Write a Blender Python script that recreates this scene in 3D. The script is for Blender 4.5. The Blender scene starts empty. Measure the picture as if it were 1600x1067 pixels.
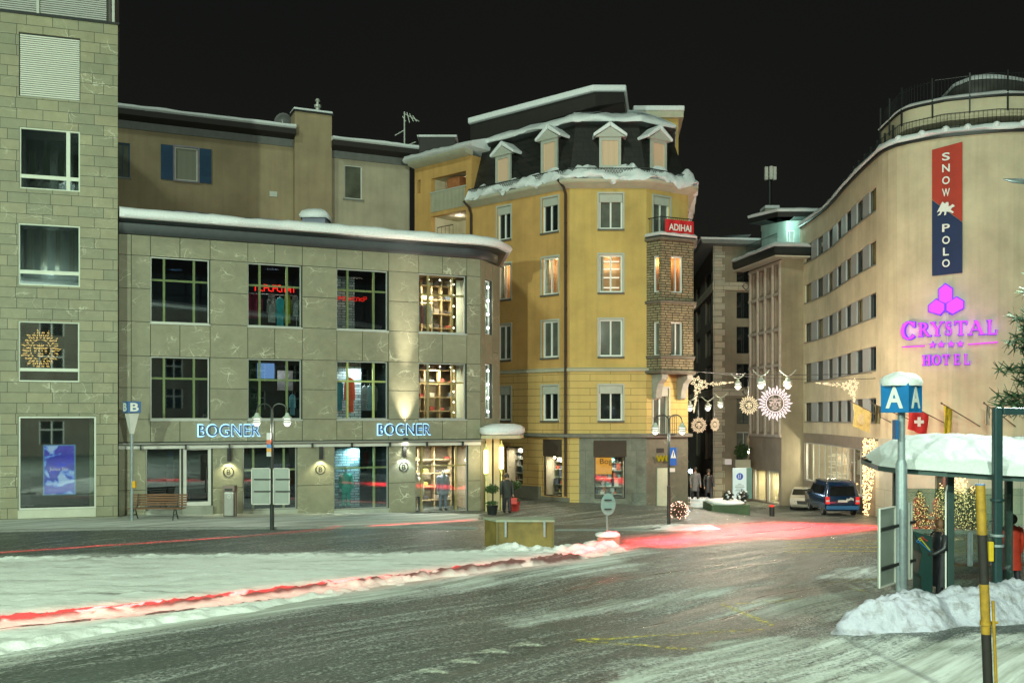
import bpy, bmesh, math, random
import numpy as np
from mathutils import Vector, Matrix, noise as mnoise
R = math.radians
random.seed(7)
SC = bpy.context.scene
COL = SC.collection
# ---------------------------------------------------------------- camera
FPX, CX, HY, CH = 1550.0, 800.0, 652.0, 3.9       # focal length (photo pixels), centre, horizon row, eye height
cam_d = bpy.data.cameras.new('camera'); cam = bpy.data.objects.new('camera', cam_d); COL.objects.link(cam)
cam.location = (0, 0, CH); cam.rotation_euler = (R(90), 0, 0)
cam_d.sensor_width = 36.0; cam_d.lens = 36.0*FPX/1600.0
cam_d.shift_y = (HY-533.5)/1600.0; cam_d.clip_end = 2000; cam_d.clip_start = 0.1
SC.camera = cam
# ---------------------------------------------------------------- night sky
W = bpy.data.worlds.new('World'); SC.world = W; W.use_nodes = True
bg = W.node_tree.nodes['Background']
bg.inputs['Strength'].default_value = 1.0
_t = W.node_tree; _c = _t.nodes.new('ShaderNodeTexCoord'); _s = _t.nodes.new('ShaderNodeSeparateXYZ'); _t.links.new(_c.outputs['Generated'], _s.inputs[0])
_n = _t.nodes.new('ShaderNodeTexNoise'); _n.inputs['Scale'].default_value = 2.2; _t.links.new(_c.outputs['Generated'], _n.inputs['Vector'])
_a = _t.nodes.new('ShaderNodeMath'); _a.operation = 'MULTIPLY_ADD'; _a.inputs[1].default_value = .35; _t.links.new(_n.outputs['Fac'], _a.inputs[0]); _t.links.new(_s.outputs['Z'], _a.inputs[2])
_r = _t.nodes.new('ShaderNodeValToRGB'); _t.links.new(_a.outputs[0], _r.inputs['Fac']); _t.links.new(_r.outputs['Color'], bg.inputs['Color'])   # town glow fading upward into cloud
_r.color_ramp.elements[0].position = .12; _r.color_ramp.elements[0].color = (0.0135, 0.0135, 0.011, 1); _r.color_ramp.elements[1].position = .65; _r.color_ramp.elements[1].color = (0.0062, 0.0070, 0.0064, 1)
SC.view_settings.view_transform = 'Standard'; SC.view_settings.look = 'None'
SC.view_settings.exposure = 0.0; SC.view_settings.gamma = 1.0
try:
    SC.cycles.use_denoising = True; SC.cycles.sample_clamp_indirect = 3.0; SC.cycles.max_bounces = 6
    SC.cycles.transparent_max_bounces = 12; SC.cycles.caustics_reflective = False; SC.cycles.caustics_refractive = False
except Exception: pass

def lamp(kind, loc, power, color=(1, 1, 1), size=0.2, rot=None, parent=None, **kw):
    d = bpy.data.lights.new('light', kind); d.energy = power; d.color = color
    if kind in ('POINT', 'SPOT'): d.shadow_soft_size = size
    if kind == 'AREA': d.size = size
    if kind == 'SUN': d.angle = size
    for k, v in kw.items(): setattr(d, k, v)
    o = bpy.data.objects.new('light', d); COL.objects.link(o)
    if parent is not None: o.parent = parent; loc = Vector(loc) - wloc(parent)
    o.location = loc
    if rot is not None: o.rotation_euler = rot
    return o
def wloc(o):
    p = Vector((0, 0, 0))
    while o is not None: p = p + Vector(o.location); o = o.parent
    return p
def aim(o, target):
    d = Vector(target) - wloc(o); o.rotation_euler = d.to_track_quat('-Z', 'Y').to_euler()

GREEN = (0.80, 1.0, 0.76); WARM = (1.0, 0.80, 0.52); COOL = (0.75, 0.9, 1.0)
# tall street lamps of the square, standing unseen behind the photographer for even light, and the one whose arm shows at the right edge
sun = lamp('SUN', (0, 0, 60), 0.86, (0.80, 1.0, 0.80), R(6), rot=(R(58), 0, R(-24)))  # soft green fill added for even light, no lamp of the square
PLAZA = [((-19, -3, 13), 38000, GREEN), ((8, -6, 13), 25000, GREEN), ((14.0, 24.5, 10.2), 5200, (0.86, 1.0, 0.88))]

# ---------------------------------------------------------------- numbers to places
def P(px, py, Y): return Vector(((px-CX)/FPX*Y, Y, CH+(HY-py)/FPX*Y))
def X(px, Y): return (px-CX)/FPX*Y
def Zh(py, Y): return CH+(HY-py)/FPX*Y
def smooth(a, b, x):
    t = np.clip((x-a)/(b-a), 0, 1); return t*t*(3-2*t)
_gp = []
for px, py, Y in [(0, 803, 40), (185, 803, 40), (400, 800, 42.3), (500, 800, 43.4), (630, 805, 44.9), (750, 807, 46.5),
                  (1045, 825, 40), (950, 786, 51), (1075, 800, 52.6), (893, 776, 51), (800, 768, 54.5), (740, 764, 56), (700, 760, 64),
                  (1110, 800, 66), (1170, 790, 78), (1220, 790, 73), (1300, 813, 54), (1370, 812, 55), (1255, 785, 74),
                  (1440, 815, 50), (1600, 815, 50), (1800, 815, 52)]:
    p = P(px, py, Y); _gp.append((p.x, p.y, p.z))
for x, y in [(-60, 10), (-40, 30), (-20, 30), (-10, 20), (0, 10), (0, 20), (0, 28), (8, 20), (12, 24), (20, 20), (10, 28), (40, 20), (-30, 0), (0, 0), (30, 0),
             (0, -40), (-8, 34.5), (-4, 30), (4, 32), (-16, 35), (60, 20), (-60, 40)]:
    _gp.append((x, y, -0.12 if y > 31 and x > 0 else 0.0))
_gp += [(60, 55, -1.6), (20, 34, -.35), (30, 40, -.8), (12, 38, -.5), (-40, 60, 0), (0, 90, -1), (40, 100, -4), (-60, 100, 0)]
_gp = np.array(_gp)
def gz(x, y):
    x = np.asarray(x, float); y = np.asarray(y, float)
    num = np.zeros(np.broadcast(x, y).shape); den = num.copy()
    for a, b, c in _gp:
        d2 = (x-a)**2+(y-b)**2
        w = np.exp(-d2/60.0)+1e-3/(d2+4)**1.5+1e-9
        num = num+w*c; den = den+w
    return num/den
def G(x, y): return float(gz(x, y))
def on_ground(px, py, Y0=None):
    "where the ray of a photo pixel meets the ground"
    Y = Y0 or 30.0
    if Y0: return Vector((X(px, Y), Y, G(X(px, Y), Y)))
    for Y in np.arange(8, 110, 0.1):
        if Zh(py, Y) <= G(X(px, Y), Y): break
    return Vector((X(px, Y), Y, G(X(px, Y), Y)))
# vectorised value noise
_rng = np.random.RandomState(3); _tab = _rng.rand(256, 256)
def vnoise(x, y):
    xi = np.floor(x).astype(int); yi = np.floor(y).astype(int); fx = x-xi; fy = y-yi
    fx = fx*fx*(3-2*fx); fy = fy*fy*(3-2*fy)
    a = _tab[xi % 256, yi % 256]; b = _tab[(xi+1) % 256, yi % 256]; c = _tab[xi % 256, (yi+1) % 256]; d = _tab[(xi+1) % 256, (yi+1) % 256]
    return (a*(1-fx)+b*fx)*(1-fy)+(c*(1-fx)+d*fx)*fy
def fbm(x, y, o=4):
    s = 0; a = .5
    for i in range(o): s = s+a*vnoise(x*2**i+i*17.3, y*2**i+i*9.1); a *= .5
    return s

# ---------------------------------------------------------------- materials
MATS = {}
def nt_new(name):
    m = bpy.data.materials.new(name); m.use_nodes = True; t = m.node_tree
    return m, t, t.nodes['Principled BSDF']
def N(t, kind, **kw):
    n = t.nodes.new(kind)
    for k, v in kw.items():
        if k in n.inputs: n.inputs[k].default_value = v
        else: setattr(n, k, v)
    return n
def L(t, a, b): t.links.new(a, b)
def ramp(t, fac, stops):
    r = t.nodes.new('ShaderNodeValToRGB'); e = r.color_ramp.elements
    while len(e) < len(stops): e.new(0.5)
    for el, (p, c) in zip(e, stops): el.position = p; el.color = (*c, 1) if len(c) == 3 else c
    L(t, fac, r.inputs['Fac']); return r.outputs['Color']
def coords(t, kind='Object'):
    return t.nodes.new('ShaderNodeTexCoord').outputs[kind]
def mixc(t, fac, a, b, mode='MIX'):
    m = t.nodes.new('ShaderNodeMix'); m.data_type = 'RGBA'; m.blend_type = mode
    for sock, v in ((m.inputs[0], fac), (m.inputs[6], a), (m.inputs[7], b)):
        if hasattr(v, 'is_output'): L(t, v, sock)
        else: sock.default_value = v if isinstance(v, (float, int)) else ((*v, 1) if len(v) == 3 else v)
    return m.outputs[2]
def bump(t, bsdf, h, strength=.3, dist=.02):
    b = N(t, 'ShaderNodeBump', Strength=strength, Distance=dist); L(t, h, b.inputs['Height']); L(t, b.outputs[0], bsdf.inputs['Normal'])
def mat(name, col, rough=.6, var=.18, scale=3.0, metal=0.0, bmp=.15, uv=False, coat=0, spec=.5):
    if name in MATS: return MATS[name]
    m, t, b = nt_new(name); co = coords(t, 'UV' if uv else 'Object')
    n = N(t, 'ShaderNodeTexNoise', Scale=scale, Detail=6.0, Roughness=.65); L(t, co, n.inputs['Vector'])
    c = ramp(t, n.outputs['Fac'], [(.25, [x*(1-var) for x in col]), (.75, [min(1, x*(1+var)) for x in col])])
    L(t, c, b.inputs['Base Color']); b.inputs['Roughness'].default_value = rough; b.inputs['Metallic'].default_value = metal
    b.inputs['Specular IOR Level'].default_value = spec
    if coat: b.inputs['Coat Weight'].default_value = coat
    if bmp:
        n2 = N(t, 'ShaderNodeTexNoise', Scale=scale*9, Detail=4.0); L(t, co, n2.inputs['Vector']); bump(t, b, n2.outputs['Fac'], bmp, .01)
    MATS[name] = m; return m
def emit(name, col, s):
    if name in MATS: return MATS[name]
    m = bpy.data.materials.new(name); m.use_nodes = True; t = m.node_tree; t.nodes.clear()
    e = N(t, 'ShaderNodeEmission', Strength=s); e.inputs['Color'].default_value = (*col, 1)
    o = t.nodes.new('ShaderNodeOutputMaterial'); L(t, e.outputs[0], o.inputs[0]); MATS[name] = m; return m
def glass_clear(name='clear_glass', tint=(.93, .97, .95), refl=.09):
    if name in MATS: return MATS[name]
    m = bpy.data.materials.new(name); m.use_nodes = True; t = m.node_tree; t.nodes.clear()
    a = t.nodes.new('ShaderNodeBsdfTransparent'); a.inputs[0].default_value = (*tint, 1)
    g = t.nodes.new('ShaderNodeBsdfGlossy'); g.inputs['Roughness'].default_value = .02; g.inputs['Color'].default_value = (.95, .97, 1, 1)
    lw = N(t, 'ShaderNodeLayerWeight', Blend=.25); ma = N(t, 'ShaderNodeMath', operation='MULTIPLY_ADD'); ma.inputs[1].default_value = .6; ma.inputs[2].default_value = refl
    L(t, lw.outputs['Fresnel'], ma.inputs[0])
    mx = t.nodes.new('ShaderNodeMixShader'); L(t, ma.outputs[0], mx.inputs[0]); L(t, a.outputs[0], mx.inputs[1]); L(t, g.outputs[0], mx.inputs[2])
    o = t.nodes.new('ShaderNodeOutputMaterial'); L(t, mx.outputs[0], o.inputs[0]); MATS[name] = m; return m
def veins(t, co, scale=.9, width=.012, amount=.6):
    "thin pale mineral veins: edges of a warped cell pattern, kept only in patches"
    w = N(t, 'ShaderNodeTexNoise', Scale=1.3, Detail=5.0); L(t, co, w.inputs['Vector'])
    ad = N(t, 'ShaderNodeVectorMath', operation='MULTIPLY_ADD'); L(t, w.outputs['Color'], ad.inputs[0]); ad.inputs[1].default_value = (.8, .8, .8); L(t, co, ad.inputs[2])
    mp = N(t, 'ShaderNodeMapping'); mp.inputs['Rotation'].default_value = (0, 0, .6); mp.inputs['Scale'].default_value = (1, 2.1, 1); L(t, ad.outputs[0], mp.inputs['Vector'])
    v = N(t, 'ShaderNodeTexVoronoi', feature='DISTANCE_TO_EDGE', Scale=scale); L(t, mp.outputs[0], v.inputs['Vector'])
    width *= 1.35
    lt = N(t, 'ShaderNodeMapRange'); lt.inputs[1].default_value = 0; lt.inputs[2].default_value = width; lt.inputs[3].default_value = 1; lt.inputs[4].default_value = 0
    L(t, v.outputs['Distance'], lt.inputs[0])
    k = N(t, 'ShaderNodeTexNoise', Scale=.9, Detail=2.0); L(t, co, k.inputs['Vector'])
    km = N(t, 'ShaderNodeMapRange'); km.inputs[1].default_value = .5; km.inputs[2].default_value = .66; km.inputs[4].default_value = amount; L(t, k.outputs['Fac'], km.inputs[0])
    mm = N(t, 'ShaderNodeMath', operation='MULTIPLY'); L(t, lt.outputs[0], mm.inputs[0]); L(t, km.outputs[0], mm.inputs[1]); return mm.outputs[0]
def stone(name, c1, c2, brick=None, joint=(.05, .05, .04), vein=(.62, .62, .5), veinamt=.6, mortar=.012, rough=.55, off=.37):
    if name in MATS: return MATS[name]
    m, t, b = nt_new(name); co = coords(t, 'UV')
    n = N(t, 'ShaderNodeTexNoise', Scale=2.2, Detail=8.0, Roughness=.7); L(t, co, n.inputs['Vector'])
    base = ramp(t, n.outputs['Fac'], [(.3, c1), (.7, c2)])
    n3 = N(t, 'ShaderNodeTexNoise', Scale=40.0, Detail=3.0); L(t, co, n3.inputs['Vector'])
    base = mixc(t, .25, base, ramp(t, n3.outputs['Fac'], [(.3, [x*.6 for x in c1]), (.7, c2)]))
    if brick:
        br = N(t, 'ShaderNodeTexBrick'); br.offset = off; br.offset_frequency = 2; br.squash = .82; br.squash_frequency = 3
        br.inputs['Scale'].default_value = 1; br.inputs['Brick Width'].default_value = brick[0]; br.inputs['Row Height'].default_value = brick[1]
        br.inputs['Mortar Size'].default_value = mortar; br.inputs['Mortar Smooth'].default_value = .1
        br.inputs['Color1'].default_value = (1.16, 1.10, .98, 1); br.inputs['Color2'].default_value = (.80, .84, .80, 1); br.inputs['Mortar'].default_value = (1, 1, 1, 1)
        L(t, co, br.inputs['Vector']); base = mixc(t, .75, base, br.outputs['Color'], 'MULTIPLY')
    if veinamt:
        base = mixc(t, veins(t, co, .8, .014, veinamt), base, vein)
        base = mixc(t, veins(t, co, 2.3, .02, veinamt*.5), base, vein)
    if brick: base = mixc(t, br.outputs['Fac'], base, joint)
    gr = N(t, 'ShaderNodeTexNoise', Scale=.35, Detail=3.0); L(t, co, gr.inputs['Vector'])
    base = mixc(t, .4, base, ramp(t, gr.outputs['Fac'], [(.3, (.62, .62, .6)), (.7, (1.15, 1.15, 1.1))]), 'MULTIPLY')
    L(t, base, b.inputs['Base Color']); b.inputs['Roughness'].default_value = rough
    bump(t, b, br.outputs['Fac'] if brick else n.outputs['Fac'], .3, -.01 if brick else .01)
    MATS[name] = m; return m
def plaster(name, col, stain=.25, lines=None):
    if name in MATS: return MATS[name]
    m, t, b = nt_new(name); co = coords(t, 'UV')
    n = N(t, 'ShaderNodeTexNoise', Scale=.45, Detail=8.0, Roughness=.6); L(t, co, n.inputs['Vector'])
    base = ramp(t, n.outputs['Fac'], [(.3, [x*(1-stain) for x in col]), (.7, [x*(1+stain*.5) for x in col])])
    mp = N(t, 'ShaderNodeMapping'); mp.inputs['Scale'].default_value = (2.2, .12, 1); L(t, co, mp.inputs['Vector'])
    s = N(t, 'ShaderNodeTexNoise', Scale=1.5, Detail=5.0); L(t, mp.outputs[0], s.inputs['Vector'])
    base = mixc(t, .5, base, ramp(t, s.outputs['Fac'], [(.3, (.84, .83, .80)), (.55, (1.03, 1.03, 1.03))]), 'MULTIPLY')
    f = N(t, 'ShaderNodeTexNoise', Scale=30.0, Detail=5.0); L(t, co, f.inputs['Vector'])
    base = mixc(t, .3, base, ramp(t, f.outputs['Fac'], [(.3, (.75, .75, .75)), (.7, (1.12, 1.12, 1.12))]), 'MULTIPLY')
    h = f.outputs['Fac']
    if lines:
        br = N(t, 'ShaderNodeTexBrick'); br.inputs['Scale'].default_value = 1; br.inputs['Brick Width'].default_value = lines[0]; br.inputs['Row Height'].default_value = lines[1]
        br.inputs['Mortar Size'].default_value = .014; L(t, co, br.inputs['Vector'])
        base = mixc(t, br.outputs['Fac'], base, [x*.38 for x in col])
    L(t, base, b.inputs['Base Color']); b.inputs['Roughness'].default_value = .85; bump(t, b, h, .25, .01)
    MATS[name] = m; return m

# ---------------------------------------------------------------- mesh builder
class MB:
    def __init__(s): s.v = []; s.f = []; s.uv = []
    def add(s, pts, faces, uvs=None):
        b = len(s.v); s.v += [tuple(p) for p in pts]; s.f += [tuple(b+i for i in f) for f in faces]
        s.uv += list(uvs) if uvs is not None else [(p[0]+p[1]*.7, p[2]) for p in pts]
        return s
    def box(s, a0, a1, b0, b1, c0, c1, f=None, n=1):
        "a box in (u, out, z); f maps local coordinates into the world, n steps along u"
        pts = []; uvs = []; fs = []
        for i in range(n+1):
            a = a0+(a1-a0)*i/n
            for (bb, cc) in ((b0, c0), (b1, c0), (b1, c1), (b0, c1)):
                pts.append(f(a, bb, cc) if f else (a, bb, cc)); uvs.append((a+bb-b1, cc))
        for i in range(n):
            q = i*4
            for j in range(4): k = (j+1) % 4; fs.append((q+j, q+k, q+4+k, q+4+j))
        fs += [(3, 2, 1, 0), (n*4, n*4+1, n*4+2, n*4+3)]
        return s.add(pts, fs, uvs)
    def prism(s, poly, w0, w1, f):
        "a polygon in two axes swept along a third: f(a, b, w)"
        n = len(poly); pts = [f(a, b, w0) for a, b in poly]+[f(a, b, w1) for a, b in poly]
        fs = [tuple(range(n))[::-1], tuple(range(n, 2*n))]+[(i, (i+1) % n, n+(i+1) % n, n+i) for i in range(n)]
        return s.add(pts, fs)
    def tube(s, pts, r, n=8, cap=True):
        pts = [Vector(p) for p in pts]; rs = r if hasattr(r, '__len__') else [r]*len(pts); V = []; fs = []; prev = None
        for i, p in enumerate(pts):
            d = (pts[min(i+1, len(pts)-1)]-pts[max(i-1, 0)]).normalized()
            if prev is None: a = d.orthogonal().normalized()
            else:
                a = prev-d*prev.dot(d)
                a = a.normalized() if a.length > 1e-6 else d.orthogonal().normalized()
            prev = a; b = d.cross(a)
            for k in range(n):
                t = 2*math.pi*k/n; V.append(p+(a*math.cos(t)+b*math.sin(t))*rs[i])
        for i in range(len(pts)-1):
            for k in range(n): fs.append((i*n+k, i*n+(k+1) % n, (i+1)*n+(k+1) % n, (i+1)*n+k))
        if cap: fs += [tuple(range(n))[::-1], tuple(range((len(pts)-1)*n, len(pts)*n))]
        return s.add(V, fs)
    def lathe(s, prof, c=(0, 0, 0), n=16, sx=1, sy=1):
        V = []; fs = []
        for r, z in prof:
            for k in range(n): t = 2*math.pi*k/n; V.append((c[0]+r*math.cos(t)*sx, c[1]+r*math.sin(t)*sy, c[2]+z))
        for i in range(len(prof)-1):
            for k in range(n): fs.append((i*n+k, i*n+(k+1) % n, (i+1)*n+(k+1) % n, (i+1)*n+k))
        fs += [tuple(range(n))[::-1], tuple(range((len(prof)-1)*n, len(prof)*n))]
        return s.add(V, fs)
    def ball(s, c, r, n=8, sz=1.0):
        pr = [(r*math.sin(math.pi*i/(n//2+1)), -r*sz*math.cos(math.pi*i/(n//2+1))) for i in range(0, n//2+2)]
        pr[0] = (r*.02, pr[0][1]); pr[-1] = (r*.02, pr[-1][1]); return s.lathe(pr, c, n)
    def build(s, name, m, parent=None, smoothdeg=None, bevel=0):
        me = bpy.data.meshes.new(name); off = wloc(parent) if parent is not None else Vector((0, 0, 0))
        if parent is None and s.v:
            a = np.array([tuple(v) for v in s.v]); lo = a.min(0); hi = a.max(0); off = Vector(((lo[0]+hi[0])/2, (lo[1]+hi[1])/2, lo[2]))
        me.from_pydata([(p[0]-off[0], p[1]-off[1], p[2]-off[2]) for p in s.v], [], s.f)
        ul = me.uv_layers.new(name='UVMap'); li = np.zeros(len(me.loops), int); me.loops.foreach_get('vertex_index', li)
        if len(li): ul.data.foreach_set('uv', np.array(s.uv, float)[li].ravel())
        if m is not None: me.materials.append(m)
        if smoothdeg: me.shade_smooth(); me.set_sharp_from_angle(angle=R(smoothdeg))
        me.update(); o = bpy.data.objects.new(name, me); COL.objects.link(o)
        if parent is not None: o.parent = parent
        else: o.location = off
        if bevel:
            bm = o.modifiers.new('b', 'BEVEL'); bm.width = bevel; bm.segments = 2; bm.limit_method = 'ANGLE'
        return o
def tag(o, label=None, cat=None, group=None, kind=None):
    if label: o['label'] = label
    if cat: o['category'] = cat
    if group: o['group'] = group
    if kind: o['kind'] = kind
    return o
def thing(name, label, cat, loc=(0, 0, 0), group=None):
    o = bpy.data.objects.new(name, None); COL.objects.link(o); o.location = loc; o.empty_display_size = .3
    return tag(o, label, cat, group)
def dup(root, loc, label, rotz=None, scale=None):
    r = root.copy(); COL.objects.link(r); r.location = loc; r['label'] = label
    if rotz is not None: r.rotation_euler = (0, 0, rotz)
    if scale: r.scale = (scale,)*3 if not hasattr(scale, '__len__') else scale
    for ch in list(root.children):
        c = ch.copy(); COL.objects.link(c); c.parent = r
        for g in ch.children: d = g.copy(); COL.objects.link(d); d.parent = c
    return r

# ---------------------------------------------------------------- a facade: a line on plan, seen from the camera side
class Fac:
    def __init__(s, pts):
        s.p = [Vector((a, b)) for a, b in pts]; s.s = [0.0]
        for a, b in zip(s.p, s.p[1:]): s.s.append(s.s[-1]+(b-a).length)
        s.len = s.s[-1]; s.nrm = []
        for i in range(len(s.p)):
            d = (s.p[min(i+1, len(s.p)-1)]-s.p[max(i-1, 0)]).normalized(); s.nrm.append(Vector((d.y, -d.x)))
    def at(s, u):
        i = 0
        while i < len(s.s)-2 and u > s.s[i+1]: i += 1
        k = (u-s.s[i])/(s.s[i+1]-s.s[i]); kk = min(1, max(0, k))
        return s.p[i].lerp(s.p[i+1], k) if 0 <= k <= 1 else s.p[i]+(s.p[i+1]-s.p[i])*k, s.nrm[i].lerp(s.nrm[i+1], kk).normalized()
    def __call__(s, u, o, z): p, n = s.at(u); return (p.x+n.x*o, p.y+n.y*o, z)
    def u(s, px):
        k = (px-CX)/FPX; best = None
        for i in range(len(s.p)-1):
            a = s.p[i]; d = (s.p[i+1]-a); q = d.x-k*d.y
            if abs(q) < 1e-9: continue
            t = (k*a.y-a.x)/q
            lo = -1e9 if i == 0 else -1e-6; hi = 1e9 if i == len(s.p)-2 else 1+1e-6
            if lo <= t <= hi: return s.s[i]+t*(s.s[i+1]-s.s[i])
        return best
    def z(s, px, py): p, _ = s.at(s.u(px)); return Zh(py, p.y)
    def rect(s, x0, x1, yt, yb): return (s.u(x0), s.u(x1), s.z(x0, yb), s.z(x0, yt))
def wall_mesh(F, u0, u1, z0, z1, holes, depth=.22, step=None, mb=None):
    mb = mb or MB(); us = {u0, u1}; zs = {z0, z1}
    for h in holes: us |= {h[0], h[1]}; zs |= {h[2], h[3]}
    if step:
        k = int((u1-u0)/step)
        for i in range(1, k): us.add(u0+(u1-u0)*i/k)
    us = sorted(x for x in us if u0-1e-6 <= x <= u1+1e-6); zs = sorted(x for x in zs if z0-1e-6 <= x <= z1+1e-6)
    idx = {}
    def v(u, o, z, uv):
        k = (round(u, 4), round(o, 4), round(z, 4), uv)
        if k not in idx:
            idx[k] = len(mb.v); mb.v.append(F(u, o, z)); mb.uv.append((u+o, z))
        return idx[k]
    inside = lambda a, b: any(h[0]+1e-5 < a < h[1]-1e-5 and h[2]+1e-5 < b < h[3]-1e-5 for h in holes)
    for a, b in zip(us, us[1:]):
        for c, d in zip(zs, zs[1:]):
            if b-a < 1e-5 or d-c < 1e-5: continue
            if not inside((a+b)/2, (c+d)/2): mb.f.append((v(a, 0, c, 0), v(b, 0, c, 0), v(b, 0, d, 0), v(a, 0, d, 0)))
    for h in holes:
        uu = [x for x in us if h[0]-1e-6 <= x <= h[1]+1e-6]
        for a, b in zip(uu, uu[1:]):
            for zz, w in ((h[2], 1), (h[3], 0)):
                q = [v(a, 0, zz, 1), v(b, 0, zz, 1), v(b, -depth, zz, 1), v(a, -depth, zz, 1)]
                mb.f.append(tuple(q if w else q[::-1]))
        for uu_, w in ((h[0], 0), (h[1], 1)):
            q = [v(uu_, 0, h[2], 1), v(uu_, 0, h[3], 1), v(uu_, -depth, h[3], 1), v(uu_, -depth, h[2], 1)]
            mb.f.append(tuple(q if w else q[::-1]))
    return mb
def window(F, h, parent, fm, pm, v=(.5,), hz=(), fw=.07, bar=.05, depth=.18, sill=None, name='window', lip=None, n=1):
    "frame = part, pane and sill = sub-parts"
    u0, u1, z0, z1 = h; o0, o1 = -depth, -depth+.07; mb = MB()
    mb.box(u0, u0+fw, o0, o1, z0, z1, F); mb.box(u1-fw, u1, o0, o1, z0, z1, F)
    mb.box(u0+fw, u1-fw, o0, o1, z0, z0+fw, F, n); mb.box(u0+fw, u1-fw, o0, o1, z1-fw, z1, F, n)
    for k in v:
        c = u0+(u1-u0)*k; mb.box(c-bar/2, c+bar/2, o0+.005, o1-.005, z0+fw, z1-fw, F)
    for k in hz:
        c = z0+(z1-z0)*k; mb.box(u0+fw, u1-fw, o0+.008, o1-.008, c-bar/2, c+bar/2, F, n)
    fr = mb.build(name, fm, parent)
    if pm is not None: MB().box(u0+fw*.5, u1-fw*.5, o0+.015, o0+.03, z0+fw*.5, z1-fw*.5, F, n).build('pane', pm, fr)
    if sill: MB().box(u0-.08, u1+.08, -depth+.07, .10, z0-.09, z0-.005, F, n).build('sill', sill, fr)
    if lip:
        b = MB(); e = .09
        for q in ((u0-e, u0, z0-e, z1+e), (u1, u1+e, z0-e, z1+e), (u0, u1, z1, z1+e), (u0, u1, z0-e, z0)): b.box(q[0], q[1], 0.002, .03, q[2], q[3], F)
        b.build('surround', lip, fr)
    return fr
def text_mesh(txt, size, depth, align='CENTER', spacing=1.0, offset=0.0, bevel=0):
    c = bpy.data.curves.new('t', 'FONT'); c.body = txt; c.size = size; c.extrude = depth/2; c.align_x = align; c.align_y = 'CENTER'
    c.space_character = spacing; c.offset = offset; c.resolution_u = 5
    o = bpy.data.objects.new('t', c); COL.objects.link(o); bpy.context.view_layer.update()
    me = bpy.data.meshes.new_from_object(o.evaluated_get(bpy.context.evaluated_depsgraph_get()))
    bpy.data.objects.remove(o); return me
def basis(F, u, z, o):
    p, n = F.at(u); return Matrix(((-n.y, 0, n.x, p.x+n.x*o), (n.x, 0, n.y, p.y+n.y*o), (0, 1, 0, z), (0, 0, 0, 1)))
def put_text(txt, name, F, u, z, o, height, m, parent, depth=.03, width=None, spacing=1.0, offset=0.0, M=None):
    me = text_mesh(txt, 1.0, depth, spacing=spacing, offset=offset); co = np.zeros(len(me.vertices)*3); me.vertices.foreach_get('co', co); co = co.reshape(-1, 3)
    lo = co.min(0); hi = co.max(0); c = (lo+hi)/2; sy = height/(hi[1]-lo[1]); sx = (width/(hi[0]-lo[0])) if width else sy
    co = (co-c)*np.array([sx, sy, 1]); M = M or basis(F, u, z, o)
    off = wloc(parent) if parent is not None else Vector((0, 0, 0))
    for i, v in enumerate(me.vertices): v.co = (M @ Vector(co[i])) - off
    me.name = name; me.materials.clear(); me.materials.append(m); me.update()
    ob = bpy.data.objects.new(name, me); COL.objects.link(ob)
    if parent is not None: ob.parent = parent
    return ob
# ---------------------------------------------------------------- ground
def poly_world(pts): return np.array([tuple(on_ground(a, b))[:2] for a, b in pts])
def sdist(x, y, poly):
    "signed distance to a polygon, positive inside"
    x = np.asarray(x, float); y = np.asarray(y, float); best = np.full(x.shape, 1e9); ins = np.zeros(x.shape, bool); n = len(poly)
    for i in range(n):
        ax, ay = poly[i]; bx, by = poly[(i+1) % n]; dx, dy = bx-ax, by-ay
        t = np.clip(((x-ax)*dx+(y-ay)*dy)/(dx*dx+dy*dy+1e-12), 0, 1)
        best = np.minimum(best, np.hypot(x-ax-t*dx, y-ay-t*dy))
        c = ((ay > y) != (by > y)) & (x < (bx-ax)*(y-ay)/(by-ay+1e-12)+ax); ins ^= c
    return np.where(ins, best, -best)
def relief(x, y):
    s = (x+y)*.7071; t = (x-y)*.7071
    near = smooth(60, 30, np.asarray(y, float))
    w = smooth(21, 16, np.asarray(y, float))*smooth(-3, 1, np.asarray(x, float))
    return near*(.02*(fbm(s*.25+5, t*1.6)-.5)+.012*(fbm(s*1.5, t*7)-.5))+w*(.05*(fbm(s*.8, t*2.6, 4)-.5)+.025*(fbm(s*3, t*5, 3)-.5))
ISLAND = poly_world([(-260, 893), (0, 874), (150, 870), (300, 869), (600, 867), (760, 862), (860, 857), (950, 853), (985, 861), (930, 872), (860, 881), (700, 903), (560, 925), (420, 952), (300, 970), (150, 996), (0, 1026), (-150, 1060), (-420, 1100)])
PAVE = poly_world([(-200, 790), (0, 797), (185, 800), (400, 797), (640, 802), (752, 803), (740, 812), (600, 822), (450, 824), (300, 822), (100, 826), (0, 830), (-200, 834)])
FORE = poly_world([(900, 1075), (1010, 1030), (1130, 1003), (1290, 992), (1450, 1000), (1620, 985), (1700, 1100)])
EDGE = poly_world([(-200, 822), (0, 819), (300, 815), (430, 815), (560, 812), (740, 808), (750, 813), (560, 824), (300, 825), (0, 829), (-200, 833)])
FORE2 = poly_world([(1150, 1085), (1350, 1045), (1500, 1020), (1700, 1010), (1700, 1100)])
FORE3 = poly_world([(1160, 960), (1300, 890), (1370, 885), (1500, 905), (1400, 960), (1290, 990)])
MID = poly_world([(860, 890), (960, 872), (1060, 880), (1000, 895), (800, 915), (640, 935), (560, 940)])
MID2 = poly_world([(760, 970), (1000, 935), (1210, 900), (1230, 905), (1040, 950), (800, 985)])
ALLEYP = poly_world([(760, 778), (850, 790), (1000, 806), (1090, 812), (1090, 818), (960, 823), (760, 815)])
LAMPP = poly_world([(960, 824), (1045, 819), (1125, 825), (1060, 830), (960, 829)])
HOTELP = poly_world([(1380, 818), (1700, 818), (1700, 838), (1380, 832)])

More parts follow.
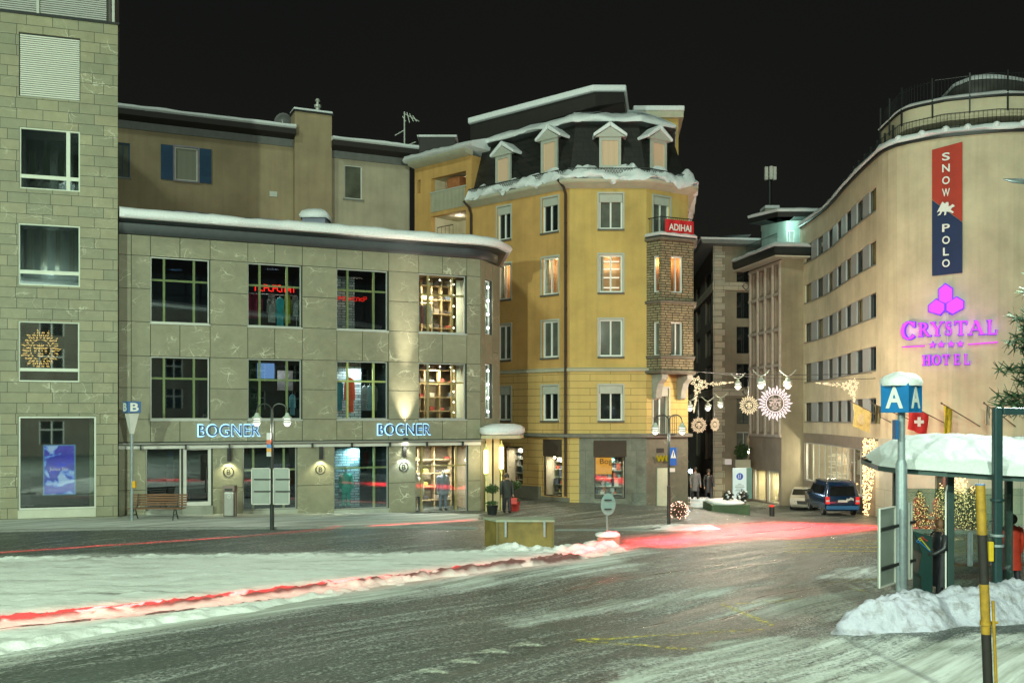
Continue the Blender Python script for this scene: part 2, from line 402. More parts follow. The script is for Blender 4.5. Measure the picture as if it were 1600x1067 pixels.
def ground_mat():
    m, t, b = nt_new('wet_asphalt_with_slush'); co = coords(t, 'Object')
    rot = N(t, 'ShaderNodeMapping'); rot.inputs['Rotation'].default_value = (0, 0, R(-47)); L(t, co, rot.inputs['Vector'])
    wn = N(t, 'ShaderNodeTexNoise', Scale=.07, Detail=2.0); L(t, co, wn.inputs['Vector'])
    ad = N(t, 'ShaderNodeVectorMath', operation='MULTIPLY_ADD'); L(t, wn.outputs['Color'], ad.inputs[0]); ad.inputs[1].default_value = (6, 4, 0); L(t, rot.outputs[0], ad.inputs[2])
    st = N(t, 'ShaderNodeMapping'); st.inputs['Scale'].default_value = (.16, 2.6, 1); L(t, ad.outputs[0], st.inputs['Vector'])
    s1 = N(t, 'ShaderNodeTexNoise', Scale=1.0, Detail=9.0, Roughness=.72); L(t, st.outputs[0], s1.inputs['Vector'])
    st2 = N(t, 'ShaderNodeMapping'); st2.inputs['Scale'].default_value = (1.1, 20, 1); L(t, ad.outputs[0], st2.inputs['Vector'])
    s2 = N(t, 'ShaderNodeTexNoise', Scale=1.0, Detail=8.0, Roughness=.75); L(t, st2.outputs[0], s2.inputs['Vector'])
    fi = N(t, 'ShaderNodeTexNoise', Scale=13.0, Detail=9.0, Roughness=.85); L(t, co, fi.inputs['Vector'])
    at = N(t, 'ShaderNodeAttribute', attribute_name='snow')
    def M(op, a, b_):
        n = N(t, 'ShaderNodeMath', operation=op)
        for i, v in enumerate((a, b_)):
            if hasattr(v, 'is_output'): L(t, v, n.inputs[i])
            else: n.inputs[i].default_value = v
        return n.outputs[0]
    e = M('ADD', M('MULTIPLY', s1.outputs['Fac'], 1.15), M('ADD', M('MULTIPLY', s2.outputs['Fac'], .75), M('MULTIPLY', fi.outputs['Fac'], 2.1)))
    e = M('ADD', M('SUBTRACT', e, 2.15), M('MULTIPLY', at.outputs['Fac'], 1.0))
    k = N(t, 'ShaderNodeMapRange'); k.inputs[1].default_value = 0.0; k.inputs[2].default_value = .26; L(t, e, k.inputs[0])
    big = N(t, 'ShaderNodeTexNoise', Scale=.25, Detail=4.0); L(t, co, big.inputs['Vector'])
    asph = ramp(t, big.outputs['Fac'], [(.3, (.034, .045, .038)), (.7, (.068, .088, .076))])
    asph = mixc(t, .5, asph, ramp(t, fi.outputs['Fac'], [(.38, (.35, .35, .35)), (.62, (1.8, 1.8, 1.75))]), 'MULTIPLY')
    dirt = N(t, 'ShaderNodeTexNoise', Scale=1.1, Detail=6.0, Roughness=.7); L(t, st.outputs[0], dirt.inputs['Vector'])
    snow = ramp(t, dirt.outputs['Fac'], [(.30, (.26, .26, .21)), (.48, (.50, .54, .49)), (.62, (.74, .80, .76))])
    vp = N(t, 'ShaderNodeMapping'); vp.inputs['Scale'].default_value = (.55, 1.3, 1); L(t, ad.outputs[0], vp.inputs['Vector'])
    vo = N(t, 'ShaderNodeTexVoronoi', Scale=14.0); L(t, vp.outputs[0], vo.inputs['Vector'])
    sz = M('MULTIPLY', M('SUBTRACT', s1.outputs['Fac'], .36), 1.5); cr = N(t, 'ShaderNodeMapRange'); L(t, M('SUBTRACT', sz, vo.outputs['Distance']), cr.inputs[0]); cr.inputs[1].default_value = -.12; cr.inputs[2].default_value = .10
    kk = M('MAXIMUM', k.outputs[0], M('MULTIPLY', cr.outputs[0], .75))
    c = mixc(t, kk, asph, snow); L(t, c, b.inputs['Base Color'])
    rr = N(t, 'ShaderNodeMapRange'); rr.inputs[1].default_value = .35; rr.inputs[2].default_value = .65; rr.inputs[3].default_value = .22; rr.inputs[4].default_value = .6; L(t, s1.outputs['Fac'], rr.inputs[0])
    L(t, M('MAXIMUM', rr.outputs[0], M('MULTIPLY', k.outputs[0], .8)), b.inputs['Roughness'])
    bump(t, b, M('ADD', M('MULTIPLY', kk, .6), fi.outputs['Fac']), .9, .04)
    return m
def grid_mesh(xs, ys, Z, keep=None):
    nx, ny = len(xs), len(ys); Xg, Yg = np.meshgrid(xs, ys, indexing='ij')
    co = np.stack([Xg, Yg, Z], -1).reshape(-1, 3); I = np.arange(nx*ny).reshape(nx, ny)
    q = np.stack([I[:-1, :-1], I[1:, :-1], I[1:, 1:], I[:-1, 1:]], -1).reshape(-1, 4)
    if keep is not None:
        kk = (keep[:-1, :-1] | keep[1:, :-1] | keep[1:, 1:] | keep[:-1, 1:]).ravel(); q = q[kk]
        used = np.unique(q); rm = np.full(nx*ny, -1); rm[used] = np.arange(len(used)); co = co[used]; q = rm[q]
    me = bpy.data.meshes.new('sheet'); me.vertices.add(len(co)); me.vertices.foreach_set('co', co.ravel().astype(np.float32))
    me.loops.add(q.size); me.loops.foreach_set('vertex_index', q.ravel().astype(np.int32))
    me.polygons.add(len(q)); me.polygons.foreach_set('loop_start', np.arange(0, q.size, 4, dtype=np.int32)); me.polygons.foreach_set('loop_total', np.full(len(q), 4, np.int32))
    me.update(calc_edges=True); me.polygons.foreach_set('use_smooth', np.ones(len(q), bool)); return me, co
ys = np.concatenate([np.arange(-70, 8, 4), np.arange(8, 36, .12), np.arange(36, 60, .3), np.arange(60, 130, 2)])
xs = np.concatenate([np.arange(-80, -26, 3), np.arange(-26, -14, .3), np.arange(-14, 14, .12), np.arange(14, 30, .3), np.arange(30, 90, 3)])
Xg, Yg = np.meshgrid(xs, ys, indexing='ij')
gme, gco = grid_mesh(xs, ys, gz(Xg, Yg)+relief(Xg, Yg))
def soft(poly, w=.5, warp=.8):
    x, y = gco[:, 0], gco[:, 1]; return smooth(-w, w, sdist(x, y, poly)+warp*(fbm(x*.9, y*.9, 4)-.5)*1.4)
x, y = gco[:, 0], gco[:, 1]
mask = .10*np.ones(len(gco)); s_, t_ = (x+y)*.7071, (x-y)*.7071
mask += .16*(fbm(s_*.12, t_*.9+3)-.5)
for poly, w, a, wp in ((PAVE, .4, .85, .8), (EDGE, .25, .5, .5), (FORE, .35, .34, 1.6), (FORE2, .3, .22, 1.6), (FORE3, .8, .26, 1.8), (MID, .5, .34, 1.2), (MID2, .4, .30, 1.0), (ALLEYP, .8, .12, 1), (LAMPP, .3, .75, .5), (HOTELP, .5, .5, .8)):
    mask += a*soft(poly, w, wp)
d = sdist(x, y, ISLAND); mask += .42*smooth(-1.3, 0, d)*(d < .3)
mask = np.where(sdist(x, y, PAVE) > 0, mask-.42*smooth(.5, .62, fbm(x*.35+9, y*.9, 3)), mask)
at = gme.attributes.new('snow', 'FLOAT', 'POINT'); at.data.foreach_set('value', np.clip(mask, 0, 1).astype(np.float32))
gme.materials.append(ground_mat()); g_o = bpy.data.objects.new('ground', gme); COL.objects.link(g_o); tag(g_o, kind='structure')

def snow_mat(name, c=(.80, .84, .82), dirty=(.42, .42, .36), amt=.5, scale=.5, stretch=None, fine=14.0, bs=.6):
    if name in MATS: return MATS[name]
    m, t, b = nt_new(name); co = coords(t, 'Object')
    v = co
    if stretch:
        mp = N(t, 'ShaderNodeMapping'); mp.inputs['Rotation'].default_value = (0, 0, stretch[0]); mp.inputs['Scale'].default_value = (stretch[1], stretch[2], 1); L(t, co, mp.inputs['Vector']); v = mp.outputs[0]
    n = N(t, 'ShaderNodeTexNoise', Scale=scale, Detail=8.0, Roughness=.65); L(t, v, n.inputs['Vector'])
    f = N(t, 'ShaderNodeTexNoise', Scale=fine, Detail=6.0, Roughness=.7); L(t, co, f.inputs['Vector'])
    k = ramp(t, n.outputs['Fac'], [(.5, (0, 0, 0)), (.68, (amt,)*3)])
    c1 = mixc(t, k, c, dirty)
    c1 = mixc(t, .35, c1, ramp(t, f.outputs['Fac'], [(.3, (.68, .68, .68)), (.6, (1.12, 1.12, 1.12))]), 'MULTIPLY')
    L(t, c1, b.inputs['Base Color']); b.inputs['Roughness'].default_value = .55; b.inputs['Specular IOR Level'].default_value = .35
    bump(t, b, f.outputs['Fac'], bs, .03); MATS[name] = m; return m
SNOW = snow_mat('roof_snow', c=(.78, .82, .84), amt=.15)
def patch(name, poly, hfun, m, res=.1, base=None, grow=.25):
    lo = poly.min(0)-grow*2; hi = poly.max(0)+grow*2; lo = np.maximum(lo, [-22, 8]); hi = np.minimum(hi, [30, 60])
    X_, Y_ = np.meshgrid(np.arange(lo[0], hi[0], res), np.arange(lo[1], hi[1], res), indexing='ij'); d = sdist(X_, Y_, poly)
    H_ = hfun(X_, Y_, d); Z = gz(X_, Y_)+relief(X_, Y_)+H_
    me, _ = grid_mesh(X_[:, 0], Y_[0], Z, H_ > -.02); me.materials.append(m); o = bpy.data.objects.new(name, me); COL.objects.link(o); return o
def island_h(x, y, d):
    e = d+.5*(fbm(x*1.6, y*1.6, 4)-.5); s, t = (x+y)*.7071, (x-y)*.7071
    h = .085*smooth(-.05, .25, e)-.03+.045*(fbm(x*2.5, y*2.5)-.5)+.045*(fbm(s*2, t*11, 2)-.5)+.03*(fbm(x*9, y*9, 2)-.4)
    edge = np.exp(-((e-.35)/.3)**2); h = h+edge*(.13*(fbm(x*5+3, y*5, 3)-.34)+.07*(1-np.abs(2*vnoise(x*7+3, y*7)-1)-.4))
    # tyre ruts running along the island: a raised crumbly ridge beside them
    q = sdist(x, y, RUT); h = h+np.exp(-(q/.22)**2)*.17*fbm(x*5, y*5, 3)-.05*np.exp(-((q+.5)/.3)**2)
    return h
RUT = poly_world([(-100, 990), (0, 972), (200, 954), (400, 932), (600, 908), (800, 884), (900, 873), (900, 874), (600, 909.5), (300, 945), (0, 975), (-100, 993)])
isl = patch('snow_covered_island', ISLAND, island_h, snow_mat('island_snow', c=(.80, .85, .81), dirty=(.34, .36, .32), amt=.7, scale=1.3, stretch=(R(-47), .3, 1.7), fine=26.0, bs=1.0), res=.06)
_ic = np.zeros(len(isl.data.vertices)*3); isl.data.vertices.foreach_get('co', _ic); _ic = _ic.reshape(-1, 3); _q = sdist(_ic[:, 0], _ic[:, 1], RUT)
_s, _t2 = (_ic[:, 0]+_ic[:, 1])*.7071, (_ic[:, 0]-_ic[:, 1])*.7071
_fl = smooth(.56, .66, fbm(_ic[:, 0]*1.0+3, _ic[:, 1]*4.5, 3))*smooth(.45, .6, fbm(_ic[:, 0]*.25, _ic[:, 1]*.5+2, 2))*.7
_dv = np.maximum(_fl, np.exp(-((_q+.02)/.17)**2)*(fbm(_ic[:, 0]*2.2, _ic[:, 1]*2.2, 3) > .30)); _da = isl.data.attributes.new('grit', 'FLOAT', 'POINT'); _da.data.foreach_set('value', np.clip(_dv*1.2, 0, 1).astype(np.float32))  # grit flecks, and the rut wall's shade painted dark along the dirty ridge
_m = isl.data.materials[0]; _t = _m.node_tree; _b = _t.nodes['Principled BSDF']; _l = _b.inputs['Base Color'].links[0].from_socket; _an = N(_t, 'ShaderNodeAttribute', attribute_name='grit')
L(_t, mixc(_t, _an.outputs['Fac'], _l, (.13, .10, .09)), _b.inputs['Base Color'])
tag(isl, kind='structure')
BANK = np.array([(5.75, 17.9), (6.1, 18.9), (7.2, 19.9), (8.6, 20.1), (10.5, 20.6), (14, 21.6), (18, 22.5), (18, 20.8), (13, 19.9), (10.5, 19.0), (8.5, 18.5), (7.2, 17.9)])
def bank_h(x, y, d):
    e = d+.35*(fbm(x*1.3, y*1.3, 3)-.5)
    bl = 1-np.abs(2*vnoise(x*2.3+7, y*2.3)-1); b2 = 1-np.abs(2*vnoise(x*6+3, y*6)-1); b3 = 1-np.abs(2*vnoise(x*14, y*14)-1)
    return .64*smooth(-.12, .7, e)*(.72+.55*fbm(x*.8+4, y*.8, 2))+smooth(-.1, .3, e)*(.17*(bl-.5)+.10*(b2-.5)+.05*(b3-.5))-.04
tag(patch('snow_bank', BANK, bank_h, snow_mat('bank_snow', c=(.52, .54, .64), dirty=(.20, .19, .18), amt=.95, scale=3.0, bs=1.0), res=.045),
    'long lumpy bank of ploughed snow in front of the bus shelter', 'snow bank', kind='stuff')
HEAP = poly_world([(752, 862), (755, 855), (830, 852), (870, 855), (900, 852), (980, 855), (985, 862), (900, 868), (800, 866)])
tag(patch('crumbled_snow', HEAP, lambda x, y, d: .30*smooth(-.1, .5, d)*fbm(x*3, y*3, 3)*1.5+.12*(fbm(x*6, y*6, 3)-.5)-.04, snow_mat('heap_snow', c=(.78, .82, .80), amt=.5, scale=1.2, bs=.9), res=.06),
    'crumbled lumps of snow along the foot of the grit bin', 'snow lumps', kind='stuff')
CORN = poly_world([(1020, 822), (1060, 821), (1120, 823), (1130, 827), (1060, 829), (1010, 827)])
tag(patch('shovelled_snow', CORN, lambda x, y, d: .14*smooth(-.1, .4, d)*fbm(x*3, y*3, 3)*1.5+.05*(fbm(x*6, y*6, 3)-.5)-.02, MATS['heap_snow'], res=.08),
    'low snow heap round the foot of the twin lamp by the yellow house', 'snow heap', kind='stuff')

# pavement kerbs and painted markings
def strip(name, pts, w, m, dz=.006, h=None, seg=.3):
    "a ribbon draped on the ground; h gives it height (kerb)"
    mb = MB(); pts = [Vector(p[:2]) for p in pts]; out = []
    for a, b in zip(pts, pts[1:]):
        k = max(1, int((b-a).length/seg)); out += [a.lerp(b, i/k) for i in range(k)]
    out.append(pts[-1]); V = []; F_ = []
    for i, p in enumerate(out):
        dd = (out[min(i+1, len(out)-1)]-out[max(i-1, 0)]).normalized(); n = Vector((-dd.y, dd.x))*w/2
        for q in (p+n, p-n):
            z = G(q.x, q.y)+float(relief(np.array(q.x), np.array(q.y))); V.append((q.x, q.y, z+dz+(h or 0)))
            if h: V.append((q.x, q.y, z-.1))
    s = 4 if h else 2
    for i in range(len(out)-1):
        a = i*s; b = a+s
        if h: F_ += [(a, a+2, b+2, b), (a+1, a, b, b+1), (a+2, a+3, b+3, b+2)]
        else: F_.append((a, a+1, b+1, b))
    if h: F_ += [(0, 1, 3, 2)]; e = (len(out)-1)*4; F_ += [(e, e+2, e+3, e+1)]
    o = mb.add(V, F_).build(name, m); tag(o, kind='structure'); return o
def worn(name, col, keep=.45):
    m, t, b = nt_new(name); co = coords(t, 'Object'); n = N(t, 'ShaderNodeTexNoise', Scale=7.0, Detail=7.0, Roughness=.8); L(t, co, n.inputs['Vector'])
    b.inputs['Base Color'].default_value = (*col, 1); b.inputs['Roughness'].default_value = .5
    k = N(t, 'ShaderNodeMapRange'); k.inputs[1].default_value = keep; k.inputs[2].default_value = keep+.15; L(t, n.outputs['Fac'], k.inputs[0]); L(t, k.outputs[0], b.inputs['Alpha']); return m
YEL = worn('worn_yellow_paint', (.62, .56, .06), .44); WHT = worn('worn_white_paint', (.42, .46, .38), .42)
gp = lambda a, b: on_ground(a, b)
for a, b, w in [((897, 1000), (1194, 983), .11), ((897, 1000), (1087, 1016), .11), ((1128, 944), (1209, 978), .13), ((1150, 944), (1250, 937), .10), ((1290, 911), (1376, 905), .10), ((1322, 919), (1358, 926), .10)]:
    strip('yellow_road_marking', [gp(*a), gp(*b)], w, YEL)
for yy in (843.5, 848.5, 854, 860):
    strip('crossing_stripe', [gp(1225, yy+2), gp(1560, yy)], .28, YEL)
for cx_, cy_ in ((822, 1009), (768, 1021), (722, 1036), (672, 1052)):
    mb = MB(); A, B, C_ = gp(cx_-32, cy_+3), gp(cx_+34, cy_+4), gp(cx_+2, cy_-5); V = []; F_ = []
    for p in (A, B, C_): V.append((p.x, p.y, G(p.x, p.y)+.03))
    tag(mb.add(V, [(0, 1, 2)]).build('give_way_triangle', WHT), kind='structure')
KERB = mat('granite_kerb', (.20, .21, .19), .7, .2, 5)
strip('kerb', [gp(-250, 835), gp(0, 831), gp(200, 827), gp(450, 826), gp(600, 825), gp(745, 826)], .16, KERB, h=.07)
strip('kerb', [gp(868, 829), gp(940, 829), gp(1010, 828), gp(1030, 826)], .14, KERB, h=.06)
# ---------------------------------------------------------------- materials used by the buildings
ALU = mat('brushed_aluminium_frame', (.55, .58, .52), .4, .06, 4, .3, .03)
LGREY = mat('painted_light_grey', (.60, .61, .56), .55, .08, 3)
WHITE = mat('white_paint', (.74, .76, .72), .5, .06, 4)
DARK = mat('dark_metal', (.03, .033, .033), .45, .2, 5, .3, .05)
BRONZE = mat('gold_bronze_bar', (.82, .80, .30), .5, .1, 4, 0, .03)
OFFROOM = mat('unlit_room', (.05, .05, .045), .9, .3, 1)
GL = glass_clear()
GLR = glass_clear('mirror_glass', (.6, .66, .66), .22)
def dark_pane(name, c, refl=.5, ior=1.7):
    m = mat(name, c, .04, .5, .8, 0, 0, spec=refl); m.node_tree.nodes['Principled BSDF'].inputs['IOR'].default_value = ior; return m
DP = dark_pane('dark_window_glass', (.012, .016, .016)); DPC = dark_pane('curtained_window_glass', (.10, .105, .08)); DPB = dark_pane('blue_window_glass', (.012, .03, .04), .7, 1.9)
def curtain_mat(name, c, ecol=None, es=0):
    if name in MATS: return MATS[name]
    m, t, b = nt_new(name); co = coords(t, 'UV'); w = N(t, 'ShaderNodeTexWave', Scale=5.0, Distortion=1.5); w.inputs['Detail'].default_value = 2; L(t, co, w.inputs['Vector'])
    cc = ramp(t, w.outputs['Fac'], [(.1, [x*.55 for x in c]), (.8, c)]); L(t, cc, b.inputs['Base Color']); b.inputs['Roughness'].default_value = .25
    if es: L(t, ramp(t, w.outputs['Fac'], [(.1, [x*.6 for x in ecol]), (.8, ecol)]), b.inputs['Emission Color']); b.inputs['Emission Strength'].default_value = es
    MATS[name] = m; return m
NET = curtain_mat('net_curtain', (.30, .31, .24)); PEACH = curtain_mat('lit_peach_curtain', (.6, .45, .3), (.85, .60, .36), .20)

def box_room(F, h, depth, parent, m, o=-.24, name='room'):
    u0, u1, z0, z1 = h; b = MB()
    A = lambda u, oo, z: F(u, oo, z)
    P_ = [A(u0, o, z0), A(u1, o, z0), A(u1, o, z1), A(u0, o, z1), A(u0, o-depth, z0), A(u1, o-depth, z0), A(u1, o-depth, z1), A(u0, o-depth, z1)]
    uv = [(u0-depth, z0), (u1+depth, z0), (u1+depth, z1), (u0-depth, z1), (u0, z0), (u1, z0), (u1, z1), (u0, z1)]
    return b.add(P_, [(4, 5, 6, 7), (0, 4, 7, 3), (1, 2, 6, 5), (0, 1, 5, 4), (3, 7, 6, 2)], uv).build(name, m, parent)

# ================================================================ left stone office building
L0 = Vector((X(184, 39.3), 39.3)); dL = Vector((.95, .313)).normalized()
FL = Fac([L0-dL*18, L0])
TILE = stone('green_limestone_tiles', (.225, .225, .15), (.315, .315, .22), brick=(.92, .405), mortar=.011, vein=(.60, .60, .46), veinamt=.75)
ob = thing('stone_building', 'green stone clad office block at the left edge with square windows', 'building', (L0.x-6, L0.y-2, 0))
UL = lambda px: FL.u(px)
zt = FL.z(184, 40)
hb = [FL.rect(29.5, 125.5, 50, 150), FL.rect(30, 125, 198, 294), FL.rect(28, 125, 348, 445), FL.rect(28, 124, 501, 596), FL.rect(28, 150, 650, 797)]
hb = [(h[0], h[1], h[2], h[3]) for h in hb]
# windows repeat to the left beyond the frame
hx = (hb[4][0]-5.2, hb[4][0]-.62, hb[4][2], hb[4][3]); holes = hb+[hx]
wall_mesh(FL, 0, FL.len, -1.0, zt, holes, .16).build('wall', TILE, ob)
MB().add([(L0.x, L0.y, -1), (L0.x-6.6, L0.y+12.5, -1), (L0.x-6.6, L0.y+12.5, zt), (L0.x, L0.y, zt)], [(0, 1, 2, 3)], [(0, -1), (14, -1), (14, zt), (0, zt)]).build('side_wall', TILE, ob)
MB().box(0, FL.len+.06, -.3, .06, zt+.003, zt+.09, FL).build('coping', DARK, ob)
# top floor set back with louvred blinds
b = MB(); zz = zt+.12
SLAT = mat('grey_louvre_slat', (.42, .43, .40), .5, .1, 3)
while zz < zt+2.2:
    b.box(FL.len-8.2, FL.len-.45, -.5, -.42, zz, zz+.055, FL); zz += .085
b.build('louvre_blind', SLAT, ob)
MB().box(FL.len-8, FL.len-.3, -6, -.6, zt+.003, zt+3.5, FL).build('top_storey', mat('grey_render', (.12, .12, .11), .8), ob)
for px in (57, 176): u = FL.u(px); MB().box(u-.05, u+.05, -.42, -.34, zt+.1, zt+3, FL).build('post', ALU, ob)
def louvre(F, h, parent, m, pitch, o=-.06, th=.03, dep=.05, name='blind', stop=0, fill=.68):
    b = MB(); z = h[3]-.06
    while z > h[2]+.02+stop: b.box(h[0]+.03, h[1]-.03, o-dep, o, z-pitch*fill, z, F); z -= pitch
    return b.build(name, m, parent)
BLIND = mat('pale_aluminium_blind', (.62, .64, .56), .45, .06, 3)
w = window(FL, hb[0], ob, DARK, DP, v=(), fw=.05, depth=.15); louvre(FL, hb[0], w, BLIND, .082)
LF = mat('pale_green_grey_frame', (.60, .66, .55), .45, .06, 4)
w = window(FL, hb[1], ob, LF, None, v=(.80,), hz=(.21,), fw=.055, bar=.14, depth=.14); MB().box(hb[1][0], hb[1][1], -.15, -.135, hb[1][2], hb[1][3], FL).build('pane', GLR, w)
box_room(FL, hb[1], 1.6, ob, mat('pale_reflection_room', (.17, .19, .17), .8, .3, .8)); lamp('POINT', FL((hb[1][0]+hb[1][1])/2+.5, -.9, hb[1][2]+.4), 60, (.85, 1, .85), .3, parent=ob)  # pale room and lamp added to stand in for the mirrored facade
for k in range(4): MB().box(hb[1][0]+.25+k*.52, hb[1][0]+.47+k*.52, -.75, -.7, hb[1][2]+.45, hb[1][3]-.75, FL).build('reflection_strip', NET, ob)  # pale strips added for the facade mirrored in this pane
w = window(FL, hb[2], ob, LF, None, v=(), hz=(.22,), fw=.055, bar=.14, depth=.14); MB().box(hb[2][0], hb[2][1], -.15, -.135, hb[2][2], hb[2][3], FL).build('pane', GLR, w)
box_room(FL, hb[2], 1.2, ob, mat('room_with_blind', (.26, .29, .26), .8, .2, 1))
for k in range(5):
    u = hb[2][0]+.25+k*.5; MB().box(u, u+.2, -.62, -.58, hb[2][2]+.6, hb[2][3]-.1, FL).build('curtain', NET, ob)
lamp('POINT', FL((hb[2][0]+hb[2][1])/2, -.35, hb[2][2]+.5), 110, (.85, 1, .9), .2, parent=ob)  # lamp added inside to brighten the curtains
w = window(FL, hb[3], ob, LF, None, v=(), hz=(.20,), fw=.055, bar=.12, depth=.14)
MB().box(hb[3][0], hb[3][1], -.15, -.135, hb[3][2], hb[3][3], FL).build('pane', GLR, w); louvre(FL, hb[3], w, DARK, .10, -.2, stop=.55, fill=.38)
box_room(FL, hb[3], 1.5, ob, OFFROOM)
for h, nm in ((hb[4], 0), (hx, 1)):
    w = window(FL, h, ob, ALU, None, v=(), fw=.07, depth=.15); MB().box(h[0], h[1], -.15, -.135, h[2], h[3], FL).build('pane', GLR, w)
    box_room(FL, h, 3.0, ob, mat('dark_lobby', (.06, .07, .065), .8, .3, 1))
    MB().box(h[0], h[1], -.12, .03, h[2]-.32, h[2]-.002, FL).build('sill', mat('pale_stone_sill', (.50, .52, .42), .6, .1, 2), w)
MB().box(hb[4][0]+2.45, hb[4][0]+2.6, -1.2, -1.1, hb[4][2], hb[4][3], FL).build('gold_bar', BRONZE, ob)
# screen hanging in the big window
def scr_mat():
    m = bpy.data.materials.new('glowing_advert_screen'); m.use_nodes = True; t = m.node_tree; t.nodes.clear(); co = coords(t, 'UV')
    n = N(t, 'ShaderNodeTexNoise', Scale=1.7, Detail=5.0, Distortion=.6); L(t, co, n.inputs['Vector'])
    c = ramp(t, n.outputs['Fac'], [(.36, (.50, .70, 1.0)), (.42, (.10, .30, 1.0)), (.44, (.01, .02, .50)), (.55, (.07, .05, .60)), (.70, (.02, .04, .9))])
    e = N(t, 'ShaderNodeEmission', Strength=1.7); L(t, c, e.inputs['Color']); o = t.nodes.new('ShaderNodeOutputMaterial'); L(t, e.outputs[0], o.inputs[0]); return m
hs = FL.rect(67, 114, 697, 773); st = thing('advert_screen', 'glowing blue and violet screen hanging in the big ground window of the stone office block', 'screen', FL((hs[0]+hs[1])/2, -.4, hs[2]))
MB().box(hs[0]-.04, hs[1]+.04, -.55, -.42, hs[2]-.04, hs[3]+.04, FL).build('casing', emit('screen_edge_glow', (.2, .6, 1), .9), st)
MB().box(hs[0], hs[1], -.418, -.41, hs[2], hs[3], FL).build('display', scr_mat(), st)
put_text('Julius Bär', 'lettering', FL, (hs[0]+hs[1])/2, (hs[2]+hs[3])/2+.02, -.40, .17, emit('screen_white_text', (1, .85, 1), 1.4), st, .004)
# golden sun ornament seen behind the slatted window
def sun_orn(loc, r, name, label, cmat, fmat, group=None, rays=22, face=True, squash=1.0):
    "a wire sun: ring, wavy rays, and a sleeping face; hangs facing the camera side (-y)"
    o = thing(name, label, 'sun decoration', loc, group); x0, y0, z0 = loc; b = MB()
    ring = [(x0+r*.50*math.cos(t)*squash, y0, z0+r*.50*math.sin(t)) for t in np.linspace(0, 2*math.pi, 29)]; b.tube(ring, r*.025, 5, False); b.build('ring', cmat, o)
    b = MB()
    for k in range(rays):
        a = 2*math.pi*k/rays; lg = 1.0 if k % 2 == 0 else .84; w_ = math.pi/rays*.85
        q = [(.56, -w_), (.64, -w_*.9), (.74, -w_*.35), (.86, -w_*.55), (lg, .03), (.88, w_*.15), (.76, w_*.55), (.64, w_*.9), (.56, w_)]
        b.tube([(x0+r*d*math.cos(a+e)*squash, y0, z0+r*d*math.sin(a+e)) for d, e in q], r*.028, 4, False)
    b.build('rays', cmat, o)
    if face:
        b = MB(); T = lambda a, c_: (x0+a*r*squash, y0-.01, z0+c_*r)
        b.tube([T(-.06, .3), T(-.03, .1), T(-.09, -.10), T(0, -.14), T(.09, -.10), T(.03, .1), T(.06, .3)], r*.03, 4)
        for s in (-1, 1):
            b.tube([T(s*.08, .16), T(s*.2, .26), T(s*.36, .2)], r*.03, 4); b.tube([T(s*.10, .08), T(s*.2, .02), T(s*.33, .09)], [r*.04, r*.06, r*.03], 5)
            b.tube([T(0, -.22), T(s*.1, -.2), T(s*.16, -.25), T(s*.06, -.32), T(0, -.33)], r*.03, 4)
            b.ball(T(s*.26, -.1), r*.07, 6)
        b.build('face', fmat, o)
    return o
GOLDG = emit('golden_glow', (1.0, .58, .17), 3.2)
p = FL((hb[3][0]+hb[3][1])/2-.35, -.45, (hb[3][2]+hb[3][3])/2+.1)
sun_orn(tuple(p), .80, 'sun_ornament', 'golden glowing sun behind the dark slats of the stone office block window', GOLDG, GOLDG)

# ================================================================ shop building (two storeys over a ground floor)
B0 = Vector((-15.87, 40.0)); dB = Vector((.9116, .411)).normalized()
FB = Fac([B0, B0+dB*15.78]); nB = FB.nrm[0]
B1 = B0+dB*15.78; B2 = Vector((X(780, 48.9), 48.9)); FC = Fac([B1, B2])
SB = stone('large_limestone_panel', (.205, .205, .135), (.29, .29, .20), vein=(.72, .72, .55), veinamt=.9)
SBACK = mat('panel_joint_shadow', (.045, .045, .035), .9)
shop = thing('shop_building', 'two storey stone clad fashion shop with snow on its flat roof', 'building', (-8, 46, 0))
z_ = lambda px, py: FB.z(px, py)
zj = [z_(387, 357+30), z_(387, 410), z_(387, 509), z_(387, 560), z_(387, 655), z_(387, 689)]
print('shop z', zj, [FB.z(a, b) for a, b in ((235, 404), (655, 430), (235, 501), (655, 516), (235, 558), (655, 566), (235, 653), (727, 653), (185, 365), (750, 405))])
zT = 11.3
wx = [(235, 327), (387, 471), (526, 606), (654, 728)]; W2 = []; W1 = []
for a, c in wx:
    W2.append((FB.u(a), FB.u(c), zj[2], zj[1])); W1.append((FB.u(a), FB.u(c), zj[4], zj[3]))
zG = zj[5]-.12
G0 = []
for a, c, yb in ((228, 283, 797), (286, 330, 790), (380, 464, 796), (522, 607, 795), (649, 731, 800)):
    G0.append((FB.u(a), FB.u(c), FB.z((a+c)/2, yb), zG))
holes = W2+W1+G0
wall_mesh(FB, 0, FB.len, -2, zT, holes, .2).build('wall', SBACK, shop)
# stone panels with open joints
def panels(F, us, zs, holes, m, parent, gap=.012, th=.035, name='stone_cladding'):
    mb = MB(); us = sorted(us)
    for i, (a, b_) in enumerate(zip(us, us[1:])):
        for c, d_ in zip(zs, zs[1:]):
            if any(h[0]-.02 < (a+b_)/2 < h[1]+.02 and h[2]-.02 < (c+d_)/2 < h[3]+.02 for h in holes): continue
            k = len(mb.v); mb.box(a+gap, b_-gap, .001, th, c+gap, d_-gap, F)
            du, dz = random.random()*40, random.random()*40
            for j in range(k, len(mb.uv)): mb.uv[j] = (mb.uv[j][0]+du, mb.uv[j][1]+dz)
    return mb.build(name, m, parent)
us = [0, FB.u(205)]
for (a, c) in wx: us += [FB.u(a), FB.u((a+c)/2), FB.u(c)+.03]
us += [FB.u(751), FB.len]
zs = [zj[5], zj[4], (zj[4]+zj[3])/2, zj[3], zj[2], (zj[1]+zj[2])/2, zj[1], zT]
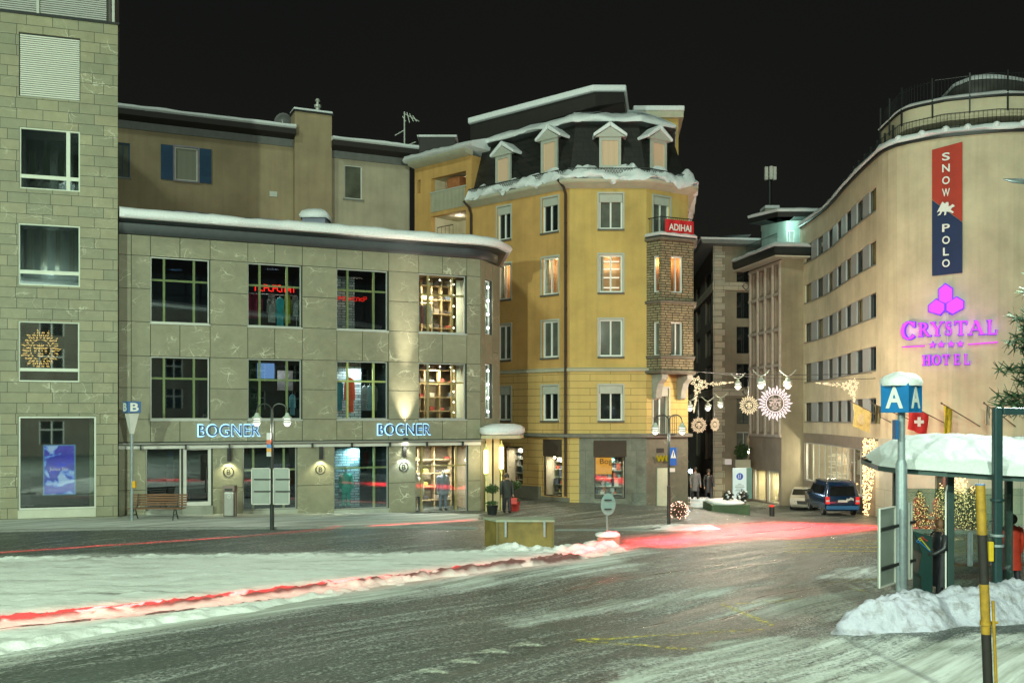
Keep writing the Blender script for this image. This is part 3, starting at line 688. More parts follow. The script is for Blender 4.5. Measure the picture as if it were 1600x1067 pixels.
def col_panels():
    hs = [(a, b_, c, d_) for a, b_, c, d_ in W2+W1]
    # the middle joint exists on piers only; holes swallow the rest
    panels(FB, us, [zj[5], zj[4]], [], SB, shop); panels(FB, us, [zj[3], zj[2]], [], SB, shop); panels(FB, us, [zj[1], zT], [], SB, shop)
    pu = [(0, FB.u(205)), (FB.u(205), FB.u(235))]+[(FB.u(wx[i][1])+.03, FB.u(wx[i+1][0])) for i in range(3)]+[(FB.u(728)+.03, FB.len)]
    for a, b_ in pu:
        panels(FB, [a, b_], [zj[4], (zj[4]+zj[3])/2, zj[3]], [], SB, shop); panels(FB, [a, b_], [zj[2], (zj[1]+zj[2])/2, zj[1]], [], SB, shop)
    for a, b_ in ((0, FB.u(228)), (FB.u(332), FB.u(380)), (FB.u(464), FB.u(522)), (FB.u(607), FB.u(649)), (FB.u(731), FB.len)):
        panels(FB, [a, b_], [-2, .95, zG], [], SB, shop)
col_panels()
# chamfer wall with its tall lit slots
cs = [(FC.u(757), FC.u(768.5), FC.z(760, 522), FC.z(760, 437)), (FC.u(757), FC.u(768.5), FC.z(760, 653), FC.z(760, 568))]
wall_mesh(FC, 0, FC.len, -2, zT, cs+[(FC.u(761), FC.u(777), -1.5, zG)], .25).build('corner_wall', SBACK, shop)
for a, b_, c, d_ in ((0, cs[0][0], -2, zT), (cs[0][1], FC.len, zG, zT), (cs[0][0], cs[0][1], cs[1][3], cs[0][2]), (cs[0][0], cs[0][1], cs[0][3], zT), (cs[0][0], cs[0][1], zG, cs[1][2])):
    panels(FC, [a, b_], [c, (c+d_)/2, d_] if d_-c > 3 else [c, d_], [], SB, shop, name='stone_cladding')
MB().box(FC.len-.02, FC.len, -12, 0.0, -2, zT, FC).build('side_wall', SB, shop)
LEDW = emit('white_spot_lens', (.9, 1.0, .92), 30)
for h in cs:
    w = window(FC, h, shop, WHITE, GL, v=(), fw=.05, depth=.2, name='slot_window')
    box_room(FC, h, 1.2, shop, mat('pale_shop_wall', (.62, .66, .58), .8, .1, 1), o=-.25)
    for k in range(4):
        c = h[2]+(h[3]-h[2])*(.12+.25*k); uu = (h[0]+h[1])/2
        mb = MB(); mb.ball(FC(uu, -.02, c), .055, 8); mb.build('spot_lens', LEDW, w)
    lamp('POINT', FC((h[0]+h[1])/2, -.6, (h[2]+h[3])/2), 60, (.95, 1, .9), .1, parent=shop)
# dark ledge over the ground floor
MB().box(0, FB.len+.02, .001, .34, zj[5]-.10, zj[5]-.03, FB).build('ledge', mat('ledge_metal', (.22, .23, .2), .5, .1, 3), shop)
MB().box(0, FB.len, .002, .10, zG-.16, zG-.001, FB).build('shutter_rail', LGREY, shop)
b = MB()
for k in range(9): b.box(.8+k*1.75, .86+k*1.75, .10, .26, zj[5]-.32, zj[5]-.11, FB)
b.build('ledge_bracket', DARK, shop)
# gutter fascia and the snow along the eaves
def loft(mb, rings, closed=False):
    n = len(rings[0]); b0 = len(mb.v)
    for r in rings:
        for p in r: mb.v.append(tuple(p)); mb.uv.append((p[0]+p[1]*.7, p[2]))
    for i in range(len(rings)-1):
        for k in range(n-1+(1 if closed else 0)):
            a = b0+i*n+k; b_ = b0+i*n+(k+1) % n; mb.f.append((a, b_, b_+n, a+n))
    return mb
def path_profile(pts, prof, step=.5, jit=0, seed=1, miter=True):
    "sweep a profile [(out, z)] along plan points (outward = right-hand normal of travel left to right)"
    pts = [Vector(p[:2]) for p in pts]; fine = []
    for a, b_ in zip(pts, pts[1:]):
        k = max(1, int((b_-a).length/step)); fine += [(a.lerp(b_, i/k)) for i in range(k)]
    fine.append(pts[-1]); rings = []
    for i, p in enumerate(fine):
        a = fine[max(0, i-1)]; c = fine[min(len(fine)-1, i+1)]; d1 = (p-a).normalized() if i else (c-p).normalized(); d2 = (c-p).normalized() if i < len(fine)-1 else d1
        n1 = Vector((d1.y, -d1.x)); n2 = Vector((d2.y, -d2.x)); n = (n1+n2).normalized(); k = 1/max(.5, n.dot(n1))
        j = 1+jit*(mnoise.noise(Vector((p.x*.7, p.y*.7, seed)))+.5*mnoise.noise(Vector((p.x*2.5, p.y*2.5, seed+5))))
        rings.append([(p.x+n.x*o*k, p.y+n.y*o*k, z if not jz else z0_(prof)+(z-z0_(prof))*j) for (o, z), jz in [((q[0], q[1]), jit and q[1] > z0_(prof)+.001) for q in prof]])
    return rings
def z0_(prof): return min(q[1] for q in prof)
def sweep(name, pts, prof, m, parent, jit=0, step=.4, seed=1, smoothdeg=50):
    r = path_profile(pts, prof, step, jit, seed); mb = loft(MB(), r); n = len(prof)
    mb.f.append(tuple(range(n))); e = (len(r)-1)*n; mb.f.append(tuple(e+i for i in range(n))[::-1])
    return mb.build(name, m, parent, smoothdeg)
pa = [B0-dB*.05, B1]; side = (B2-B1).normalized()
rt = [B0+dB*.0, B1, B2+side*.1, B2+side*2.0+Vector((.8, .3)), B2+Vector((2.2, 8))]
rt = [B0, B1-dB*.4, B1+side*.3, B2-side*1.1, B2-side*.6+Vector((-.6, 4))]
FASC = mat('dark_blue_grey_fascia', (.035, .045, .05), .45, .2, 3, .2)
sweep('fascia', rt, [(.02, 11.30), (.25, 11.30), (.32, 11.45), (.32, 11.75), (.02, 11.75)], FASC, shop)
sweep('gutter', rt, [(.30, 11.70), (.66, 11.76), (.76, 11.86), (.72, 11.90), (.30, 11.90)], mat('dark_gutter', (.03, .04, .045), .4, .1, 3, .3), shop)
sn = sweep('roof_snow', rt, [(-7.5, 11.8), (.62, 11.91), (.78, 11.80), (.92, 11.83), (1.0, 11.98), (.94, 12.14), (.72, 12.25), (.3, 12.27), (-1, 12.24), (-7.5, 12.1)], SNOW, shop, jit=.18, step=.22)
# frames with gold bars
TALU = mat('window_alu_edge', (.36, .38, .34), .4, .06, 4, .3)
def shopwin(h, nm='window', bars=((.235, .745), (.655,)), depth=.2, gold=BRONZE, pane=GL):
    fr = window(FB, h, shop, TALU, pane, v=(), fw=.05, depth=depth-.03, name=nm); b = MB()
    for k in bars[0]: c = h[0]+(h[1]-h[0])*k; b.box(c-.045, c+.045, -depth-.12, -depth-.02, h[2], h[3], FB)
    for k in bars[1]: c = h[2]+(h[3]-h[2])*k; b.box(h[0], h[1], -depth-.11, -depth-.03, c-.04, c+.04, FB)
    if bars[0]: b.build('gold_bar', gold, fr)
    MB().box(h[0]-.02, h[1]+.04, -.05, .09, h[2]-.07, h[2]-.003, FB).build('sill', TALU, fr) if nm == 'window' else None
    return fr
LITBAR = mat('gold_bar_warm_lit', (.62, .44, .18), .5, .2, 3)  # lit copy of the gold bars, warm room light in its colour
GLD = glass_clear('dark_shop_glass', (.78, .84, .86), .13)
for i, h in enumerate(W2+W1): shopwin(h, gold=LITBAR if i in (3, 7) else BRONZE, pane=GL if i in (3, 7, 6) else GLD)
shopwin(G0[0], 'shop_window', ((), (.42,)), pane=GLD); shopwin(G0[2], 'shop_window', ((.2, .77), (.6,)), pane=GLD); shopwin(G0[3], 'shop_window', ((.76,), (.62,)), pane=GLD); shopwin(G0[4], 'shop_window', ((.15, .80), (.66,)), gold=LITBAR)
# door with its frame
h = G0[1]; d_ = MB()
for q in ((h[0]-.12, h[0]+.14, h[2], h[3]), (h[1]-.12, h[1]+.02, h[2], h[3]), (h[0]+.14, h[1]-.12, h[3]-.22, h[3]), (h[0]+.14, h[1]-.12, h[2], h[2]+.16)): d_.box(q[0], q[1], -.14, -.04, q[2], q[3], FB)
door = d_.build('door', LGREY, shop); MB().box(h[0]+.1, h[1]-.1, -.11, -.09, h[2]+.1, h[3]-.2, FB).build('pane', GLD, door)
b = MB(); b.tube([FB(h[1]-.2, 0, h[2]+.55), FB(h[1]-.2, .02, h[2]+.55), FB(h[1]-.2, .02, h[2]+1.6), FB(h[1]-.2, 0, h[2]+1.6)], .025); b.build('handle', DARK, door)
for k in (0, 2, 3, 4):
    q = G0[k]; MB().box(q[0]-.02, q[1]+.02, -.15, .02, q[2]-.6, q[2]-.003, FB).build('plinth', mat('pale_plinth', (.34, .37, .31), .7, .12, 2), shop)
q = G0[1]; MB().box(q[0]-.05, q[1]+.05, -.1, .16, q[2]-.35, q[2]-.003, FB).build('door_step', MATS['pale_plinth'], shop)
# rooms
DROOM = mat('dim_shop_room', (.016, .028, .034), .8, .3, 1.5); WROOM = mat('warm_shop_room', (.30, .24, .16), .8, .3, 1.5)  # teal of the dim room adds the blue tint of pane reflections
def blockwall():
    m, t, b = nt_new('pale_stacked_block_wall'); co = coords(t, 'UV'); br = N(t, 'ShaderNodeTexBrick'); br.inputs['Scale'].default_value = 1
    br.inputs['Brick Width'].default_value = .36; br.inputs['Row Height'].default_value = .12; br.inputs['Mortar Size'].default_value = .012
    br.inputs['Color1'].default_value = (.75, .80, .80, 1); br.inputs['Color2'].default_value = (.28, .34, .36, 1); br.inputs['Mortar'].default_value = (.04, .05, .05, 1)
    L(t, co, br.inputs['Vector']); L(t, br.outputs['Color'], b.inputs['Base Color']); b.inputs['Roughness'].default_value = .8; bump(t, b, br.outputs['Color'], .6, .05); return m
BLOCK = blockwall()
for i, h in enumerate(W2+W1+[G0[0], G0[1], G0[2], G0[3], G0[4]]):
    lit = i in (3, 7, 12); g = (h[0]-.35, h[1]+.35, h[2]-.05, h[3]+.1)
    box_room(FB, g, 2.6 if lit else 3.0, shop, WROOM if lit else DROOM, o=-.36)
def rlight(h, power, col, o=-1.2, fz=.9, fu=.5, size=.5):
    l = lamp('AREA', FB(h[0]+(h[1]-h[0])*fu, o, h[2]+(h[3]-h[2])*fz), power, col, size, parent=shop); return l
rlight(W2[3], 150, (1, .86, .62)); rlight(W1[3], 140, (1, .84, .58)); rlight(G0[4], 230, (1, .95, .85))
rlight(W1[2], 55, (.75, .95, 1), o=-.9); rlight(W2[2], 16, WARM, o=-.9); rlight(W2[1], 16, (.8, .9, 1), o=-.6, fz=.95); rlight(G0[3], 85, (.5, .95, 1), o=-1.0)
for q_ in (W2[0], W1[0], G0[2], G0[0]): rlight(q_, 4, (.25, .6, 1), o=-1.6)  # faint blue lamps added for the bluish reflections in the panes
rlight(W1[1], 18, (.6, .8, 1), o=-1.0, fu=.7)
def part_of_hole(h, a, b_, c, d_): return (h[0]+(h[1]-h[0])*a, h[0]+(h[1]-h[0])*b_, h[2]+(h[3]-h[2])*c, h[2]+(h[3]-h[2])*d_)
for h, a, b_, dd in ((W1[2], .12, .62, -1.25), (G0[3], .0, .60, -1.25), (W2[2], .0, .6, -2.2)):
    q = part_of_hole(h, a, b_, 0, 1.0); MB().box(q[0], q[1], dd-.15, dd, q[2], q[3], FB).build('block_wall', BLOCK, shop)
# signs with a blue halo, round marks, door lamps
HALO = emit('blue_sign_halo', (.33, .68, 1.0), 2.2); SIGNF = mat('navy_sign_face', (.02, .03, .07), .4, .1, 4)
zsg = (zj[4]+zj[5])/2-.0
for a, c, lb in ((310, 405, 0), (590, 671, 1)):
    u = (FB.u(a)+FB.u(c))/2; wd = FB.u(c)-FB.u(a); ht = .46
    s = put_text('BOGNER', 'sign', FB, u, zsg, .115, ht, SIGNF, shop, .05, wd, 1.08)
    put_text('BOGNER', 'halo', FB, u, zsg, .07, ht+.09, HALO, s, .03, wd+.09, 1.08, offset=.022)
    for k in range(4): lamp('POINT', FB(u-wd*.38+k*wd*.253, .16, zsg), 2.0, (.35, .65, 1.0), .1, parent=shop)
MARK = mat('black_mark', (.01, .01, .01), .5)
for px, hh in ((357, 737), (500.5, 733), (630.5, 729)):
    u = FB.u(px); z = FB.z(px, hh); b = MB(); b.tube([FB(u+.20*math.cos(t), .045, z+.20*math.sin(t)) for t in np.linspace(0, 2*math.pi, 33)], .022, 6, False); mk = b.build('round_emblem', MARK, shop)
    put_text('B', 'letter', FB, u, z, .045, .22, MARK, mk, .02)
    MB().box(u-.06, u+.10, .04, .13, z+.45, zG-.15, FB).build('lamp_housing', DARK, shop)
    l = lamp('SPOT', FB(u+.02, .30, z+.42), 62 if px < 600 else 60, (1, .93, .55) if px < 600 else (.85, 1, 1), .05, parent=shop, spot_size=R(120), spot_blend=.6); aim(l, FB(u, .02, z-.4))
# up-light between the two right-hand bays
u = FB.u(632); zb = zj[5]+.02
mb = MB(); mb.box(u-.09, u+.09, .12, .28, zb-.02, zb+.06, FB); mb.build('uplight', DARK, shop)
l = lamp('SPOT', FB(u, .36, zb+.12), 2600, (1, .86, .66), .05, parent=shop, spot_size=R(46), spot_blend=1.0); aim(l, FB(u, .12, zb+6))
mb = MB(); mb.ball(FB(u, .2, zj[5]-.17), .06, 8); mb.build('downlight_lens', emit('warm_lens', (1, .9, .7), 25), shop)
l = lamp('SPOT', FB(u, 1.1, zb-.0), 7500, (1, .86, .68), .05, parent=shop, spot_size=R(17), spot_blend=1.0); aim(l, FB(u, .05, zb+5.6))  # second spot without a fixture, added to lengthen the up-light beam
l = lamp('SPOT', FB(u, .25, zj[5]-.25), 60, (1, .95, .8), .05, parent=shop, spot_size=R(110), spot_blend=.6); aim(l, FB(u, .0, .2))
# goods: hanging clothes, shelves and mannequins are things of their own
def garment(F, u, o, z, w, h, m, label, group, kind='jacket', long=False):
    t = thing(kind, label, kind, F(u, o, z-h), group); b = MB(); W_ = w/2
    poly = [(-W_*.35, 0), (W_*.35, 0), (W_*.95, -.10*h), (W_*1.05, -.62*h), (W_*.78, -.64*h), (W_*.66, -.25*h), (W_*.72, -h), (-W_*.72, -h), (-W_*.66, -.25*h), (-W_*.78, -.64*h), (-W_*1.05, -.62*h), (-W_*.95, -.10*h)]
    b.prism([(u+a, z+c) for a, c in poly], o-.07, o+.07, lambda a, c, w_: F(a, w_, c)); b.build('cloth', m, t, bevel=.03)
    b = MB(); b.tube([F(u-W_*.6, o, z-.03*h), F(u, o, z+.03), F(u+W_*.6, o, z-.03*h)], .012, 5); b.tube([F(u, o, z+.03), F(u, o, z+.13)], .008, 4); b.build('hanger', ALU, t)
def cloth(name, c, v=.3, sc=6): return mat(name, c, .8, v, sc, 0, .3)
def rail(F, u0, u1, o, z, label, group='clothes rails in the shop windows'):
    t = thing('clothes_rail', label, 'clothes rail', F((u0+u1)/2, o, z), group); b = MB(); b.tube([F(u0, o, z), F(u1, o, z)], .018, 6); b.build('bar', ALU, t)
    b = MB()
    for u in (u0, u1): b.tube([F(u, o, z), F(u, o, z-1.9)], .018, 6)
    b.build('stand', ALU, t)
h = W2[1]; zr = h[2]+(h[3]-h[2])*.50
rail(FB, h[0]+.05, h[1]-.05, -.75, zr+.12, 'rail of bright ski suits high in the second upper window of the shop')
SUITS = [(.04, .5, .95, cloth('magenta_quilt', (.35, .015, .06)), 'magenta quilted jacket at the left end of the ski suit rail'), (.22, .5, .95, cloth('dark_red_quilt', (.25, .01, .05)), 'darker red jacket second on the ski suit rail'),
         (.50, .42, 1.1, cloth('black_white_print', (.30, .30, .26), .95, 14), 'black and white patterned suit on the ski suit rail'), (.66, .40, 1.35, cloth('turquoise_suit', (.02, .35, .38)), 'turquoise suit on the ski suit rail'),
         (.80, .36, 1.1, cloth('lime_suit', (.35, .38, .02)), 'lime green suit on the ski suit rail'), (.95, .36, .8, cloth('white_print', (.4, .42, .38), .8, 12), 'white printed top at the right end of the ski suit rail')]
for a, w_, hh, m_, lb in SUITS: garment(FB, h[0]+(h[1]-h[0])*a, -.75, zr, w_, hh, m_, lb, 'ski suits on the rail in the upper window', 'ski_suit')
def neon(h, f, z, w_, ht, m, label, o=-.5):
    b = MB(); u0 = h[0]+(h[1]-h[0])*f-w_/2; random.seed(int(w_*100)); n = 9
    for k in range(n):
        a = u0+w_*k/n; d = w_/n*.72; hh = ht*random.choice((1, .75, .75, .6)); kind = random.randrange(3)
        pts = [(a, 0), (a, hh), (a+d, hh*.9), (a+d, hh*.5), (a, hh*.5)] if kind == 0 else ([(a+d, hh), (a, hh*.9), (a, .05), (a+d, 0)] if kind == 1 else [(a, 0), (a, hh*.8), (a+d*.5, hh), (a+d, hh*.8), (a+d, 0)])
        b.tube([FB(q, o, z+r_) for q, r_ in pts], .022, 5)
    return tag(b.build('neon_sign', m, None), label, 'neon sign')
neon(h, .55, zr+.22, 1.7, .30, emit('red_neon', (1, .02, .01), 3.0), 'red glowing neon strokes above the ski suit rail')
h = W2[2]; neon(h, .35, h[2]+(h[3]-h[2])*.50, 1.5, .22, emit('dim_red_neon', (1, .02, .01), 1.3), 'dimmer red neon strokes in the third upper shop window', -.6)
h = W1[1]; q = part_of_hole(h, .30, .62, .70, .96); t = thing('display_screen', 'pale blue lit screen high in the middle floor window of the shop', 'screen', FB(q[0], -1.6, q[2])); MB().box(q[0], q[1], -1.6, -1.55, q[2], q[3], FB).build('display', emit('pale_blue_display', (.30, .55, 1.0), .8), t); MB().box(q[0]-.05, q[1]+.05, -1.7, -1.602, q[2]-.05, q[3]+.05, FB).build('casing', DARK, t)
q = part_of_hole(h, .68, .98, .50, .84); tag(MB().box(q[0], q[1], -1.6, -1.55, q[2], q[3], FB).build('picture', mat('brown_picture', (.40, .28, .22), .7, .7, 3), None), 'brown toned picture on the wall of the middle floor shop window', 'picture')
garment(FB, h[0]+(h[1]-h[0])*.90, -.8, h[2]+(h[3]-h[2])*.42, .26, .9, cloth('ice_blue_cloth', (.25, .55, .65)), 'ice blue dress hanging at the right of the middle floor shop window', None, 'dress')
h = W1[2]
garment(FB, h[0]+(h[1]-h[0])*.32, -.6, h[2]+(h[3]-h[2])*.72, .46, 1.55, cloth('coral_suit', (.75, .10, .05)), 'coral red ski suit with blue shoulders before the block wall', None, 'ski_suit')
garment(FB, h[0]+(h[1]-h[0])*.12, -.7, h[2]+(h[3]-h[2])*.66, .36, 1.3, cloth('blue_suit', (.05, .25, .35)), 'blue ski suit at the left edge of the block wall window', None, 'ski_suit')
for k, (a, m_) in enumerate(((.66, 'dark grey'), (.76, 'slate blue'), (.86, 'charcoal'))):
    garment(FB, h[0]+(h[1]-h[0])*a, -1.0, h[2]+(h[3]-h[2])*.58, .3, 1.1, cloth('dull_cloth%d' % k, ((.10, .11, .12), (.08, .14, .18), (.04, .045, .05))[k]), '%s coat hanging to the right of the block wall, upper floor' % m_, 'dark coats beside the block wall', 'coat')
# wooden shelving in the bright right-hand bays
WOOD = mat('lit_oak', (.55, .40, .22), .6, .25, 4)
def shelving(h, label, rows, a0=.0, a1=1.0, o=-1.9):
    t = thing('shelving', label, 'shelving', FB((h[0]+h[1])/2, o, h[2]), 'oak shelving in the bright shop bays'); b = MB(); u0 = h[0]+(h[1]-h[0])*a0; u1 = h[0]+(h[1]-h[0])*a1
    for k in range(4): u = u0+(u1-u0)*k/3; b.box(u-.03, u+.03, o-.4, o, h[2], h[3], FB)
    b.build('upright', WOOD, t)
    for k in range(rows):
        z = h[2]+(h[3]-h[2])*(k+.6)/rows; MB().box(u0, u1, o-.38, o+.02, z-.03, z+.02, FB).build('shelf', WOOD, t)
        for j in range(5):
            if random.random() < .8:
                u = u0+.15+(u1-u0-.3)*j/4; hh = .08+.16*random.random(); c = random.choice([(.6, .6, .55), (.12, .1, .1), (.5, .1, .08), (.5, .45, .1), (.2, .25, .35), (.35, .3, .25)])
                tb = MB().box(u-.12, u+.12, o-.3, o-.02, z+.022, z+.02+hh, FB).build('folded_clothes', cloth('folded_%d_%d' % (int(c[0]*100), int(c[1]*100)), c), None, bevel=.015)
                tag(tb, 'folded clothes, %s from left on the %s shelf of the %s' % (['first', 'second', 'third', 'fourth', 'fifth'][j], ['lowest', 'second', 'third', 'fourth', 'fifth'][k], label.split(' of ')[0]), 'clothes', 'folded clothes on the oak shelving')
shelving(W2[3], 'upper oak shelving of the bright right bay', 4, .35, 1.0); shelving(W1[3], 'middle oak shelving of the bright right bay', 4, 0, 1.0, -1.4)
shelving(G0[4], 'street level oak shelving of the bright right bay', 5, 0, 1.0, -2.2)
rail(FB, W2[3][0]+.05, W2[3][0]+1.0, -.9, W2[3][2]+1.45, 'short rail of coats at the left of the bright upper bay')
for k in range(5):
    garment(FB, W2[3][0]+.12+k*.17, -.9, W2[3][2]+1.33, .26, .85, cloth('coat%d' % k, [(.25, .2, .3), (.45, .42, .38), (.3, .12, .12), (.2, .22, .25), (.6, .6, .6)][k]), '%s coat on the short rail of the bright upper bay' % ['mauve', 'sand coloured', 'brick red', 'grey', 'white'][k], 'coats on the short rail', 'coat')
b = MB()
for h in (W2[3], W1[3], G0[4]):
    for k in range(5): b.ball(FB(h[1]-.35, -.7, h[2]+(h[3]-h[2])*(.12+.19*k)), .03, 6)
    for k in range(4): b.ball(FB(h[0]+.3+k*.55, -1.0, h[3]-.12), .03, 6)
b.build('ceiling_spots', emit('shop_spot', (1, .95, .85), 22), shop)
# entrance canopy with snow, wall lanterns
uc0 = FC(0, 0, 0); zc = Zh(680, 46)
ca = [(X(752, 46.2), 46.2), (X(768, 45.6), 45.6), (X(812, 46.6), 46.6), (X(818, 48.5), 48.5), (X(790, 50), 50), (X(775, 49), 49)]
b = MB(); n = len(ca); b.prism(ca, zc-.16, zc, lambda a, c, w_: (a, c, w_)); b.build('canopy', mat('cream_canopy', (.62, .56, .36), .5, .1, 3), shop)
cxm = sum(q[0] for q in ca)/n; cym = sum(q[1] for q in ca)/n; rings = []
for s, dz in ((1.0, .01), (1.08, .12), (1.06, .30), (.85, .44), (.5, .50), (.05, .50)):
    rings.append([(cxm+(q[0]-cxm)*s, cym+(q[1]-cym)*s, zc+dz+.04*random.random()) for q in ca])
loft(MB(), rings, True).build('canopy_snow', SNOW, shop, 180)
lamp('AREA', (cxm, cym, zc-.3), 45, WARM, .5, parent=shop)
LANT = emit('warm_lantern_tube', (1.0, .80, .42), 7.5)
for px, Y, y0, y1 in ((759.5, 45.9, 703, 739), (783.5, 46.4, 698, 732)):
    c = P(px, y1, Y); tt = Zh(y0, Y); b = MB().lathe([(.09, 0), (.10, .04), (.10, tt-c.z-.04), (.09, tt-c.z)], c, 12)
    lt = thing('wall_lantern', ('left' if px < 770 else 'right')+' of the two tall glowing lantern tubes at the shop entrance', 'lantern', tuple(c), 'lantern tubes at the shop entrance'); b.build('glass_tube', LANT, lt)
    b = MB(); b.lathe([(.05, tt-c.z), (.11, tt-c.z+.02), (.11, tt-c.z+.07), (.04, tt-c.z+.16), (.02, tt-c.z+.3)], c, 10); b.lathe([(.02, -.35), (.06, -.1), (.11, -.03), (.10, 0)], c, 10); b.tube([c+Vector((0, 0, -.35)), c+Vector((0, 0, -2.4))], .03, 6); b.build('fitting', BRONZE, lt)
    lamp('POINT', c+Vector((.0, -.35, (tt-c.z)/2)), 30, WARM, .15, parent=lt)
for px in (764, 776):
    c = P(px, 690, 47.0); MB().box(c.x-.14, c.x+.14, 47.0, 47.25, -1.6, c.z+.2).build('portal_column', mat('cream_stone', (.55, .47, .28), .7, .15, 2), shop)

# ================================================================ beige house with blue shutters behind the shop
H0 = P(175, 652, 53); FH = Fac([(H0.x-3, H0.y-1.35), (H0.x+13.5, H0.y+6.08)])
BEIGE = plaster('beige_plaster', (.34, .27, .165)); BEIGE2 = plaster('cool_beige_plaster', (.42, .38, .28))
hse = thing('beige_house', 'dim beige house with blue shutters and snowy roof behind the shop', 'house', (H0.x+6, H0.y+5, 0))
zc_ = FH.z(300, 213)
u515, u458, u640 = FH.u(515), FH.u(458), FH.u(640)
SH = mat('blue_shutter', (.006, .05, .12), .6, .2, 4); LIL = mat('lilac_grey_surround', (.25, .23, .27), .7)
hw = [FH.rect(273, 309, 229, 281), FH.rect(277, 306, 331, 372), FH.rect(402, 432, 343, 380)]; h2 = [FH.rect(538, 566, 257, 310), FH.rect(545, 568, 353, 390)]; h3 = [FH.rect(180, 203, 222, 276)]
wall_mesh(FH, 0, u458, -1, zc_, hw+h3, .2).build('wall', BEIGE, hse)
zr_ = FH.z(575, 253); wall_mesh(FH, u515, u640, -1, zr_, h2, .2).build('rear_wall', BEIGE2, hse)
MB().box(u640-.02, u640, -9, -.0, -1, zr_, FH).build('side_wall', BEIGE2, hse)
MB().box(u458, u515+.02, -.6, .45, -1, FH.z(487, 181), FH).build('chimney', BEIGE, hse)
MB().box(u458-.08, u515+.10, -.7, .55, FH.z(487, 181)+.003, FH.z(487, 181)+.10, FH).build('chimney_cap', DARK, hse)
q = MB().box(u458-.06, u515+.08, -.66, .5, FH.z(487, 181)+.104, FH.z(487, 181)+.24, FH).build('chimney_snow', SNOW, hse, bevel=.05)
b = MB(); p = FH((u458+u515)/2+.4, -.2, FH.z(487, 178)+.2); b.lathe([(.12, 0), (.12, .25), (.2, .27), (.2, .4), (.08, .44), (.08, .6), (.15, .62), (.1, .75), (.02, .8)], p, 10); b.build('flue', ALU, hse)
MB().lathe([(.09, 0), (.09, .05)], (0, 0, 0), 8)
for h in hw+h2+h3:
    blue = h in hw; w = window(FH, h, hse, LGREY if h not in h3 else SH, NET if blue else DPC, v=(.5,) if h in h3 else (), fw=.07, depth=.15, sill=LIL if blue else MATS['granite_kerb'], lip=LIL if blue else None)
    if blue:
        for s in (0, 1):
            a = (h[0]-.10-.62, h[0]-.10) if s == 0 else (h[1]+.10, h[1]+.72)
            sh = MB().box(a[0], a[1], .02, .07, h[2]-.05, h[3]+.03, FH).build('shutter', SH, hse); b = MB(); z = h[2]+.35
            while z < h[3]-.3: b.box(a[0]+.08, a[1]-.08, .072, .085, z, z+.04, FH); z += .085
            b.build('slats', SH, sh)
for r_, u0, u1, zz in ((0, -.2, u458, zc_), (1, u515, u640+.3, zr_)):
    pts = [FH(u0, 0, 0), FH(u1, 0, 0)]
    sweep('eaves', pts, [(-.2, zz), (.1, zz), (.1, zz+.42), (-.2, zz+.42)], mat('grey_eaves', (.16, .165, .16), .6), hse)
    sweep('roof', pts, [(-8, zz+.42), (.3, zz+.43), (.85, zz+.55), (.85, zz+.85), (-8, zz+1.1)], mat('dark_brown_roof', (.02, .016, .014), .7), hse)
    sweep('roof_snow', pts, [(-8, zz+1.1), (.82, zz+.86), (.92, zz+.95), (.86, zz+1.08), (.4, zz+1.16), (-8, zz+1.4)], SNOW, hse, .2, .4)
q = FH.rect(421, 433, 299, 307); MB().box(q[0], q[1], .01, .05, q[2], q[3], FH).build('vent', ALU, hse)
p = FH(u458, 0, FH.z(440, 200)); dish = thing('satellite_dish', 'round satellite dish on the beige house roof beside the chimney', 'satellite dish', (p[0]-.8, p[1]+1, p[2]-.3))
b = MB(); rr = []
for r_, o_ in ((.02, .18), (.25, .14), (.42, .06), (.52, -.02), (.54, -.02), (.5, .0)):
    rr.append([(p[0]-.8+r_*math.cos(t), p[1]+1.0+o_, p[2]+.65+r_*math.sin(t)*1.1) for t in np.linspace(0, 2*math.pi, 17)[:-1]])
loft(b, rr, True).build('reflector', mat('dish_grey', (.10, .10, .10), .5), dish, 60)
b = MB(); b.tube([(p[0]-.8, p[1]+1.1, p[2]-.3), (p[0]-.8, p[1]+1.1, p[2]+.6)], .05); b.tube([(p[0]-.8, p[1]+1, p[2]+.1), (p[0]-.72, p[1]+.4, p[2]+.65)], .02); b.build('mast', WHITE, dish)
p = P(487, 0, 55); 
hood = thing('vent_hood', 'snow capped roof vent hood on the shop roof before the beige chimney', 'roof vent', tuple(P(490, 352, 48)))
p = P(490, 352, 48); MB().box(p.x-.55, p.x+.55, 48, 49.2, 11.5, p.z+.35).build('housing', mat('blue_grey_louvre', (.16, .18, .26), .5), hood)
loft(MB(), [[(p.x+s*a*.62, 48.6+s*b_*.75, p.z+.35+dz) for a, b_ in ((-1, -1), (0, -1.1), (1, -1), (1.1, 0), (1, 1), (0, 1.1), (-1, 1), (-1.1, 0))] for s, dz in ((1, 0), (1.08, .12), (.9, .35), (.5, .5), (.05, .53))], True).build('snow_cap', SNOW, hood, 180)
an = thing('tv_antenna', 'thin television antenna on the roof at the right end of the beige house', 'antenna', tuple(P(632, 240, 60)))
b = MB(); p = P(632, 245, 60); b.tube([p, P(632, 175, 60)], .045, 6); b.build('mast', ALU, an)
b = MB()
for a, c in (((615, 236), (650, 222)), ((617, 212), (633, 203)), ((632, 178), (655, 190)), ((636, 176), (640, 192)), ((640, 178), (646, 190)), ((645, 181), (651, 190)), ((629, 182), (634, 190))): b.tube([P(*a, 60), P(*c, 60)], .03, 5)
b.build('elements', ALU, an)
NET2 = dark_pane('grey_curtained_pane', (.11, .12, .10))
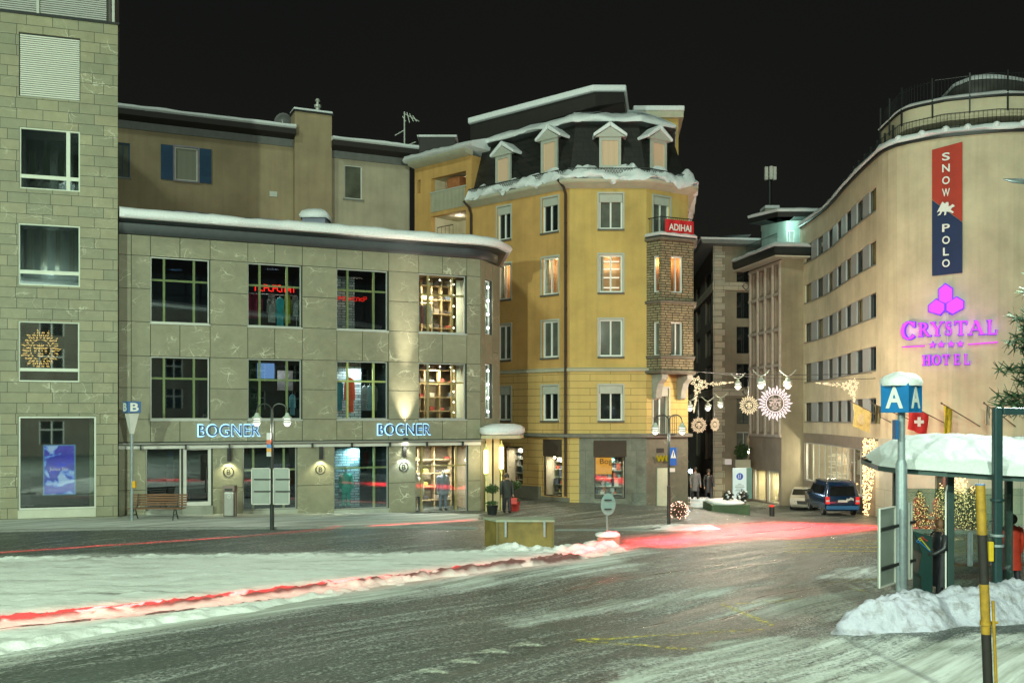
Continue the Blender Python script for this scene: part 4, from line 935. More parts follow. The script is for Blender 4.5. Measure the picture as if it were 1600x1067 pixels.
# ================================================================ yellow corner house
YC = Vector((X(890, 51), 51.0)); YR = Vector((X(1010, 51), 51.0)); YE = Vector((X(1075, 52.6), 52.6)); dY = Vector((-1.10, 1)).normalized()
YL = YC+dY*((YC.x-(735-CX)/FPX*51)/((735-CX)/FPX*dY.y-dY.x)) if False else None
def hit(o, d, px):
    k = (px-CX)/FPX; t = (k*o.y-o.x)/(d.x-k*d.y); return o+d*t
YL = hit(YC, dY, 737); YLL = hit(YC, dY, 648)
FY1 = Fac([YL, YC]); FY2 = Fac([YC, YR]); FY3 = Fac([YR, YE]); FYA = Fac([YLL, YL])
YEL1 = plaster('yellow_plaster_orange_lit', (.57, .335, .11), .24); YEL2 = plaster('yellow_plaster', (.56, .40, .125), .24)  # one yellow plaster; orange light on the left face put into its colour
YELR = plaster('rusticated_plaster_orange_lit', (.58, .385, .14), .12, (2.1, .36)); YELR2 = plaster('rusticated_yellow_plaster', (.57, .43, .15), .12, (2.1, .36))  # rusticated storey, same orange light in the left face's colour
GRAN = stone('grey_granite_cladding', (.09, .105, .09), (.20, .22, .19), brick=(1.6, 2.2), vein=(.42, .48, .42), veinamt=.5, mortar=.006)
PLI = stone('grey_plinth_stone', (.15, .15, .12), (.22, .22, .18), veinamt=.2)
GSUR = mat('pale_grey_green_surround', (.42, .44, .38), .6, .08, 3); CORN_ = mat('pale_cornice_stone', (.45, .44, .33), .7, .12, 2)
yh = thing('yellow_house', 'tall yellow corner house with black mansard roof, dormers and a stone bay', 'house', (5, 54, -1))
zE = Zh(288, 51); zS = Zh(580, 51); zB = Zh(683, 51)
rows2 = [(303, 358), (398, 457), (499, 557), (602, 657)]
w2 = [FY2.rect(936, 973, a, b) for a, b in rows2]
zr = [(h[2], h[3]) for h in w2]
w1 = []
for a, c in ((777, 798), (847, 872)):
    for k, (zl, zh) in enumerate(zr): w1.append((FY1.u(a), FY1.u(c), zl, zh))
s1 = [FY1.rect(787, 817, 697, 754), FY1.rect(848, 878, 686, 774)]; s2 = [FY2.rect(929, 977, 688, 779)]
z3 = [Zh(p_, 51.3) for p_ in (306, 375)]
w3 = [(FY3.u(1021), FY3.u(1047), z3[1], z3[0]), (FY3.u(1021), FY3.u(1045), Zh(680, 51.3), Zh(606, 51.3))]
up = lambda hs: [h for h in hs if h[2] > zS]
lo = lambda hs: [h for h in hs if h[2] < zS]
for F, m1, m2, hs, shp in ((FY1, YEL1, YELR, w1, s1), (FY2, YEL2, YELR2, w2, s2), (FY3, YEL2, YELR2, w3, [])):
    wall_mesh(F, 0, F.len, zS, zE, up(hs), .2).build('wall', m1, yh)
    wall_mesh(F, 0, F.len, zB, zS-.001, lo(hs), .2).build('rusticated_wall', m2, yh)
z1p = lambda F, u: -.2
us_ = FY2.u(905)
wall_mesh(FY1, 0, FY1.len, -2.2, zB-.001, s1, .3).build('ground_floor_wall', YELR, yh)
MB().box(0, s1[1][0]-.12, .002, .08, -2.2, FY1.z(800, 757), FY1).build('plinth', PLI, yh); MB().box(s1[1][0]-.1, FY1.len, .002, .075, -2.2, s1[1][2]-.02, FY1).build('plinth', PLI, yh)
wall_mesh(FY2, 0, us_, -2.2, zB-.001, [], .3).build('ground_floor_wall', YELR2, yh); wall_mesh(FY2, us_, FY2.len, -2.2, zB-.001, s2, .3).build('granite_wall', GRAN, yh)
wall_mesh(FY3, 0, FY3.len, -2.2, zB-.001, [], .3).build('granite_wall', stone('brown_grey_granite', (.10, .10, .075), (.17, .17, .13), veinamt=.3), yh)
MB().box(FY3.len-.001, FY3.len, -9, 0, -3, zE, FY3).build('side_wall', YEL2, yh)
ring = [YL, YC, YR, YE, YE+Vector((.7, 8))]
sweep('string_course', ring, [(.0, zS-.02), (.12, zS), (.15, zS+.12), (.0, zS+.2)], CORN_, yh)
sweep('ledge', ring, [(.0, zB-.02), (.22, zB), (.26, zB+.14), (.0, zB+.2)], mat('weathered_ledge', (.20, .20, .17), .8, .3, 3), yh)
sweep('cornice', [YL-dY*.0]+ring[1:], [(.0, zE-.22), (.08, zE-.2), (.15, zE-.08), (.42, zE-.02), (.52, zE+.08), (.52, zE+.17), (0, zE+.17)], CORN_, yh)
# mansard
def off(pts, d):
    out = []
    for i, p in enumerate(pts):
        a = pts[max(0, i-1)]; c = pts[min(len(pts)-1, i+1)]; d1 = (p-a).normalized() if i else (c-p).normalized(); d2 = (c-p).normalized() if i < len(pts)-1 else d1
        n1 = Vector((d1.y, -d1.x)); n2 = Vector((d2.y, -d2.x)); n = (n1+n2).normalized(); out.append(p+n*d/max(.5, n.dot(n1)))
    return out
plan = [YL, YC, YR, YE, YE+Vector((1.3, 9))]
zM = zE+3.35
SLATE = stone('black_slate', (.012, .012, .012), (.032, .032, .03), brick=(.5, .28), joint=(.004, .004, .004), veinamt=0, rough=.5)
def rings(spec): return [[(q.x, q.y, z) for q in off(plan, d)] for d, z in spec]
mr = rings([(.25, zE+.16), (-.05, zE+.55), (-.95, zM)])
ml = loft(MB(), mr); ml.build('mansard_roof', SLATE, yh)
sweep('mansard_ledge', plan, [(-1.3, zM-.12), (-.75, zM-.1), (-.62, zM+.06), (-1.3, zM+.08)], DARK, yh)
def bumpy_snow(name, spec, jit, m=SNOW, par=None, step=.3, seed=1, pl=None):
    "snow lying in a profile swept round the house, with an uneven surface"
    prof = spec; r = path_profile(pl or plan, prof, step); zmin = prof[0][1]; out = []
    for i, rg in enumerate(r):
        o = []
        for k, p in enumerate(rg):
            e = 0 if k in (0, len(rg)-1) else 1
            nn = mnoise.noise(Vector((p[0]*.9, p[1]*.9, seed+k*.35)))+.6*mnoise.noise(Vector((p[0]*2.7, p[1]*2.7, seed+k)))
            o.append((p[0], p[1], p[2]+jit*nn*e))
        out.append(o)
    mb = loft(MB(), out); n = len(prof); mb.f.append(tuple(range(n))); mb.f.append(tuple((len(out)-1)*n+i for i in range(n))[::-1]); return mb.build(name, m, par, 70)
bumpy_snow('gutter_snow', [(.1, zE+.12), (.4, zE+.18), (.54, zE+.20), (.56, zE+.28), (.42, zE+.42), (.26, zE+.62), (.05, zE+.85), (-.18, zE+.82), (-.5, zE+.6)], .42, par=yh, step=.13)
bumpy_snow('ridge_snow', [(-1.4, zM+.0), (-.75, zM+.05), (-.58, zM+.12), (-.60, zM+.28), (-.85, zM+.45), (-1.5, zM+.75), (-2.4, zM+1.0), (-3.2, zM+1.2)], .16, par=yh, seed=6)
# snow guard mesh
b = MB(); g = off(plan, .25)
for i in range(0, 3):
    a, c = g[i], g[i+1]; k = int((c-a).length/.14)
    for j in range(k):
        p, q = a.lerp(c, j/k), a.lerp(c, (j+1)/k); b.tube([(p.x, p.y, zE+.50), (q.x, q.y, zE+.74)], .012, 3, False); b.tube([(p.x, p.y, zE+.74), (q.x, q.y, zE+.50)], .012, 3, False)
    b.tube([(a.x, a.y, zE+.76), (c.x, c.y, zE+.76)], .03, 4)
b.build('snow_guard', DARK, yh)
# upper rooftop slab along the left side, with snow
def slab(name, pts, z0, z1, m, parent, tilt=0): 
    n = len(pts); b = MB().add([(p[0], p[1], z0+tilt*i_) for i_, p in enumerate(pts)]+[(p[0], p[1], z1+tilt*i_) for i_, p in enumerate(pts)], [tuple(range(n))[::-1], tuple(range(n, 2*n))]+[(i, (i+1) % n, n+(i+1) % n, n+i) for i in range(n)]); return b.build(name, m, parent)
nY = FY1.nrm[0]
pa_, pb_ = P(735, 200, 57.5), P(975, 150, 53.8)
T = [(pa_.x, pa_.y), (P(930, 0, 53.3).x, 53.3), (pb_.x, pb_.y), (pb_.x+1.0, 60), (pa_.x+2, 63)]
zt0 = [Zh(224, 57.5), Zh(166, 53.3), Zh(160, 53.8), Zh(160, 53.8)+0, Zh(224, 57.5)]; zt1 = [Zh(195, 57.5), Zh(144, 53.3), Zh(144, 53.8), Zh(144, 53.8), Zh(195, 57.5)]
def slab2(name, pts, za, zb, m, par, grow=1.0, sm=None):
    n = len(pts); return MB().add([(p[0], p[1], a) for p, a in zip(pts, za)]+[(p[0], p[1], a) for p, a in zip(pts, zb)], [tuple(range(n))[::-1], tuple(range(n, 2*n))]+[(i, (i+1) % n, n+(i+1) % n, n+i) for i in range(n)]).build(name, m, par, sm, .06 if sm else 0)
slab2('roof_box', T, zt0, zt1, mat('black_sheet_metal', (.018, .016, .014), .5, .2, 3), yh)
T2 = [(x_-.15 if i in (0, 1) else x_+.1, y_-.2 if i < 3 else y_) for i, (x_, y_) in enumerate(T)]
slab2('roof_box_snow', T2, [z+.005 for z in zt1], [z+.34 for z in zt1], SNOW, yh, sm=60)
a = P(998, 0, 58); c = P(1060, 0, 58); TR = [(a.x, 58), (c.x, 58), (c.x+.6, 64), (a.x, 64)]
slab('roof_house', TR, zM, Zh(186, 58), YEL2, yh); slab('roof_house_eaves', [(a.x-.3, 57.7), (c.x+.25, 57.7), (c.x+.9, 64.3), (a.x-.3, 64.3)], Zh(186, 58)+.003, Zh(176, 58), CORN_, yh)
slab2('roof_house_snow', [(a.x-.35, 57.6), (c.x+.3, 57.6), (c.x+.9, 64.3), (a.x-.3, 64.3)], [Zh(176, 58)+.003]*4, [Zh(168, 58)]*4, SNOW, yh, sm=60)
# dormers
def dormer(F, x0, x1, yt, yb, o, par):
    u0, u1 = F.u(x0), F.u(x1); p, _ = F.at((u0+u1)/2); Y = p.y; z0, z1 = Zh(yb, Y), Zh(yt, Y); um = (u0+u1)/2; w_ = (u1-u0)/2+.05; u0, u1 = um-w_, um+w_; bk = -3.0
    d = MB(); d.box(u0+.02, u1-.02, bk, o-.12, z0-.4, z1, F); do = d.build('dormer', SLATE, par)
    f = MB(); e = .14
    f.box(u0, u0+e, o-.12, o, z0-.3, z1, F); f.box(u1-e, u1, o-.12, o, z0-.3, z1, F); f.box(u0+e, u1-e, o-.12, o, z1-.16, z1, F); f.box(u0+e, u1-e, o-.12, o, z0-.3, z0, F)
    f.prism([(u0-.22, z1), (u1+.22, z1), (um, z1+.50)], o-.1, o+.10, lambda a_, b_, w__: F(a_, w__, b_)); f.build('dormer_frame', GSUR, do)
    MB().box(u0+e, u1-e, o-.1, o-.07, z0, z1-.16, F).build('lit_curtain', PEACH, do)
    s = MB(); pr = [(u0-.30, z1+.0), (u0-.33, z1+.16), (um, z1+.80), (u1+.33, z1+.16), (u1+.30, z1+.0), (um, z1+.66)]
    s.prism([(a_, b_) for a_, b_ in pr[:3]]+[(um, z1+.53)], bk, o+.16, lambda a_, b_, w__: F(a_, w__, b_)); s.prism([(um, z1+.53), (um, z1+.80), pr[3], pr[4]], bk, o+.16, lambda a_, b_, w__: F(a_, w__, b_))
    s.build('dormer_snow', SNOW, do, bevel=.06)
dormer(FY1, 774, 795, 243, 283, -.05, yh); dormer(FY1, 845, 868, 218, 267, -.05, yh); dormer(FY2, 938, 969, 214, 258, -.05, yh); dormer(FY3, 1020, 1042, 219, 262, -.05, yh)
# windows
def ywin(F, h, kind, par):
    box = MB(); shut = None
    w = window(F, h, par, WHITE, None, v=(.5,), hz=(), fw=.09, bar=.08, depth=.19, sill=mat('dark_sill', (.10, .10, .085), .7), lip=GSUR)
    if kind == 'net': MB().box(h[0]+.05, h[1]-.05, -.20, -.185, h[2], h[3], F).build('pane', NET2, w)
    if kind == 'dark': MB().box(h[0]+.05, h[1]-.05, -.20, -.185, h[2], h[3], F).build('pane', DP, w)
    if kind == 'lit':
        MB().box(h[0]+.05, h[1]-.05, -.20, -.19, h[2], h[3], F).build('pane', GL, w); box_room(F, h, .9, par, mat('warm_lit_room', (.55, .36, .20), .8, .2, 1.5), o=-.22)
        l = lamp('POINT', F((h[0]+h[1])/2, -.6, h[3]-.25), 34, (1, .78, .5), .08, parent=par)
        b = MB(); b.box(h[0]+.04, h[0]+.26, -.30, -.27, h[2], h[3], F); b.build('curtain', cloth('lace_curtain', (.6, .5, .4), .2), w)
    if kind in ('box', 'boxnet'):
        MB().box(h[0]+.02, h[1]-.02, -.17, -.04, h[3]-.42, h[3]-.01, F).build('shutter_box', GSUR, w); MB().box(h[0]+.05, h[1]-.05, -.20, -.185, h[2], h[3], F).build('pane', NET2 if kind == 'boxnet' else DP, w)
    return w
for h, k in zip(w1, ['box', 'lit', 'net', 'boxnet', 'box', 'lit', 'net', 'box']): ywin(FY1, h, k, yh)
for h, k in zip(w2, ['boxnet', 'lit', 'net', 'box']): ywin(FY2, h, k, yh)
for h, k in zip(w3, ['boxnet', 'boxnet']): ywin(FY3, h, k, yh)
# kitchen shelves in the lit front window
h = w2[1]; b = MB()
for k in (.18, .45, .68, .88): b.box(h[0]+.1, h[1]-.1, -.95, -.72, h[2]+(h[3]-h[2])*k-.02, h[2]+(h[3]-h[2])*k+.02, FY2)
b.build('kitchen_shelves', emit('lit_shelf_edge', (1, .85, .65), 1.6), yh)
# shop windows of the yellow house
def display(F, h, par, n, seed, tint=(.4, .34, .24)):
    random.seed(seed); w = window(F, h, par, DARK, GL, v=(), fw=.06, depth=.2, name='shop_window')
    box_room(F, h, 1.6, par, mat('bright_shop_room', (.5, .44, .34), .8, .2, 1), o=-.24)
    lamp('AREA', F((h[0]+h[1])/2, -.8, h[3]-.15), 52, (1, .88, .68), .6, parent=par)
    b = MB(); rows = 5
    for k in range(rows): z = h[2]+(h[3]-h[2])*(.08+k*.19); b.box(h[0]+.08, h[1]-.08, -1.5, -.9, z-.03, z, F)
    b.build('display_shelf', mat('glass_shelf', (.5, .55, .5), .3), w)
    cols = [(.6, .6, .58), (.08, .10, .16), (.45, .10, .06), (.10, .28, .30), (.55, .42, .12), (.05, .05, .05), (.35, .36, .38)]
    for ci, c in enumerate(cols):
        b = MB()
        for k in range(rows):
            z = h[2]+(h[3]-h[2])*(.08+k*.19)
            for j in range(n):
                if random.random() < .3:
                    u = h[0]+.12+(h[1]-h[0]-.24)*random.random(); hh = .08+random.random()*.32; ww = .04+.07*random.random(); oo = -1.35+.4*random.random(); b.box(u-ww, u+ww, oo-ww, oo+ww, z+.002, z+hh, F)
        if b.v: b.build('goods', cloth('goods_%d' % ci, c, .2, 9), w)
display(FY1, s1[0], yh, 6, 11); display(FY1, (s1[1][0], s1[1][1], s1[1][2], s1[1][3]-.85), yh, 6, 12); display(FY2, (s2[0][0], s2[0][1], s2[0][2], s2[0][3]-.82), yh, 8, 13)
AWN = mat('brown_fabric_blind', (.055, .04, .028), .8, .15, 3)
MB().box(s1[1][0]-.12, s1[1][1]+.02, -.15, -.02, s1[1][3]-.87, s1[1][3], FY1).build('shop_blind', AWN, yh); MB().box(s2[0][0]-.06, s2[0][1]+.06, -.15, .03, s2[0][3]-.84, s2[0][3], FY2).build('shop_blind', AWN, yh)
q = FY2.rect(931, 957, 714, 741); MB().box(q[0], q[1], -.30, -.27, q[2], q[3], FY2).build('orange_panel', emit('orange_backlit_panel', (1, .42, .04), .85), yh)
q = FY2.rect(938, 976, 715, 729); put_text('Bogner', 'shop_lettering', FY2, (q[0]+q[1])/2, (q[2]+q[3])/2, -.24, .36, mat('brown_letter', (.08, .04, .02), .6), yh, .02, (q[1]-q[0]))
lens = MB(); lens.ball(FY1(FY1.u(857), -.5, FY1.z(857, 715)), .06, 8); lens.build('display_spot', emit('display_spot_glow', (1, .85, .6), 40), yh)
# stone bay window on the corner
d3 = (YE-YR).normalized(); n3 = FY3.nrm[0]; bayP = [YR+d3*.02, Vector((X(1033, 50.35), 50.35)), Vector((X(1083.5, 51.2), 51.2)), Vector((X(1083, 53.0), 53.0))]
zb0, zb1 = Zh(580, 50.8), Zh(377, 50.8)
RUB = stone('rough_bay_stone', (.15, .125, .08), (.42, .36, .23), brick=(.42, .13), joint=(.03, .025, .015), veinamt=0, mortar=.02, rough=.9)
FB1, FB2, FB3 = Fac(bayP[0:2]), Fac(bayP[1:3]), Fac(bayP[2:4])
zw = [(Zh(457, 50.7), Zh(400, 50.7)), (Zh(556, 50.7), Zh(503, 50.7))]
bay = None
bw1 = [(FB1.len*.42, FB1.len*.85, a_, b_) for a_, b_ in zw]; bw2 = [(FB2.len*.30, FB2.len*.68, a_, b_) for a_, b_ in zw]
bm_ = wall_mesh(FB1, 0, FB1.len, zb0, zb1, bw1, .25); wall_mesh(FB2, 0, FB2.len, zb0, zb1, bw2, .25, mb=bm_); wall_mesh(FB3, 0, FB3.len, zb0, zb1, [], .2, mb=bm_)
bay = bm_.build('stone_bay', RUB, yh)
for F, hs in ((FB1, bw1), (FB2, bw2)):
    for i, h in enumerate(hs):
        w = window(F, h, bay, WHITE, None, v=(.5,) if F is FB2 else (), fw=.07, depth=.2, name='bay_window')
        if i == 0: box_room(F, h, .5, bay, mat('orange_lit_room', (.6, .30, .12), .8, .2, 1), o=-.22); MB().box(h[0], h[1], -.215, -.21, h[2], h[3], F).build('pane', GL, w); lamp('POINT', F((h[0]+h[1])/2, -.45, h[3]-.3), 18, (1, .7, .4), .08, parent=bay)
        else: MB().box(h[0], h[1], -.215, -.205, h[2], h[3], F).build('pane', NET2, w)
for zz_, g_ in ((zb0-.12, .12), (Zh(475, 50.7), .14), (zb1-.02, .16), (zw[1][0]-.15, .06)):
    sweep('bay_cornice', bayP, [(-.02, zz_), (g_, zz_+.02), (g_+.03, zz_+.15), (-.02, zz_+.18)], mat('bay_moulding', (.13, .12, .09), .8, .3, 4), bay)
slab('bay_soffit', [tuple(p) for p in bayP], zb0-.13, zb0+.01, PLI, bay); slab('bay_top', [tuple(p) for p in off(bayP, .12)], zb1+.14, zb1+.22, DARK, bay)
bumpy_snow('bay_snow', [(-.5, zb1+.22), (.14, zb1+.22), (.2, zb1+.30), (.05, zb1+.42), (-.5, zb1+.45)], .03, par=bay, pl=bayP)
for k in (.12, .72):  # consoles
    b = MB(); u = FY3.len*k; b.prism([(0, zb0-.14), (.8, zb0-.14), (.78, zb0-.4), (.5, zb0-.62), (.38, zb0-.95), (.32, zb0-1.35), (.14, zb0-1.45), (0, zb0-1.3)], u, u+.42, lambda a_, c, w_: FY3(w_, a_, c)); b.build('console', mat('carved_console', (.30, .30, .26), .8, .2, 4), bay, bevel=.03)
# iron balconies and the red banner
def railing(F, u0, u1, z0, hgt, par, o=.0, name='balcony_railing', step=.13, r=.014):
    b = MB(); k = int((u1-u0)/step)
    for i in range(k+1): u = u0+(u1-u0)*i/k; b.tube([F(u, o, z0), F(u, o, z0+hgt)], r, 4, False)
    for zz in (z0+.04, z0+hgt): b.tube([F(u0+(u1-u0)*j/8, o, zz) for j in range(9)], r*1.8, 5)
    return b.build(name, DARK, par)
for F in (FB1, FB2): railing(F, 0, F.len, zb1+.25, .95, bay, -.1)
FG = Fac([YR+n3*.35+d3*.35, YR+n3*.35+d3*1.75]); railing(FG, 0, FG.len, Zh(680, 51), .98, yh)
ban = thing('red_banner', 'red cloth banner with white lettering hung on the balcony over the stone bay', 'banner', FB2(FB2.len*.55, .1, zb1+.3))
zz = zb1+.24; b = MB(); u0, u1 = FB2.len*.10, FB2.len*.98
for i in range(13): pass
V = []; Fc = []
for i in range(13):
    u = u0+(u1-u0)*i/12; o = .08+.03*math.sin(i*1.3)
    V += [FB2(u, o, zz-.02+.02*math.sin(i*.9)), FB2(u, o, zz+.82), FB2(u, o-.02, zz-.02+.02*math.sin(i*.9)), FB2(u, o-.02, zz+.82)]
for i in range(12): a_ = i*4; Fc += [(a_, a_+4, a_+5, a_+1), (a_+2, a_+3, a_+7, a_+6)]
MB().add(V, Fc).build('cloth', mat('red_cloth', (.55, .015, .02), .7, .15, 3), ban)
put_text('ADIHAI', 'lettering', FB2, (u0+u1)/2, zz+.43, .13, .34, WHITE, ban, .01, (u1-u0)*.78, offset=.02)
# downpipes
PIPE = mat('dark_copper_pipe', (.045, .03, .022), .5, .2, 3, .3)
def pipe(F, px, ytop, ybot, par, o=.16, zt=None):
    u = F.u(px); z1 = zt or F.z(px, ytop); z0 = F.z(px, ybot); b = MB(); b.tube([F(u-.2, o+.4, z1+.5), F(u-.05, o+.1, z1+.15), F(u, o, z1-.2), F(u, o, z0)], .065, 8)
    z = z0+.8
    while z < z1: b.lathe([(.08, 0), (.08, .06)], F(u, o, z), 8); z += 2.2
    b.build('downpipe', PIPE, par)
pipe(FY1, 886.5, 290, 775, yh, zt=zE-.3); pipe(FY1, 739, 330, 700, yh, zt=zE-.4)
# door panel and lettering on the granite corner
q = (FY3.u(1026), FY3.u(1044), Zh(806, 51.6), Zh(731, 51.6)); MB().box(q[0], q[1], .002, .06, q[2], q[3], FY3).build('pale_wall_panel', mat('pale_panel', (.50, .52, .40), .5, .2, 1.2), yh)
put_text('weg', 'shop_letters', FY3, (FY3.u(1022)+FY3.u(1050))/2+.1, Zh(719, 51), .12, .5, emit('yellow_letter', (.65, .50, .02), .55), yh, .06, 1.35)
q = (FY3.u(1026), FY3.u(1037), Zh(707, 51.6), Zh(700, 51.6)); MB().box(q[0], q[1], .002, .03, q[2], q[3], FY3).build('vent', DARK, yh)
# ---------------------------------------------------------------- annexe with the loggias
zA = FYA.z(700, 252); lg = [FYA.rect(674, 728, 252, 298), FYA.rect(674, 727, 335, 380)]
ann = thing('yellow_annexe', 'narrow yellow annexe with open loggias left of the yellow house', 'house', (YLL.x+1, YLL.y+2, 0))
zA0 = FYA.z(735, 243); lgA = [(FYA.u(674), FYA.u(728), FYA.z(728, 290), zA0-.8), (FYA.u(674), FYA.u(728), FYA.z(728, 388), FYA.z(728, 328))]
wall_mesh(FYA, 0, FYA.len+.0, 0, zA0, lgA+[FYA.rect(652, 657, 282, 303)], .3).build('wall', YEL1, ann)
MB().box(FYA.len-.02, FYA.len, -5, 0, zE, zA0, FYA).build('side_wall', YEL1, ann)
for h in lgA:
    box_room(FYA, h, 1.8, ann, mat('cream_loggia', (.55, .50, .36), .8, .1, 1), o=-.3)
    lamp('POINT', FYA((h[0]+h[1])/2, -.9, h[3]-.2), 16, (1, .9, .75), .1, parent=ann)
MB().box(lgA[0][0], lgA[0][1], -.15, -.02, lgA[0][2], lgA[0][2]+.02, FYA).build('sill', GSUR, ann)
b = MB(); k = 26
for i in range(k): u = lgA[0][0]+(lgA[0][1]-lgA[0][0])*i/k; b.box(u+.01, u+.07, .02, .06, lgA[0][2]-1.15, lgA[0][2]-.05, FYA)
b.build('balustrade', CORN_, ann)
MB().box(lgA[0][0]-.05, lgA[0][1]+.05, .0, .09, lgA[0][2]-.05, lgA[0][2]+.02, FYA).build('rail', GSUR, ann)
b = MB()
for u in (.3, .55): b.box(lgA[0][0]+u, lgA[0][0]+u+.05, -.5, -.45, lgA[0][2], lgA[0][2]+1.0, FYA)
tag(MB().box(lgA[0][0]+1.0, lgA[0][0]+2.0, -.9, -.3, lgA[0][2], lgA[0][2]+.75, FYA).build('wooden_chest', mat('orange_wood', (.35, .13, .05), .6, .3, 4), None, bevel=.03), 'orange wooden chest on the upper loggia of the yellow annexe', 'chest')
railing(FYA, lgA[1][0], lgA[1][0]+1.3, lgA[1][2], 1.6, ann, -.5, 'lattice', .3)
sweep('eaves', [YLL, YL], [(-.1, zA0-.02), (.5, zA0+.1), (.62, zA0+.3), (-.1, zA0+.35)], CORN_, ann)
bumpy_snow('roof_snow', [(-5, zA0+.3), (.6, zA0+.31), (.72, zA0+.45), (.55, zA0+.66), (-.3, zA0+.85), (-3, zA0+1.6), (-5, zA0+2.0)], .10, par=ann, pl=[YLL+dY*.3, YL-dY*.6])
ck = thing('dark_chimney', 'black flat topped chimney block with snow behind the loggia annexe', 'chimney', tuple(P(680, 240, 64)))
a = P(654, 0, 63); c = P(712, 0, 63); MB().box(a.x, c.x, 63, 65, Zh(245, 63), Zh(215, 63)).build('stack', MATS['black_sheet_metal'], ck); MB().box(a.x-.1, c.x+.1, 62.9, 65.1, Zh(215, 63)+.003, Zh(211, 63)).build('snow_cap', SNOW, ck, bevel=.06)
# ================================================================ buildings down the alley
q0 = P(1116, 0, 80); QL = Fac([(X(1080, 100), 100), (q0.x, 80)]); QF = Fac([(q0.x, 80), (X(1200, 80.5), 80.5)])
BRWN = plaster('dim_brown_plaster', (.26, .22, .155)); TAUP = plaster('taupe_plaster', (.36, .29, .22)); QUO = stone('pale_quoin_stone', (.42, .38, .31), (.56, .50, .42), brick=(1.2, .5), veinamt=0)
qb = thing('quoin_building', 'dark plastered town building with pale corner quoins at the end of the alley', 'building', (q0.x, 84, -3))
zq = Zh(385, 80); rws = [(415, 440), (456, 497), (510, 552), (568, 605), (623, 662), (675, 722)]
wq = [(QF.u(1151), QF.u(1190), Zh(b_, 80), Zh(a_, 80)) for a_, b_ in rws]
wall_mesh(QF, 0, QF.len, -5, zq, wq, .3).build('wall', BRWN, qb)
wl = []
for (xa, xb) in ((1088, 1094), (1102, 1111)):
    for a_, b_ in rws:
        wl.append((QL.u(xa), QL.u(xb), Zh(b_, 80), Zh(a_, 80)))
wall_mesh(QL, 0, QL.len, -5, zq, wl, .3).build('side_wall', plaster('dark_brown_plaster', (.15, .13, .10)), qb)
for h in wq: w = window(QF, h, qb, LGREY if h[2] < 3 else DARK, DP if h[2] > 6 else NET2, v=(.3, .6), fw=.06, depth=.25)
for h in wl: window(QL, h, qb, DARK, DP, v=(.5,), fw=.05, depth=.25)
b = MB(); z = -3.; k = 0
while z < zq-.3:
    w_ = .62 if k % 2 else .85; b.box(.0, w_, .002, .09, z, z+.49, QF); z += .52; k += 1
z = -3.; k = 0
while z < zq-.3: b.box(QL.len-(.8 if k % 2 else .5), QL.len+.09, .002, .09, z, z+.49, QL); z += .52; k += 1
b.build('quoins', QUO, qb)
for F, n_ in ((QF, 0), (QL, 1)): MB().box(0 if not n_ else 0, F.len, .003, .12, Zh(453, 80), Zh(441, 80), F).build('band', QUO, qb); MB().box(0, F.len, .003, .12, Zh(618, 80), Zh(607, 80), F).build('band', QUO, qb)
for yy in (447, 612):
    u = QF.u(1164.5); z = Zh(yy, 80); b = MB(); b.tube([QF(u-.3, .15, z), QF(u, .15, z+.3), QF(u+.3, .15, z), QF(u, .15, z-.3), QF(u-.3, .15, z)], .035, 4); b.build('diamond_ornament', DARK, qb)
sweep('eaves', [QL.p[0], QL.p[1], QF.p[1]], [(-.2, zq), (1.1, zq+.05), (1.2, zq+.35), (-.2, zq+.5)], mat('grey_eaves', (.1, .1, .1)), qb)
sweep('roof_snow', [QL.p[0], QL.p[1], QF.p[1]], [(-3, zq+.45), (1.15, zq+.36), (1.25, zq+.5), (-3, zq+1.0)], SNOW, qb)
# grid fronted building
m0 = (X(1171, 80), 80); m1 = (X(1221, 73.6), 73.6); FM = Fac([m0, m1]); FMR = Fac([m1, (X(1262, 74.2), 74.2)])
gb = thing('grid_front_building', 'taupe building with a grid of tall narrow windows next to the hotel', 'building', (m1[0]-1, 77, -3))
zg = Zh(405, 74.5); zl = [Zh(p_, 76.5) for p_ in (418, 465, 519, 573, 625, 680)]
gh = []
for k in range(5):
    for j in range(4):
        a_ = 1176+j*11.6; gh.append((FM.u(a_), FM.u(a_+7.4), zl[k+1]+.28, zl[k]-.2))
sh_ = [(FM.u(1177), FM.u(1196), Zh(790, 79), Zh(738, 79)), (FM.u(1198.5), FM.u(1217), Zh(790, 77), Zh(740, 76))]
sh_ = [(a_, b_, -2.6, -.15) for a_, b_, c, d_ in sh_]
wall_mesh(FM, 0, FM.len, -6, zg, gh+sh_, .45).build('wall', TAUP, gb); wall_mesh(FMR, 0, FMR.len, -6, zg, [], .2).build('side_wall', plaster('taupe_plaster_side', (.33, .28, .19)), gb)
PB = MB()
for j in range(5): u = FM.u(1173.5+j*11.6); PB.box(u-.09, u+.09, .002, .16, zl[5], zl[0], FM)
PB.build('grid_mullions', mat('pale_taupe_rib', (.50, .43, .36), .7), gb)
PB = MB()
for k in range(6): PB.box(0, FM.len, .003, .12, zl[k]-.10, zl[k]+.10, FM)
PB.build('grid_bands', MATS['pale_taupe_rib'], gb)
for h in gh: window(FM, h, gb, mat('taupe_frame', (.35, .3, .25)), DP, v=(), hz=(.36,), fw=.06, depth=.4)
